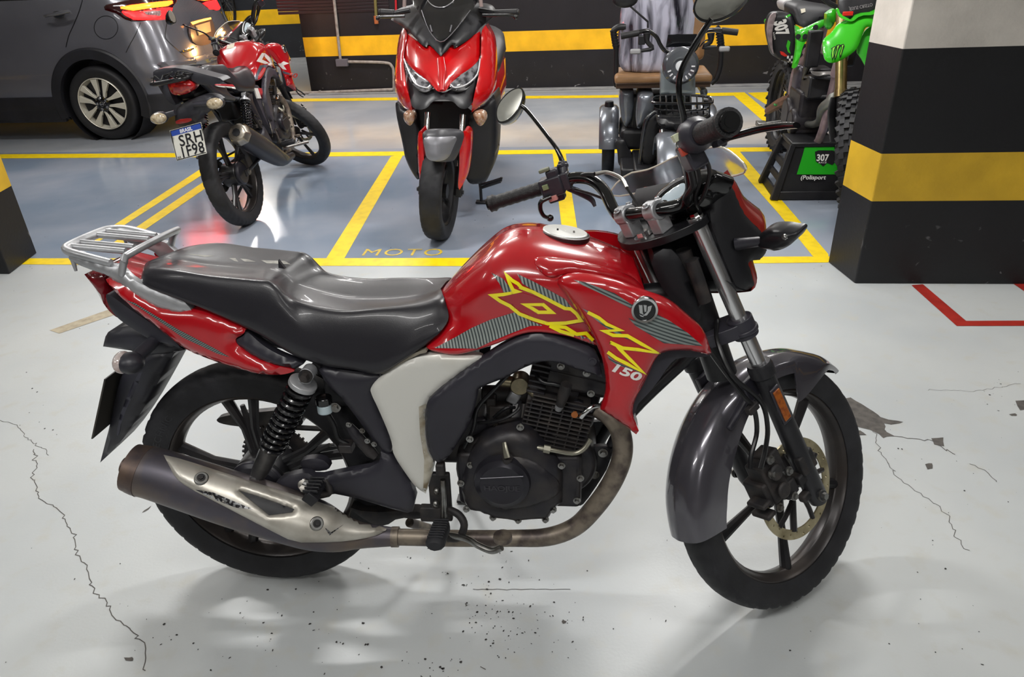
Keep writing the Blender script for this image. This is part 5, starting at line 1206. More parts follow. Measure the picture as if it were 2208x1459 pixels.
# tail lamp, mudguard, plate, indicators
xt = -.30
pan('tail_light', mat('tail_lens2', '8c1018', .1, coat=1, c2='b8261c', ns=60), zk((112, 500), (160, 488), (240, 492), (300, 540), (260, 585), (200, 600), (140, 595)), xt, thick=.06, bulge=.02, rim=.05, it=2, ax=0, sgn=-1, F=KF, parent=kb, sp=.02)
pan('tail_cowl', BLK2, zk((20, 460), (60, 430), (200, 425), (360, 470), (480, 500), (440, 530), (330, 540), (240, 488), (160, 480), (110, 500), (140, 600), (180, 670), (120, 640), (60, 540)), xt+.012, thick=.1, bulge=.01, it=1, ax=0, sgn=-1, F=KF, parent=kb, sp=.03)
pan('rear_mudguard', BLK2, zk((165, 690), (230, 640), (330, 600), (400, 600), (460, 640), (350, 720), (300, 750), (340, 790), (300, 790), (170, 800)), xt+.03, thick=.08, bulge=.02, it=1, ax=0, sgn=-1, F=KF, parent=kb, sp=.03)
pan('reflector', mat('red_reflector', '7c1a16', .3, coat=.6), zk((170, 755), (265, 742), (272, 765), (175, 785)), xt-.03, thick=.01, bulge=.003, it=1, ax=0, sgn=-1, F=KF, parent=kb)
PX = lambda y, z: xt-.035-.25*(.66-z)
pc = zk((133, 822), (330, 768), (367, 965), (178, 1012))
plate = pan('number_plate', mat('plate_white', 'c9c8c0', .4), [(a, b, 1) for a, b in pc], PX, thick=.003, bulge=.0005, rim=.002, it=0, ax=0, sgn=-1, F=KF, parent=kb, sp=.02)
pt = bvh(plate)
tlx, tly = pc[0]; U = ((pc[1][0]-tlx), (pc[1][1]-tly)); Wv = ((pc[3][0]-tlx), (pc[3][1]-tly))
def pq(u, v): return (tlx+U[0]*u+Wv[0]*v, tly+U[1]*u+Wv[1]*v)
decal('plate_band', pt, [[pq(.01, .01), pq(.99, .01), pq(.99, .2), pq(.01, .2)]], mat('plate_blue', '27418f', .4), plate, 3)
PB = mat('plate_ink', '15151a', .5)
mb = MB()
for q in stroke([pq(.02, .02), pq(.98, .02), pq(.98, .98), pq(.02, .98)], 1.6, True): decal_mesh(mb, pt, q, 3, off=.0012)
mb.build('plate_border', PB, plate, Frame(MX()))
def ptext(s, u, v, h, w, m, **k):
    n = len(s); o = pq(u, v); text_px('plate_lettering', pt, s, o, (U[0]*w, U[1]*w), (-Wv[0]*h, -Wv[1]*h), m, plate, off=.0024, size=1, **k)
ptext('BRASIL', .30, .17, .17, .13, WG, bold=.02)
ptext('SRH', .20, .58, .50, .42, PB, space=1.05, bold=.012)
ptext('1F98', .15, .95, .50, .38, PB, space=1.05, bold=.012)
ptext('BR', .05, .96, .12, .10, PB)
for (px, py, y) in ((342, 255, 1), (463, 223, -1)):
    c = K(px, py, xt-.02); mb = MB(); mb.sphere(c, .037, 20, (.9, 1.25, .8)); mb.build('indicator_lens', mat('amber_clear_lens', 'b5a88f', .1, coat=1, c2='7e6c50', ns=70), kb, KF)
    mb = MB(); mb.sphere(c+V((.014, 0, .0)), .040, 20, (.9, 1.25, .8)); mb.tube([c+V((.02, 0, 0)), (c.x+.03, c.y*.35, c.z+.01)], [.018, .014]); mb.build('rear_indicator', BLK2, kb, KF)
# stubby muffler with a polished tip
z_ = zk((585, 860), (780, 960), (880, 960), (960, 930))
mb = MB(); a = K(512, 286, -.20); b = K(560, 318, .02); c3 = K(605, 338, .20); a.y = -.16; b.y = -.15
mp = [K(520, 292, -.17, 1), K(545, 308, -.17, 1), K(580, 330, -.165, 1), K(608, 345, -.16, 1), K(630, 335, -.14, 1)]
mb.tube(mp, [.062, .064, .058, .040, .022], n=32, sm=4, flat=.95); mb.build('muffler', mat('muffler_black', '2f2e34', .4, .3), kb, KF)
dv = (mp[0]-mp[2]).normalized(); mb = MB(); e = mp[0]; mb.tube([e, e+dv*.02, e+dv*.05, e+dv*.055], [.064, .066, .052, .04], n=8); mb.build('muffler_tip', mat('satin_tip', 'aaa296', .3, .9, c2='8a8378', ns=20), kb, KF, bevel=.004)
MB().cyl(e+dv*.05, e+dv*.058, .024, n=8).build('muffler_outlet', mat('matte_black', '17171b', .5), kb, KF)
mb = MB(); mb.tube([p+V((0, -.03, .055)) for p in mp[:3]]+[mp[3]+V((0, -.04, .0))], [.012, .014, .013, .02], n=8, sm=3, flat=.5); mb.build('muffler_bracket', mat('bronze_metal', '8f856c', .35, .8), kb, KF)
mb = MB(); gp = KF.I @ (KF.M @ V((.45, .28, 0))); w0 = KF.M @ V((.45, .28, 0)); w0.z = .012; g = KF.I @ w0; mb.tube([(.47, .12, .22), g], .010); mb.box(g, (.05, .04, .01)); mb.build('side_stand', FR, kb, KF)
mb = MB(); mb.tube([K(610, 320, -.16, 1), K(640, 312, -.22, 1), K(664, 306, -.27, 1)], .010); mb.build('rider_footrest', STEEL(), kb, KF)
# ---------------------------------------------------------------- grey car on the left
CM_ = tr(-3.65, 6.91, 0) @ rz(R_(-7.4))
car = thing('car', 'dark grey hatchback car with lit red tail lights, cut off at the left edge', 'car', CM_)
CFm = Frame(CM_)
CG = mat('car_paint', '6c6c73', .24, .4, coat=1, c2='626269', ns=1.5)
CBK = mat('car_cladding', '1c1c20', .5, c2='24242a', ns=6)
Wd = 1.70
def plan(z, ins, xr, xf=-3.42):
    """plan outline of the body at height z: ins = how far the side is pulled in"""
    r = .34; y0 = ins; y1 = Wd-ins; out = []
    def arc(cx, cy, r, a0, a1, n=10): return [V((cx+r*cos(a0+(a1-a0)*k/n), cy+r*sin(a0+(a1-a0)*k/n), z)) for k in range(n+1)]
    out += arc(xr-r, y0+r*.85, r, -pi/2, -.12); out = [V((p.x, y0+(p.y-y0-r*.85+r)*.85, z)) for p in out]
    m = [V((p.x, Wd-p.y, z)) for p in out]
    fr = arc(xf+.5, y0+.5, .5, -pi, -pi/2)[:]
    frm = [V((p.x, Wd-p.y, z)) for p in fr]
    mid = [V((x, y0, z)) for x in (-2.6, -2.0, -1.4, -.8, -.2, .1)]
    side = fr+mid+out
    return side+[V((p.x, Wd-p.y, p.z)) for p in side[::-1]]
lv = [(.20, .04, .60), (.30, .015, .70), (.42, .0, .74), (.60, .0, .735), (.66, .01, .70), (.80, .03, .66), (.95, .045, .62), (1.08, .055, .58), (1.16, .07, .54), (1.20, .085, .52)]
mb = MB(); mb.loft([plan(z, i, xr) for z, i, xr in lv]); body = mb.build('body', CG, car, CFm, ang=50)
# wheel arch cut
def bool_cut(o, cutter):
    m = o.modifiers.new('cut', 'BOOLEAN'); m.operation = 'DIFFERENCE'; m.object = cutter; m.solver = 'EXACT'
    dg = bpy.context.evaluated_depsgraph_get(); me = bpy.data.meshes.new_from_object(o.evaluated_get(dg)); o.modifiers.clear(); o.data = me
    me.shade_smooth(); me.set_sharp_from_angle(angle=R_(50)); bpy.data.objects.remove(cutter)
for cx in (0, -2.61):
    c = MB(); c.cyl((cx, -.2, .34), (cx, .32, .34), .385, n=48); bool_cut(body, c.build('cutter', CG, car, CFm))
    mb = MB(); mb.lathe([(.384, .02), (.384, .33), (.0, .33), (.0, .325), (.379, .325), (.379, .02)], (cx, 0, .34), n=40); mb.build('wheel_well', mat('matte_black', '17171b', .5), car, CFm)
# glasshouse and roof
def gh(z, ins, xr, xf): 
    p = plan(z, ins, xr, xf); return p
mb = MB(); mb.loft([gh(1.195, .09, .515, -2.7), gh(1.32, .16, .46, -2.35), gh(1.46, .24, .38, -1.95)]); mb.build('window_glass', mat('car_glass', '0b0c0e', .06, coat=1), car, CFm, ang=60)
mb = MB(); mb.loft([gh(1.46, .235, .40, -1.97), gh(1.54, .28, .36, -1.8), gh(1.58, .40, .25, -1.6)]); mb.build('roof', mat('roof_black', '15151a', .2, coat=1), car, CFm, ang=60)
# cladding: arch, sill, bumper
for cx in (0, -2.61):
    mb = MB(); mb.lathe([(.376, .03), (.376, -.012), (.455, -.012), (.470, .0), (.470, .03)], (cx, 0, .34), n=40, a0=-.32, a1=pi+.32); mb.build('wheel_arch', CBK, car, CFm)
mb = MB(); mb.box((-1.31, -.0+.02, .29), (1.80, .05, .20)); mb.box((-1.31, .03, .20), (1.80, .06, .06)); mb.build('sill', CBK, car, CFm, bevel=.02, seg=3)
mb = MB(); mb.loft([plan(.19, .03, .62), plan(.22, .0, .72), plan(.36, -.012, .755), plan(.40, -.008, .752)]); o = mb.build('lower_cladding', CBK, car, CFm, ang=50)
for cx in (0, -2.61): c = MB(); c.cyl((cx, -.2, .34), (cx, .32, .34), .40, n=48); bool_cut(o, c.build('cutter', CBK, car, CFm))
# wheels
def car_wheel(cx):
    c = V((cx, .0, .329)); vs, fs = tyre(.329, .20, .222, 120, 'slick')
    c0 = c+V((0, .10, 0))
    mb = MB(); mb.add([c0+V(v) for v in vs], fs); mb.build('tyre', mat('car_tyre', '1b1b1e', .6), car, CFm, ang=50)
    ALU = mat('machined_alloy', 'd6d2c4', .35, .35); WB2 = mat('wheel_gloss_black', '0d0d10', .2, coat=.6)
    mb = MB(); mb.lathe([(.2205, .0), (.224, -.003), (.2275, .0), (.226, .02), (.205, .05), (.205, .16), (.215, .18), (.222, .02)], c, n=72); mb.build('rim', ALU, car, CFm)
    mb = MB(); mb.lathe([(.001, .05), (.20, .05), (.20, .055), (.001, .055)], c, n=48); mb.build('wheel_back', mat('matte_black', '17171b', .5), car, CFm)
    mb = MB(); m2 = MB()
    for k in range(5):
        a = R_(81)+2*pi*k/5
        for s in (-1, 1):
            dd = lambda t, r: V((cos(a+s*t), 0, sin(a+s*t)))*r
            pts = [dd(.26, .066), dd(.12, .218), dd(.26, .219), dd(.40, .218), dd(.40, .12), dd(.56, .066)]
            f = [c+p+V((0, .004, 0)) for p in pts]; b = [c+p*1.0+V((0, .035, 0)) for p in pts]
            mb.add(f+b, [(0, 1, 2, 3, 4, 5), (11, 10, 9, 8, 7, 6)]+[(i, (i+1) % 6, (i+1) % 6+6, i+6) for i in range(6)])
            m2.tube([c+dd(.3, .05)+V((0, .012, 0)), c+dd(.3, .13)+V((0, .03, 0)), c+dd(.26, .21)+V((0, .03, 0))], .014, n=6)
    mb.build('spokes', ALU, car, CFm, bevel=.002); 
    m2.lathe([(.001, .0), (.028, .0), (.032, .006), (.062, .006), (.072, .012), (.075, .05), (.001, .05)], c, n=32); m2.build('hub', WB2, car, CFm)
    m3 = MB()
    for k in range(5): m3.bolt(c+V((.05*cos(k*1.2566+.6), .006, .05*sin(k*1.2566+.6))), (0, -1, 0), .009, .006)
    m3.build('wheel_nut', CHROME(), car, CFm)
    m4 = MB(); m4.lathe([(.0165, -.001), (.020, -.002), (.020, .003), (.0165, .003)], c, n=28); m4.box(c+V((0, -.001, 0)), (.044, .004, .008)); m4.build('centre_emblem', mat('satin_silver', 'b8b9bc', .25, .8), car, CFm)
car_wheel(0); car_wheel(-2.61)
ctr_ = bvh(body)
LN = mat('shut_line', '0a0a0c', .5)
zc4 = ztr(0, 0, 4.42)
def cline(pts, w=1.6, closed=False, m=LN, sp=3, off=.002, tree=None, n='panel_gap'):
    mb = MB()
    for q in stroke(pts, w, closed): decal_mesh(mb, tree or ctr_, q, sp, off=off)
    return mb.build(n, m, car, Frame(MX()))
cline(cr(zc4((785, 0), (750, 120), (700, 240), (655, 340), (628, 450)), 4), 1.8)
cline(cr(zc4((1340, 215), (1290, 330), (1240, 420), (1200, 500)), 4), 1.4)
cline([(zc4((1010, 262))[0][0]+25.5*cos(t*pi/16), zc4((1010, 262))[0][1]+25*sin(t*pi/16)) for t in range(32)], 1.3, True, n='fuel_flap_gap')
cline(cr(zc4((1640, 90), (1600, 180), (1575, 330), (1590, 380), (1700, 480), (1800, 555), (1900, 540), (2085, 465)), 4), 1.6, n='tailgate_gap')
# door handle
mb = MB(); a = CFm.on(97, 35, -.012, 1); b = CFm.on(153, 24, -.012, 1); mb.tube([a, a.lerp(b, .3)+V((0, -.02, 0)), a.lerp(b, .7)+V((0, -.022, 0)), b+V((0, -.012, 0))], [.016, .017, .017, .016], n=12, sm=4, flat=.7); mb.build('door_handle', mat('handle_silver', '77777d', .25, .6, coat=1), car, CFm)
mb = MB(); mb.sphere(a.lerp(b, .45)+V((0, .018, -.008)), .05, 16, (1.2, .25, .6)); mb.build('handle_recess', mat('gloss_black', '0c0c0e', .15, coat=.5), car, CFm)
# tail lamp
TLo = zc4((990, 65), (1010, 45), (1200, 5), (1420, -40), (1700, -60), (1680, 20), (1650, 60), (1640, 130), (1600, 175), (1420, 195), (1260, 205), (1190, 185), (1110, 130), (1000, 95))
mb = MB(); shell(mb, ctr_, TLo, .010, 8, 5); mb.build('tail_light_housing', mat('lamp_dark_red', '2a0508', .1, coat=1), car, Frame(MX()), ang=60)
def lamp(n, pts, m, th=.014):
    mb = MB(); shell(mb, ctr_, pts, th, 5, 4, sink=-.004); return mb.build(n, m, car, Frame(MX()), ang=60)
lamp('tail_light_bar', zc4((1110, 70), (1250, 45), (1450, 20), (1640, 0), (1660, 25), (1600, 60), (1430, 80), (1270, 105), (1150, 85)), mat('tail_glow_orange', 'ff4a14', .3, emit='ff3a0c', es=22), .024)
lamp('tail_light_glow', zc4((1130, 90), (1280, 108), (1440, 85), (1610, 62), (1645, 75), (1630, 150), (1560, 185), (1420, 190), (1270, 190), (1190, 150)), mat('tail_glow_red', 'c8101c', .3, emit='ff1010', es=12), .018)
lamp('reversing_light', zc4((1330, 105), (1450, 95), (1545, 95), (1545, 160), (1400, 155)), mat('reverse_lens', 'b89a9a', .2, coat=1, c2='6d4a4e', ns=90), .028)
# mirrored lamp on the far corner
src = [o for o in car.children if o.name.startswith('tail_light')]
for o in src:
    c = o.copy(); c.data = o.data.copy(); col.objects.link(c); c.parent = car
    for v in c.data.vertices: v.co.y = Wd-v.co.y
    c.data.flip_normals(); WM[c.name] = CM_
# number plate lit from above, in its recess
bx = .685
mb = MB(); cpl = CFm.on(434, 62, bx, 0)
pan('plate_recess', mat('recess_paint', '5a4a40', .35), zc4((1815, 205), (1950, 175), (2010, 165), (2040, 230), (2060, 330), (2010, 420), (1890, 440), (1820, 380)), bx-.005, thick=.02, bulge=.002, ax=0, sgn=1, F=CFm, parent=car, it=1, sp=.03)
pan('number_plate', mat('car_plate', 'a8916c', .5), zc4((1865, 245), (2000, 205), (2012, 300), (1890, 340)), bx+.006, thick=.004, bulge=.0005, ax=0, sgn=1, F=CFm, parent=car, it=0, sp=.03)
pan('plate_lamp', mat('plate_lamp_glow', 'ffb060', .3, emit='ff9a38', es=6), zc4((1820, 212), (1950, 178), (2010, 166), (2014, 182), (1900, 212), (1840, 235)), bx+.004, thick=.004, bulge=.002, ax=0, sgn=1, F=CFm, parent=car, it=0, sp=.03)
l = bpy.data.lights.new('plate_light', 'POINT'); l.energy = 5; l.color = (1, .5, .16); l.shadow_soft_size = .03
lo = bpy.data.objects.new('plate_light', l); lo.location = CM_ @ V((.86, cpl.y+.05, .80)); col.objects.link(lo)
# bumper ledge under the tailgate
pan('bumper_ledge', CG, zc4((1500, 600), (1700, 570), (1880, 545), (2085, 475), (2120, 560), (1900, 620), (1600, 670)), lambda y, z: .735-.25*max(0, .35-y)**2, thick=.03, bulge=.02, rim=.04, ax=0, sgn=1, F=CFm, parent=car, it=1, sp=.03)
pan('rear_reflector_trim', mat('chrome', 'd8d8d8', .12, 1), zc4((1740, 480), (1850, 455), (1852, 470), (1745, 495)), .700, thick=.01, bulge=.001, ax=0, sgn=1, F=CFm, parent=car, it=0, sp=.02)
text_px('trim_badge', ctr_, 'advance', (397, 111), (8.2, -2.4), (2, -9), CHROME(), car, off=.004, size=1, shear=.2)
# ---------------------------------------------------------------- red maxi scooter facing the camera
XM_ = tr(-.385, 3.95, 0) @ rz(R_(-97)) @ MX.Rotation(R_(-4.5), 4, 'X')
sc = thing('scooter', 'red maxi scooter with smoked windscreen facing the camera beside the yellow bay line', 'scooter', XM_)
XF = Frame(XM_)
zs = ztr(800, 0, 2.753)
SRED = mat('scooter_red', 'c40d12', .2, coat=1, c2='ad0a10', ns=4)
SBK = mat('scooter_black', '1b1b1e', .4, c2='26262a', ns=6)
def sp_(name, m, o, fn, thick=.03, bulge=.012, rim=.03, it=2, sp=.02, **k):
    return pan(name, m, zs(*o), fn, thick=thick, bulge=bulge, rim=rim, it=it, sp=sp, ax=0, sgn=1, F=XF, parent=sc, **k)
def nose(y, z): return .10-.95*(z-.70)-2.2*abs(y)**1.8-.3*max(0, .7-z)
def side(y, z): return -.02-.9*max(0, z-.80)-.55*max(0, .75-z)-3.0*max(0, abs(y)-.12)**1.5
sp_('side_fairing', SRED, [(185, 165, 1), (160, 230), (145, 380), (147, 560), (165, 622), (245, 662, 1), (235, 590), (205, 470), (193, 390), (193, 345), (200, 290), (215, 210), (205, 175)], side, .12)
sp_('side_fairing', SRED, [(680, 148, 1), (722, 220), (732, 300), (738, 500), (700, 590), (600, 667, 1), (595, 655), (615, 560), (645, 420), (652, 350), (655, 250), (655, 180)], side, .12)
sp_('front_mask', SRED, [(205, 190), (250, 228), (328, 290, 1), (343, 250, 1), (380, 300), (415, 335), (455, 300), (482, 255, 1), (496, 288, 1), (560, 240), (640, 190, 1), (655, 220), (650, 345), (600, 400), (520, 450), (468, 500), (447, 540), (415, 545), (388, 540), (360, 500), (300, 450), (230, 410), (198, 350), (196, 260)], nose, .05, .02, .05)
mb = MB(); 
r0 = [XF.on(a, b, lambda y, z: nose(y, z)+.022, 0) for a, b in zs((412, 345), (420, 430), (418, 535))]
mb.tube(r0, [.02, .022, .012], n=12, sm=4, flat=.5, up=(1, 0, 0)); mb.build('nose_ridge', SRED, sc, XF)
def cowl(y, z): return -.02-1.1*(z-.85)-1.6*abs(y)**1.6
sp_('front_cowl', SBK, [(118, 118, 1), (140, 65), (175, 45), (215, 38), (260, 20), (300, 30), (400, 60), (560, 30), (620, 22), (690, 30), (720, 50), (738, 92, 1), (700, 122), (640, 170), (600, 222), (500, 287), (483, 255), (415, 335, 1), (340, 252), (328, 290), (260, 222), (200, 162)], lambda y, z: cowl(y, z)+.03, .10, .02, .04)
def scr(y, z): return .02-.85*(z-.88)-2.4*y*y
SMK = mat('smoked_screen', '141416', .06, coat=1, alpha=.9)
sp_('windscreen', SMK, [(225, -60), (240, 10), (285, 70), (312, 125), (350, 190), (410, 240, 1), (450, 222), (500, 185), (550, 120), (600, 60), (640, 0), (660, -60), (600, -150), (440, -170), (290, -150)], lambda y, z: scr(y, z)+.06, .004, .002, .02)
cl2 = mat('screen_trim', '77757a', .2, .3, coat=1)
def sline(pts, r=.003, m=None, fn=None, n='screen_trim'):
    fn = fn or (lambda y, z: scr(y, z)+.066); P_ = [XF.on(a, b, fn, 0) for a, b in zs(*pts)]; mb = MB(); mb.tube(P_, r, n=6, sm=3); mb.build(n, m or cl2, sc, XF)
sline([(330, -20), (345, 15), (385, 42), (440, 40), (485, 10), (500, -20)]); sline([(300, 60), (345, 180), (410, 248), (480, 200), (590, 60)], .002)
sline([(352, 150), (362, 190)], .004); sline([(478, 150), (468, 190)], .004)
HL = mat('headlamp_glass', '77777b', .08, coat=1, c2='2c2c30', ns=26, nlo=.42, nhi=.6)
for o in ([(195, 345, 1), (238, 405), (300, 452), (362, 500), (350, 532), (320, 547), (268, 522), (218, 462), (198, 400)], [(650, 343, 1), (600, 402), (540, 447), (470, 492), (466, 520), (508, 543), (570, 522), (632, 452), (648, 400)]):
    sp_('headlight', HL, o, lambda y, z: nose(y, z)+.012, .05, .014, .03)
sline([(195, 350), (232, 440), (268, 500), (330, 520), (352, 505)], .004, mat('led_strip', 'd9d8dc', .2, .2), lambda y, z: nose(y, z)+.03, 'light_strip')
sline([(648, 350), (630, 440), (570, 500), (500, 520), (472, 500)], .004, mat('led_strip', 'd9d8dc', .2, .2), lambda y, z: nose(y, z)+.03, 'light_strip')
sp_('lower_mask', SBK, [(198, 400), (230, 480), (268, 530), (330, 555), (370, 520), (390, 550), (445, 550), (470, 530), (510, 550), (580, 530), (650, 420), (612, 560), (590, 640), (530, 650), (480, 590), (370, 590), (330, 650), (250, 650), (232, 590), (212, 500)], lambda y, z: nose(y, z)-.03, .08, .01)
AM = mat('amber_clear', 'b59a86', .12, coat=1, c2='8a5630', ns=50)
for o in ([(190, 672), (215, 658), (250, 660), (262, 700), (240, 748), (215, 740), (193, 710)], [(600, 668), (650, 655), (680, 670), (686, 710), (660, 748), (635, 745), (615, 710)]):
    sp_('indicator', AM, o, lambda y, z: .0-.4*abs(y), .05, .02, .03)
sp_('leg_shield', SBK, [(143, 595), (165, 630), (245, 665), (262, 640), (285, 700), (300, 1000), (285, 1082), (240, 1020), (200, 935), (190, 860), (150, 690)], lambda y, z: -.22-.3*abs(y), .25, .02)
sp_('leg_shield', SBK, [(740, 540), (742, 800), (733, 955), (690, 1075), (655, 1090), (575, 1095), (550, 1000), (570, 700), (600, 660), (700, 595)], lambda y, z: -.22-.3*abs(y), .25, .02)
sp_('inner_shield', mat('matte_black', '17171b', .5), [(230, 600), (620, 600), (640, 900), (600, 1060), (290, 1060), (250, 800)], -.30, .1, .002)
# front wheel, fork and mudguard
wst = R_(-2); WS = MX.Rotation(wst, 4, 'Z'); SWF = XF.sub(tr(0, 0, .2745) @ WS)
WM[sc.name] = XM_
vs, fs = tyre(.2745, .12, .19, 160, 'street', 34); mb = MB(); mb.add(vs, fs); mb.build('tyre', RUB(), sc, SWF, ang=50)
mb = MB(); h = .04; mb.lathe([(.194, -h), (.186, -h-.004), (.176, -h+.004), (.168, 0), (.176, h-.004), (.186, h+.004), (.194, h)], n=56); mb.lathe([(.001, -.04), (.04, -.04), (.04, .04), (.001, .04)], n=24)
for k in range(5): a = 2*pi*k/5; mb.tube([(.03*cos(a), 0, .03*sin(a)), (.18*cos(a), 0, .18*sin(a))], .014, n=8)
mb.build('rim', SBK, sc, SWF)
for s in (-1, 1):
    mb = MB(); mb.cyl((-.16, .098*s, .66), (-.02, .098*s, .30), .018, n=20); mb.build('fork_tube', CHROME(), sc, XF)
    mb = MB(); mb.cyl((-.06, .098*s, .40), (.0, .098*s, .25), .026, n=20); mb.box((0, .105*s, .2745), (.05, .03, .05)); mb.build('fork_slider', SBK, sc, XF, bevel=.004)
    MB().bolt((0, .12*s, .2745), (0, s, 0), .012, .012).build('axle_nut', SBK, sc, XF)
def mg(y, z): return .26-1.6*max(0, abs(y)-.03)**1.3-.25*max(0, z-.5)-.1*max(0, .42-z)
sp_('front_mudguard', mat('dark_grey_panel', '3b3b3f', .4), [(300, 772), (420, 765), (560, 775), (530, 880), (500, 950), (470, 960), (330, 950), (312, 850)], lambda y, z: mg(y, z)-.02, .03, .02, .04)
sp_('mudguard_plate', mat('brushed_grey', '85858a', .35, .5), [(306, 805), (420, 812), (520, 805), (490, 870), (462, 940), (400, 960), (330, 948), (318, 880)], mg, .02, .012, .03)
for o in ([(277, 785), (302, 770), (308, 850), (318, 1000), (322, 1112, 1), (303, 1132), (285, 1050), (275, 900)], [(540, 772), (584, 785), (587, 850), (575, 1000), (560, 1072), (524, 1128, 1), (515, 1100), (525, 1000), (525, 880), (538, 850)]):
    sp_('mudguard_side', SRED, o, lambda y, z: .16-.8*max(0, abs(y)-.05), .12, .01, .02)
# bars
gl = [XF.on(a, b, -.40, 0) for a, b in zs((230, 60), (140, 78), (58, 74))]; gr_ = [XF.on(a, b, -.40, 0) for a, b in zs((640, 60), (735, 78), (866, 74))]
for g_ in (gl, gr_):
    mb = MB(); mb.tube([g_[1], g_[2]], [.018, .018], n=16); mb.cyl(g_[2], g_[2]+(g_[2]-g_[1]).normalized()*.012, .019, .015); mb.build('grip', GR, sc, XF, bevel=.002)
    mb = MB(); mb.tube([g_[0], g_[1]], .014, n=12); mb.build('handlebar', SBK, sc, XF)
for pts in ([(200, 95), (140, 98), (60, 100), (40, 108)], [(660, 92), (740, 92), (830, 92), (858, 102)]):
    P_ = [XF.on(a, b, -.33, 0) for a, b in zs(*pts)]; mb = MB(); mb.tube(P_, .008, n=10, sm=3); mb.sphere(P_[-1], .012); mb.build('brake_lever', GLOSSBLK(), sc, XF)
for pts in ([(198, 40), (200, -30)], [(655, 40), (648, -30)]):
    P_ = [XF.on(a, b, -.25, 0) for a, b in zs(*pts)]; mb = MB(); mb.tube(P_, .010, n=10); mb.build('mirror_stem', mat('mirror_stem_grey', '8d7d7a', .4), sc, XF)
for s in (-1, 1): mb = MB(); mb.sphere((-.25, .30*s, 1.36), .06, 16, (.35, 1.3, .8)); mb.build('mirror', SBK, sc, XF)
# body behind: seat, tail, rear wheel
mb = MB(); mb.loft([[V((x, w*cos(2*pi*k/20), zc_+h*sin(2*pi*k/20))) for k in range(20)] for x, w, zc_, h in ((-.35, .16, .45, .18), (-.6, .19, .42, .16), (-.9, .21, .55, .22), (-1.2, .225, .66, .20), (-1.5, .19, .74, .14), (-1.75, .09, .82, .06))]); mb.build('rear_body', SRED, sc, XF, ang=60)
mb = MB(); mb.loft([[V((x, w*cos(2*pi*k/20), zc_+h*sin(2*pi*k/20))) for k in range(20)] for x, w, zc_, h in ((-.62, .10, .74, .05), (-.75, .16, .76, .08), (-1.0, .205, .80, .09), (-1.2, .215, .88, .10), (-1.5, .17, .92, .08), (-1.65, .09, .90, .04))]); mb.build('seat', mat('scooter_seat', '26262a', .45), sc, XF, ang=60)
vs, fs = tyre(.285, .14, .18, 80, 'slick'); mb = MB(); mb.add([V((-1.54, 0, .285))+V(v) for v in vs], fs); mb.build('tyre', RUB(), sc, XF, ang=50)
mb = MB(); mb.lathe([(.001, -.05), (.18, -.05), (.18, .05), (.001, .05)], (-1.54, 0, .285), n=32); mb.box((-1.3, .0, .30), (.5, .26, .16)); mb.build('engine_unit', SBK, sc, XF, bevel=.02)
mb = MB(); mb.tube([XF.on(a, b, -.5, 0) for a, b in zs((735, 850), (762, 848))], [.012, .016], n=12); mb.build('footrest', SBK, sc, XF)
# side stand
mb = MB(); q = [XF.on(a, b, -.62, 0) for a, b in zs((645, 1080), (650, 1115), (770, 1075), (775, 1052))]
mb.tube([q[0], q[1]], .010); mb.tube([q[1], q[2]], .010); mb.tube([q[2], q[3]], .008)
mb.tube([XF.on(a, b, -.62, 0) for a, b in zs((650, 1095), (690, 1085), (770, 1060))], .008)
mb.build('side_stand', SBK, sc, XF)
f_ = XM_ @ q[1]; f_.z = .008; mb = MB(); mb.box(XF.I @ f_, (.05, .07, .014)); mb.tube([XF.I @ f_, q[1]], .010); mb.build('stand_foot', SBK, sc, XF, bevel=.003)
# ---------------------------------------------------------------- grey electric tricycle
TM = tr(1.06, 5.1, 0) @ rz(R_(-97.4))
tk_ = thing('electric_tricycle', 'silver grey three-wheeled electric scooter with tan seat and wire basket', 'tricycle', TM)
TF = Frame(TM)
zt = ztr(1270, 0, 3.649)
TG = mat('trike_silver', '7b8088', .28, .5, coat=.8, c2='6c7078', ns=6)
TB = mat('trike_black', '1a1a1d', .4)
TAN = mat('tan_vinyl', '9a7550', .45, c2='8a6644', ns=7)
def tp(name, m, o, fn, thick=.03, bulge=.01, rim=.02, it=2, sp=.02, **k):
    return pan(name, m, zt(*o), fn, thick=thick, bulge=bulge, rim=rim, it=it, sp=sp, ax=0, sgn=1, F=TF, parent=tk_, **k)
def T(a, b, x): q = zt((a, b))[0]; return TF.on(q[0], q[1], x, 0)
# wheels
for (x, y, R) in ((0, -.325, .205), (0, .325, .205), (.98, 0, .215)):
    vs, fs = tyre(R, .085, R*.66, 90, 'street', 24); mb = MB(); mb.add([V((x, y, R))+V(v) for v in vs], fs); mb.build('tyre', RUB(), tk_, TF, ang=50)
    mb = MB(); mb.lathe([(.001, -.03), (R*.2, -.03), (R*.25, -.01), (R*.6, -.006), (R*.68, -.03), (R*.68, .03), (R*.6, .006), (R*.25, .01), (R*.2, .03), (.001, .03)], (x, y, R), n=40); mb.build('rim', TG, tk_, TF)
def tguard(cx, y, R, a0, a1, w, m, tip=True):
    rings = []
    for k in range(25):
        a = a0+(a1-a0)*k/24
        pf = [(R-.05, -w), (R-.012, -w), (R+.004, -w*.8), (R+.012, -w*.3), (R+.012, w*.3), (R+.004, w*.8), (R-.012, w), (R-.05, w), (R-.05, w-.004), (R-.014, w-.005), (R+.006, w*.3), (R+.006, -w*.3), (R-.014, -w+.005), (R-.05, -w+.004)]
        rings.append([V((cx[0]+p[0]*cos(a), y+p[1], cx[1]+p[0]*sin(a))) for p in pf])
    mb = MB(); mb.loft(rings); return mb
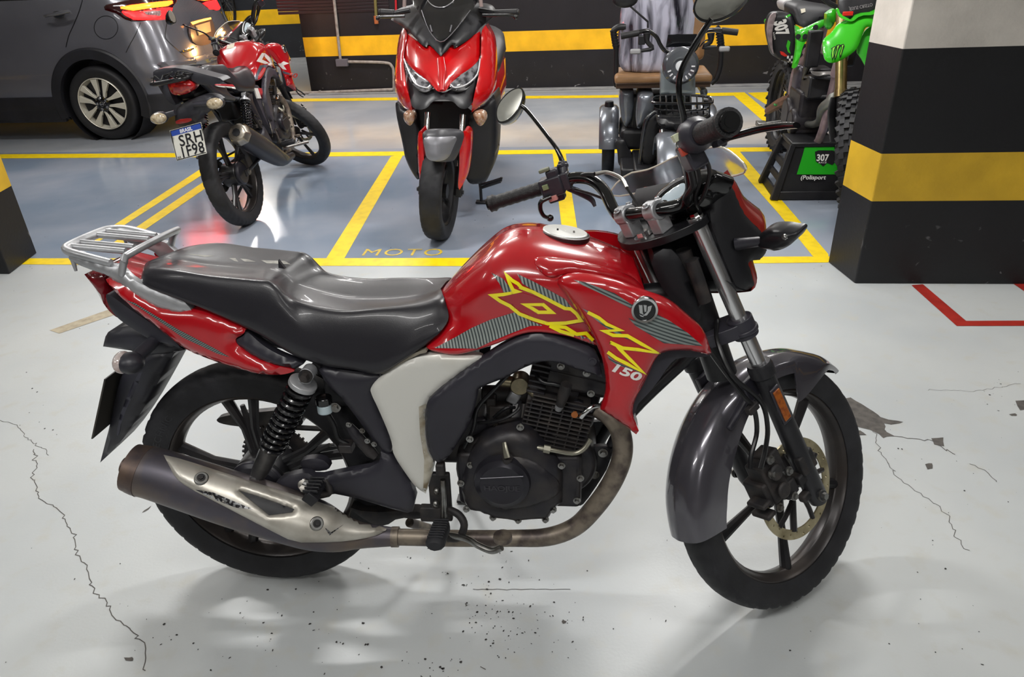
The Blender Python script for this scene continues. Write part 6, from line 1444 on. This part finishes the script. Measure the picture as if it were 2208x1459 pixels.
for s in (-1, 1):
    tguard((0, .205), .325*s, .255, R_(5), R_(175), .066, 0).build('rear_mudguard', TG, tk_, TF)
    mb = MB(); mb.tube([(.03, .325*s, .46), (.03, .325*s, .50)], [.034, .028], n=16); mb.build('mudguard_cap', TB, tk_, TF, bevel=.004)
    mb = MB(); mb.box((.06, .385*s, .235), (.05, .012, .09)); mb.build('side_reflector', mat('red_reflector', '7c1a16', .3, coat=.6), tk_, TF, bevel=.003)
tguard((.98, .215), 0, .27, R_(10), R_(150), .07, 0).build('front_mudguard', TG, tk_, TF)
# body under the seat, side pods
mb = MB(); mb.box((.08, 0, .30), (.46, .50, .14)); mb.box((.1, 0, .45), (.34, .40, .26)); mb.build('battery_case', TB, tk_, TF, bevel=.03, seg=3)
def pod(o, x, th): return tp('side_pod', TG, o, x, thick=th, bulge=.03, rim=.06)
pod([(240, 700, 1), (300, 695), (350, 710, 1), (352, 850), (330, 960), (290, 1008), (255, 940), (238, 840)], .30, .30)
pod([(385, 745), (420, 730, 1), (505, 735, 1), (522, 860), (470, 900), (440, 950), (400, 1015), (372, 1000), (370, 880)], .42, .25)
tp('side_pod', TG, [(870, 700), (930, 690), (935, 750), (880, 760)], .30, .2)
tp('leg_shield', TB, [(520, 870), (560, 880), (545, 1300), (395, 1300), (410, 1080), (440, 960), (480, 895)], .62, .04, .02)
mb = MB(); mb.tube([T(525, 880, .63), T(470, 920, .63), T(440, 980, .63), T(410, 1200, .63), T(400, 1290, .63)], .012, sm=4); mb.build('shield_edge', mat('glossy_black_trim', '1e1f24', .15, coat=1), tk_, TF)
tp('inner_shield', TB, [(540, 880), (950, 860), (960, 1000), (900, 1300), (540, 1300)], .60, .03)
mb = MB(); mb.box((.50, 0, .20), (.50, .34, .05)); mb.box((.50, -.2, .17), (.3, .10, .06)); mb.box((.50, .2, .17), (.3, .10, .06)); mb.build('footboard', TB, tk_, TF, bevel=.012)
tp('footrest', TB, [(195, 1110), (285, 1095), (300, 1160), (380, 1290), (230, 1330), (225, 1180)], .35, .10)
mb = MB(); mb.tube([T(225, 1035, .2), T(262, 1075, .2)], .005); mb.sphere(T(262, 1075, .2), .012); mb.build('linkage', CHROME(), tk_, TF)
for a in ((575, 1020, 572, 1190), (565, 1020, 556, 1190)):
    mb = MB(); mb.cyl(T(a[0], a[1], .86), T(a[2], a[3], .90), .014 if a[0] > 570 else .009); mb.build('fork_tube', CHROME(), tk_, TF)
# seat
mb = MB(); mb.box((.20, .0, .69), (.40, .60, .055)); mb.build('seat_cushion', TAN, tk_, TF, bevel=.024, seg=4)
mb = MB(); mb.box((.20, .0, .655), (.38, .58, .03)); mb.tube([(.40, -.29, .672), (.40, .29, .672)], .004); mb.build('seat_base', mat('dark_tan', '4a3526', .5), tk_, TF, bevel=.008)
mb = MB(); mb.box((-.06, .12, 1.0), (.09, .34, .52), MX.Rotation(-.12, 3, 'Y')); mb.build('backrest', TAN, tk_, TF, bevel=.035, seg=4)
# arm loops
for s, pts in ((-1, [(290, 210), (230, 215), (195, 245), (200, 300), (215, 380)]), (1, [(1000, 215), (1025, 250), (1035, 300), (1040, 380)])):
    P_ = [T(a, b, .25) for a, b in pts]; mb = MB(); mb.tube(P_, .020, n=12, sm=4)
    for k in range(6): 
        q = P_[-3].lerp(P_[-1], k/6); mb.cyl(q+V((0, 0, .004)), q-V((0, 0, .004)), .024)
    mb.build('armrest', TB, tk_, TF)
    P_ = [T(a, b, .25) for a, b in (((215, 380), (212, 560), (210, 660), (235, 668)) if s < 0 else ((1040, 380), (1032, 520), (1000, 620), (960, 655)))]; mb = MB(); mb.tube(P_, .017, n=12, sm=4); mb.build('armrest_post', TB, tk_, TF)
# steering column, lamp, bars
tp('steering_column', mat('column_silver', '9aa5ab', .3, .4, coat=.6), [(563, 545), (590, 520, 1), (640, 530), (800, 530, 1), (835, 545), (838, 750, 1), (563, 750, 1)], .66, .08, .012, .03)
c = T(722, 520, .74); mb = MB(); mb.lathe([(.001, .0), (.040, .0), (.052, .014), (.085, .02), (.098, .006), (.104, -.01), (.098, -.05), (.001, -.07)], c, 'x', 40); mb.build('headlight_bezel', mat('trike_grey', '55585e', .25, .5, coat=.8), tk_, TF)
mb = MB(); mb.lathe([(.001, .010), (.028, .006), (.030, .0), (.001, .0)], c, 'x', 24); mb.build('headlight_lens', mat('lamp_lens', 'cfd3d6', .08, coat=1), tk_, TF)
for k in range(9):
    a = R_(-160+20*k); m_ = MB(); m_.box(c+V((.018, .068*cos(a), .068*sin(a))), (.006, .020, .008), MX.Rotation(a, 3, 'X')); m_.build('bezel_slot', mat('led_strip', 'd9d8dc', .2, .2), tk_, TF)
tp('display', mat('display_black', '0e0f12', .15, coat=.5), [(622, 272, 1), (850, 268, 1), (838, 365, 1), (605, 372, 1)], .62, .02, .003, .01, it=0)
mb = MB(); mb.tube([T(a, b, .6) for a, b in ((250, 282), (400, 250), (470, 245), (530, 290), (560, 350), (600, 400), (680, 430), (760, 430), (840, 380), (880, 280), (930, 240), (1010, 235), (1050, 240))], .012, n=12, sm=4); mb.build('handlebar', GLOSSBLK(), tk_, TF)
for a, b in (((250, 285), (395, 258)), ((1170, 255), (1045, 240))):
    mb = MB(); mb.tube([T(*a, .6), T(*b, .6)], .018, n=14); mb.build('grip', GR, tk_, TF)
for pts in ([(455, 260), (460, 330), (500, 380), (410, 400)], [(960, 260), (955, 330), (900, 370), (1000, 370)]):
    mb = MB(); mb.tube([T(a, b, .63) for a, b in pts], [.022, .014, .013, .010], sm=3); mb.build('brake_lever', TB, tk_, TF)
for a, b in ((365, 405), (1065, 385)): mb = MB(); mb.box(T(a, b, .66), (.03, .06, .028)); mb.build('lever_tip', mat('grey_rubber', '8e8e90', .5), tk_, TF, bevel=.008)
mb = MB(); mb.box(T(415, 315, .62), (.03, .04, .05)); mb.build('switch_housing', TB, tk_, TF, bevel=.005)
mb = MB(); mb.tube([T(463, 220, .58), T(463, 170, .58), T(310, 35, .58)], .006); mb.build('mirror_stem', TB, tk_, TF)
mb = MB(); mb.sphere(T(285, 0, .58), .06, 16, (.4, 1.2, .7)); mb.build('mirror', TB, tk_, TF)
for i in range(3):
    mb = MB(); mb.tube([T(870+6*i, 370-6*i, .64), T(900+8*i, 330-6*i, .66), T(940, 310+4*i, .65)], .003, n=6, sm=3); mb.build('cable', CB, tk_, TF)
# wire basket on the front
def bring(o, x, r=.008): 
    mb = MB(); P_ = [T(a, b, xx) for a, b, xx in o]; mb.tube(P_, r, n=8, sm=4, closed=True); return mb
mb = bring([(495, 795, .84), (530, 760, .74), (700, 745, .72), (930, 760, .74), (972, 800, .84), (930, 812, .90), (740, 815, .93), (540, 812, .90)], .8)
for k in range(9):
    a = 560+48*k; mb.tube([T(a, 755, .74), T(a+2, 812, .90), T(a+4, 900, .88)], .005, n=6)
for z, w in ((850, 15), (900, 30)): mb.tube([T(500+w, z, .88), T(560, z+15, .90), T(740, z+22, .92), T(900, z+12, .90), T(960-w, z-5, .88)], .006, n=6, sm=3)
mb.build('wire_basket', mat('basket_wire', '121214', .25, coat=.4), tk_, TF)
tp('basket_bottom', TB, [(520, 920), (740, 960), (960, 870), (955, 960), (720, 1040), (560, 1010)], .80, .12, .02)
# plastic bag on the seat: a thing of its own
bg = thing('plastic_bag', 'crumpled clear plastic bag bundle standing on the tan tricycle seat', 'bag', TM)
mb = MB(); rr = random.Random(5); rings = []
c0 = T(510, 540, .22)
prof = [(.0, .20), (.05, .235), (.15, .24), (.30, .235), (.42, .215), (.52, .18), (.60, .13), (.64, .06)]
prof = cr(prof, 3); ph = [rr.random()*6 for _ in range(6)]
for i, (h, w_) in enumerate(prof):
    ring = []
    for k in range(72):
        a = 2*pi*k/72; f = 1+.035*sin(7*a+ph[0]+h*4)+.03*sin(13*a+ph[1]-h*6)+.02*sin(23*a+ph[2]+h*9)+.012*sin(41*a+h*20)
        ring.append(V((c0.x-.02+w_*.50*f*cos(a), c0.y+w_*f*.93*sin(a), .722+h)))
    rings.append(ring)
mb.loft(rings)
pb = mat('plastic_film', 'b4b3c4', .18, c2='25242e', ns=9, nlo=.40, nhi=.60, coat=.8, bump=1.0, bs=9)  # fold highlights and dark hollows painted in as streaked pale and dark noise
for n_ in pb.node_tree.nodes:
    if n_.type == 'TEX_NOISE':
        mp = node(pb.node_tree, 'ShaderNodeMapping'); mp.inputs['Scale'].default_value = (1, 1, .22); tcn = [q for q in pb.node_tree.nodes if q.type == 'TEX_COORD'][0]
        pb.node_tree.links.new(tcn.outputs['Object'], mp.inputs[0]); pb.node_tree.links.new(mp.outputs[0], n_.inputs['Vector']); n_.inputs['Distortion'].default_value = 1.2
for n_ in pb.node_tree.nodes:
    if n_.type == 'BUMP': n_.inputs['Distance'].default_value = .02
mb.build('film', pb, bg, TF, ang=80)
# ---------------------------------------------------------------- green dirt bike on its stand
DM = tr(2.03, 5.35, .045) @ rz(R_(-97))
db = thing('dirt_bike', 'bright green motocross bike numbered 307 with gold fork tubes, raised on a stand', 'motorcycle', DM)
DF = Frame(DM)
zd = ztr(1620, 0, 3.317)
GRN = mat('lime_green', '35b51c', .3, coat=.6, c2='2aa314', ns=5)
KBK = mat('kx_black', '1a1a1d', .4, c2='28282b', ns=12)
ALF = mat('worn_alloy_frame', 'a38c90', .4, .4, c2='7c6b6f', ns=14)
def D(a, b, v, ax=0): q = zd((a, b))[0]; return DF.on(q[0], q[1], v, ax)
def dp(name, m, o, fn, thick=.02, bulge=.008, rim=.015, it=2, sp=.02, ax=0, sgn=1, **k):
    return pan(name, m, zd(*o), fn, thick=thick, bulge=bulge, rim=rim, it=it, sp=sp, ax=ax, sgn=sgn, F=DF, parent=db, **k)
def knobby(F, c, R, w, ri, n):
    vs, fs = tyre(R-.014, w*.92, ri, 90, 'slick'); mb = MB(); mb.add([V(c)+V(v) for v in vs], fs)
    tread_lugs(mb, c, R-.010, w, [(0, 0, 0), (-.48, .5, .1), (.48, .5, -.1), (-.86, 0, .5), (.86, 0, -.5)], (.022, .024, .026), n); mb.build('knobby_tyre', RUB(), db, F, ang=30)
    mb = MB(); mb.lathe([(ri+.006, -.025), (ri-.006, -.028), (ri-.016, -.01), (ri-.016, .01), (ri-.006, .028), (ri+.006, .025)], c, n=60); mb.build('rim', KBK, db, F)
    mb = MB(); mb.lathe([(.001, -.05), (.035, -.05), (.035, -.04), (.02, -.03), (.02, .03), (.035, .04), (.035, .05), (.001, .05)], c, n=28); mb.build('hub', ALF, db, F)
    mb = MB(); mb.cut()
    for k in range(32):
        a = 2*pi*k/32; b = a+(.35 if k % 2 else -.35); s = .04 if k % 4 < 2 else -.04
        mb.tube([V(c)+V((.032*cos(b), s, .032*sin(b))), V(c)+V(((ri-.012)*cos(a), 0, (ri-.012)*sin(a)))], .0018, n=4)
    o = mb.build('spokes', mat('spoke_steel', '9d958c', .3, .9), db, F)
knobby(DF, (0, 0, .33), .335, .125, .245, 30)
st = R_(-25); FWF = DF.sub(tr(1.46, .085, .345) @ MX.Rotation(st, 4, V((-sin(R_(27)), 0, cos(R_(27))))))
knobby(DF.sub(tr(1.46, .045, .345) @ MX.Rotation(st, 4, V((-sin(R_(27)), 0, cos(R_(27)))))), (0, 0, 0), .35, .095, .27, 36)
GOLD = mat('gold_fork', 'b09a6a', .25, .9, c2='96835a', ns=20)
for s in (-1, 1):
    mb = MB(); mb.cyl((-.10, .105*s, .30), (-.30, .105*s, .78), .030, n=24); mb.cyl((-.10, .105*s, .30), (-.115, .105*s, .335), .034, n=24); mb.build('fork_tube', GOLD, db, FWF)
    mb = MB(); mb.cyl((0, .105*s, 0), (-.11, .105*s, .32), .022, n=20); mb.box((0, .105*s, 0), (.06, .05, .07)); mb.build('fork_leg', KBK, db, FWF, bevel=.006)
    mb = MB(); mb.tube([(-.02, .14*s, .08), (-.08, .15*s, .22), (-.11, .14*s, .30)], [.022, .028, .02], n=12, flat=.3, sm=3); mb.build('fork_guard', KBK, db, FWF)
mb = MB(); mb.lathe([(.001, .035), (.11, .035), (.12, .04), (.12, .044), (.001, .044)], n=40); mb.build('brake_disc', mat('disc_steel2', 'a7a49a', .3, .9), db, FWF)
# mudguard: beak seen from the front
def fe(y, z): return 1.66-.9*(z-.80)
fenf = [(512, 300), (525, 275), (580, 235), (620, 170), (680, 145), (780, 95), (840, 85), (880, 110), (893, 180), (860, 195), (820, 190), (800, 230), (770, 320), (740, 370), (650, 430), (580, 455), (530, 440), (515, 380)]
def fy(y, z): return 1.62-.55*(z-.75)
mg_ = dp('front_mudguard', GRN, fenf, fy, .012, .02, .06, it=2, sp=.015)
dp('mudguard_edge', mat('lime_dark', '219312', .4), [(745, 360), (800, 240), (830, 200), (880, 180), (895, 200), (880, 340), (838, 530, 1), (800, 440)], lambda y, z: fy(y, z)-.05, .012, .004, it=1)
mt_ = bvh(mg_); CLW = mat('claw_ink', '121214', .4)
zq = ztr(1780, 0, 10.42)
claws = ([(118, 1092), (205, 1035), (255, 1045), (200, 1150), (195, 1270), (150, 1352), (128, 1220), (145, 1110)], [(235, 1015), (320, 995), (338, 1040), (290, 1110), (255, 1260), (205, 1368), (195, 1260), (238, 1120), (255, 1050)], [(325, 1010), (410, 985), (430, 1035), (385, 1150), (355, 1270), (318, 1312), (315, 1190), (365, 1060)])
inn = ([(160, 1085), (215, 1050), (180, 1150), (178, 1260), (152, 1310), (150, 1200)], [(265, 1030), (308, 1015), (272, 1110), (240, 1240), (215, 1310), (222, 1230), (262, 1110)], [(365, 1020), (405, 1005), (368, 1140), (340, 1255), (332, 1200), (375, 1070)])
for o in inn: decal('claw_fill', mt_, [zq(*o)], mat('lime_bright', '7fc93a', .4), db, 2, off=.006)
mb = MB()
for pl in claws: mb.cut(); decal_mesh(mb, mt_, zq(*pl), 2, off=.003)
mb.build('claw_mark', CLW, db, Frame(MX()))
# front number board
nb = dp('number_board', KBK, [(625, -60), (625, 60), (640, 110), (710, 145), (760, 100), (880, 90), (940, 20), (950, -60)], lambda y, z: 1.50-.4*(z-.95), .02, .01)
for o in ([(608, 70), (622, 55), (640, 105), (712, 140), (720, 155), (690, 150), (628, 122)], [(712, 140), (765, 95), (880, 85), (945, 20), (955, 30), (905, 85), (870, 108), (780, 110), (722, 158)]):
    dp('board_edge', GRN, o, lambda y, z: 1.53-.4*(z-.95), .02, .004, it=1)
nt_ = bvh(nb)
text_px('board_lettering', nt_, 'JESUS CRISTO', zd((700, 55))[0], (8.2, -1.7), (1.5, 10), mat('board_grey', '8e8a8c', .5), db, off=.004, size=1)
mb = MB(); q = D(690, 98, lambda y, z: 1.53-.4*(z-.95)); mb.box(q, (.01, .05, .02)); mb.build('red_badge', mat('bright_red_graphic', 'd02a20', .4), db, DF, bevel=.003)
# right side body panels (image left)
sy = lambda x, z: -.13-.0*x
def rp(x0): return lambda y, z: x0-.9*(z-.75)
sn = dp('side_number_plate', KBK, [(150, 90), (230, 85), (290, 100), (320, 180), (330, 260), (305, 400), (300, 470), (250, 440), (160, 410), (135, 320), (115, 220), (120, 150)], lambda y, z: .16+.5*(y+.1), .10, .02, .04)
dp('plate_edge', mat('dusty_pale', '8d7f80', .5, c2='6c5f60', ns=20), [(150, 95), (185, 90), (150, 200), (150, 330), (165, 405), (135, 330), (112, 230), (120, 150)], lambda y, z: .19+.5*(y+.1), .03, .01, it=1)
snt = bvh(sn)
WG2 = mat('white_graphic', 'dcdad6', .4)

text_px('side_number', snt, '307', (1668.5, 47), (5, 21), (36, -10), WG2, db, off=.004, size=1, bold=.05)
text_px('side_lettering', snt, 'RIDER', (1666, 70), (1.2, 6), (5, -1), WG2, db, off=.004, size=1)
decal('green_mark', snt, [zd((240, 118), (275, 100), (285, 110), (250, 130)), zd((262, 285), (280, 300), (270, 350), (282, 385), (262, 372), (250, 330))], GRN, db, 2, off=.003)
decal('red_mark', snt, [zd((205, 365), (230, 372), (262, 400), (240, 405), (212, 390))], mat('bright_red_graphic', 'd02a20', .4), db, 2, off=.003)
mb = MB()
for i in range(4):
    for j in range(3):
        if (i+j) % 2 == 0: mb.cut(); decal_mesh(mb, snt, zd((255+14*i, 400+20*j), (269+14*i, 398+20*j), (269+14*i, 418+20*j), (255+14*i, 420+20*j)), 3, off=.003)
mb.build('check_square', WG2, db, Frame(MX()))
dp('rear_mudguard_tip', GRN, [(95, 145), (120, 128), (132, 150), (115, 190), (98, 170)], -.30, .03, .01)
dp('rear_mudguard_tip', mat('grey_white', 'a9a6a8', .5), [(222, 8), (300, 2), (430, 14), (330, 20), (280, 85), (235, 80)], -.05, .2, .01)
dp('seat', mat('kx_seat', '222226', .5), [(290, 30), (400, 15), (560, 45), (612, 50), (560, 110), (470, 160), (400, 205), (350, 190), (310, 110)], rp(.42), .3, .03, .05)
dp('seat_label', mat('paper_label', 'cdc6b4', .6), [(352, 65), (385, 60), (388, 85), (358, 95)], lambda y, z: rp(.42)(y, z)+.034, .004, .001, it=0)
dp('side_shroud', GRN, [(318, 185, 1), (345, 190), (350, 235), (440, 190), (530, 140), (520, 180), (450, 250), (380, 300), (350, 400), (330, 480), (298, 490, 1), (330, 330)], rp(.50), .04, .012)
dp('radiator_shroud', GRN, [(540, 100, 1), (580, 70), (612, 60), (600, 150), (585, 190), (550, 220), (535, 180)], 1.05, .05, .012)
dp('radiator_shroud', GRN, [(350, 215), (400, 200), (540, 130), (545, 170), (470, 215), (400, 300), (340, 300), (320, 255)], .78, .04, .012)
mb = MB()
for o in ((335, 262), (385, 262), (460, 195)): mb.bolt(D(*o, .80), (1, -.3, 0), .010, .006)
mb.build('shroud_bolt', KBK, db, DF)
# frame, engine, pipe
mb = MB(); mb.tube([D(520, 170, .75), D(480, 300, .62), D(420, 390, .5), D(340, 490, .38), D(310, 590, .32), D(290, 690, .28)], [.03, .03, .034, .036, .034, .03], n=10, sm=4, flat=1.0); mb.build('frame_spar', ALF, db, DF)
mb = MB(); mb.box((.60, 0, .42), (.30, .18, .26)); mb.box((.70, 0, .60), (.18, .14, .18));  mb.cyl((.52, -.12, .38), (.52, .12, .38), .10, n=32); mb.cyl((.68, -.12, .36), (.68, .12, .36), .08, n=32); mb.build('engine', mat('kx_engine', '2c2a2f', .4, .4, c2='413d3e', ns=20), db, DF, bevel=.02, seg=3)
for o in ([(340, 470), (400, 480), (420, 560), (400, 680), (350, 770), (310, 700), (320, 580)],): dp('clutch_cover', mat('kx_cover', '56525a', .35, .5), o, .58, .1, .02)
dp('radiator_bar', mat('pale_alloy', '9a9795', .4, .6), [(430, 505), (470, 520), (600, 510), (605, 540), (480, 545), (440, 535)], 1.0, .03, .01, it=1)
mb = MB(); mb.tube([D(375, 560, .7), D(400, 500, .8), D(430, 455, .85), D(440, 450, .86)], .012, sm=4); mb.tube([D(385, 545, .72), D(470, 545, .95), D(590, 560, 1.0)], .014, sm=3); mb.build('hose', KBK, db, DF)
mb = MB(); mb.tube([D(420, 690, .9), D(560, 690, .95)], .012); mb.box(D(500, 620, .9), (.08, .16, .12)); mb.build('cylinder', KBK, db, DF, bevel=.01)
mb = MB(); mb.tube([D(590, 660, 1.05), D(570, 720, 1.06), D(510, 775, 1.02), D(490, 860, .95), D(440, 890, .85), D(380, 880, .7), D(340, 850, .6)], [.028, .030, .028, .024, .022, .020, .018], n=14, sm=4); mb.build('exhaust_header', mat('exhaust_alloy', '8b8c86', .4, .7, c2='6d6d69', ns=12), db, DF)
for s in (-1, 1): mb = MB(); mb.box((.90, .10*s, .82), (.05, .08, .20)); mb.build('radiator', KBK, db, DF, bevel=.01)
# swingarm with brown grime and green chain
mb = MB(); mb.tube([D(120, 790, .0), D(200, 740, .15), D(290, 700, .30)], [.026, .034, .036], n=8, sm=3, flat=1.2); mb.build('swingarm', mat('grimy_alloy', '7a5a4c', .5, .4, c2='5f4436', ns=18), db, DF)
mb = MB(); pts = [D(165+12*k, 748+(6 if k % 2 else -4), .16+.015*k) for k in range(9)]; mb.tube(pts, .008, n=6, sm=2); mb.build('chain', mat('green_chain', '1f7c35', .4, .4), db, DF)
mb = MB(); mb.tube([(.55, -.14, .33), (.58, -.27, .32)], .014); mb.tube([(.55, .14, .33), (.58, .27, .32)], .014); mb.box((.58, -.27, .325), (.09, .06, .03)); mb.box((.58, .27, .325), (.09, .06, .03)); mb.build('footrest', STEEL(), db, DF, bevel=.004)
mb = MB(); mb.tube([(1.06, .40, 1.10), (1.12, .22, 1.14), (1.14, .08, 1.06), (1.14, -.08, 1.06), (1.12, -.22, 1.14), (1.06, -.40, 1.10)], .013, sm=4); mb.build('handlebar', KBK, db, DF)
mb = MB(); mb.tube([(1.20, 0, 1.0), (1.08, 0, .70)], .035); mb.tube([(1.05, 0, .80), (.7, 0, .80), (.40, 0, .74)], .03); mb.tube([(1.08, 0, .72), (.95, 0, .30), (.6, 0, .22), (.4, 0, .35)], .024, sm=4); mb.build('frame', ALF, db, DF)
# ---- stand
sM = tr(1.905, 4.52, 0) @ rz(R_(-97))
sd = thing('bike_stand', 'black plastic motocross stand with green 307 panel under the green dirt bike', 'stand', sM)
SF_ = Frame(sM)
def S(a, b, v, ax=0): q = zd((a, b))[0]; return SF_.on(q[0], q[1], v, ax)
SBL = mat('stand_black', '18181b', .42, c2='232326', ns=10)
# tapered box: four legs and panels
zt_, zb_ = .325, 0.0
tx, ty_, bx_, by_ = .12, .13, .19, .215
def corner(sx, sy, t, k=1): return V((sx*(bx_+(tx-bx_)*t)*k, sy*(by_+(ty_-by_)*t)*k, zt_*t))
mb = MB(); mb.box((0, 0, zt_), (tx*2+.02, ty_*2+.02, .03)); mb.build('stand_top', SBL, sd, SF_, bevel=.008)
for sx in (-1, 1):
    for sy in (-1, 1): mb = MB(); mb.tube([corner(sx, sy, 0), corner(sx, sy, 1)], [.03, .024], n=4); mb.build('leg', SBL, sd, SF_, bevel=.004)
mb = MB(); f = [corner(1, -1, .03, .97), corner(1, 1, .03, .97), corner(1, 1, .98, .97), corner(1, -1, .98, .97)]
mb.add(f+[p-V((.014, 0, 0)) for p in f], [(0, 1, 2, 3), (7, 6, 5, 4), (0, 4, 5, 1), (1, 5, 6, 2), (2, 6, 7, 3), (3, 7, 4, 0)]); fp = mb.build('front_panel', SBL, sd, SF_)
for t0, t1 in ((.02, .16), (.30, .40), (.55, .65), (.86, .98)):
    for sgn_ in (-1, 1):
        mb = MB(); f = [corner(-1, sgn_, t0), corner(1, sgn_, t0), corner(1, sgn_, t1), corner(-1, sgn_, t1)]
        mb.add(f+[p-V((0, .014*sgn_, 0)) for p in f], [(0, 1, 2, 3), (7, 6, 5, 4), (0, 4, 5, 1), (1, 5, 6, 2), (2, 6, 7, 3), (3, 7, 4, 0)]); mb.build('cross_bar', SBL, sd, SF_)
mb = MB(); f = [corner(1, -1, .02), corner(1, 1, .02), corner(1, 1, .17), corner(1, -1, .17)]; mb.add([p+V((.016, 0, 0)) for p in f]+[p-V((.0, 0, 0)) for p in f], [(0, 1, 2, 3), (7, 6, 5, 4), (0, 4, 5, 1), (1, 5, 6, 2), (2, 6, 7, 3), (3, 7, 4, 0)]); mb.build('foot_bar', SBL, sd, SF_, bevel=.004)
fpt = bvh(fp); SG = mat('stand_green', '1f9f1c', .4)
decal('green_panel', fpt, [zd((325, 1247, 1), (370, 1100), (385, 1040), (420, 1012), (500, 1005), (620, 1012), (650, 1040), (650, 1247))], SG, sd, 4, off=.004)
decal('number_shield', fpt, [zd((455, 1085), (480, 1075), (580, 1075), (605, 1085), (605, 1150), (580, 1180), (540, 1165), (515, 1190), (490, 1170), (462, 1155))], KBK, sd, 3, off=.007)
text_px('stand_number', fpt, '307', zd((464, 1150))[0], (17.5, 0), (2, -20), WG2, sd, off=.010, size=1, bold=.03)
text_px('stand_number_small', fpt, 'RACE', zd((480, 1168))[0], (7, 0), (1, -5), WG2, sd, off=.010, size=1)
text_px('stand_lettering', fpt, '(Polisport', zd((350, 1282))[0], (13.6, 0), (3, -12.5), WG2, sd, off=.016, size=1, bold=.02)
for a in (345, 425, 495): decal('green_dash', fpt, [zd((a, 912), (a+36, 912), (a+34, 928), (a+2, 928))], SG, sd, 3, off=.004)
# ---------------------------------------------------------------- bicycle hung on the far wall
bc = thing('bicycle', 'black bicycle whose thin spoked wheel hangs before the far yellow wall stripe', 'bicycle', tr(-4.15, 12.3, .52) @ rz(R_(-55)))
YF = Frame(tr(-4.15, 12.3, .52) @ rz(R_(-55)))
for x in (0, -1.0):
    mb = MB(); mb.lathe([(.33+.022*cos(2*pi*k/10), .022*sin(2*pi*k/10)) for k in range(10)], (x, 0, .35), n=60); mb.build('tyre', RUB(), bc, YF)
    mb = MB()
    for k in range(28): a = 2*pi*k/28; mb.tube([(x+.02*cos(a+.4), .02*(-1)**k, .35+.02*sin(a+.4)), (x+.31*cos(a), 0, .35+.31*sin(a))], .0018, n=4)
    mb.build('spokes', mat('dark_spoke', '2a2a2c', .4), bc, YF)
mb = MB(); mb.tube([(0, .06, .35), (-.08, .05, .72), (-.12, 0, .95)], .018, sm=3); mb.tube([(0, -.06, .35), (-.08, -.05, .72), (-.12, 0, .95)], .018, sm=3); mb.tube([(-.12, 0, .85), (-.62, 0, .38)], .022); mb.tube([(-.14, 0, .95), (-.75, 0, .92)], .02); mb.tube([(-.80, 0, 1.05), (-.62, 0, .38), (-1.0, .05, .35)], .018); mb.build('frame', KBK, bc, YF)
mb = MB(); mb.tube([(-.10, -.28, 1.06), (-.12, 0, 1.02), (-.10, .28, 1.06)], .013, sm=3); mb.build('handlebar', KBK, bc, YF)
mb = MB(); mb.box((-.80, 0, 1.07), (.26, .14, .05)); mb.build('saddle', KBK, bc, YF, bevel=.02)
mb = MB(); mb.cyl((-.62, -.06, .38), (-.62, .06, .38), .06); mb.tube([(-.62, -.09, .38), (-.5, -.10, .26)], .012); mb.box((-.48, -.14, .25), (.09, .08, .02)); mb.build('crank', KBK, bc, YF)
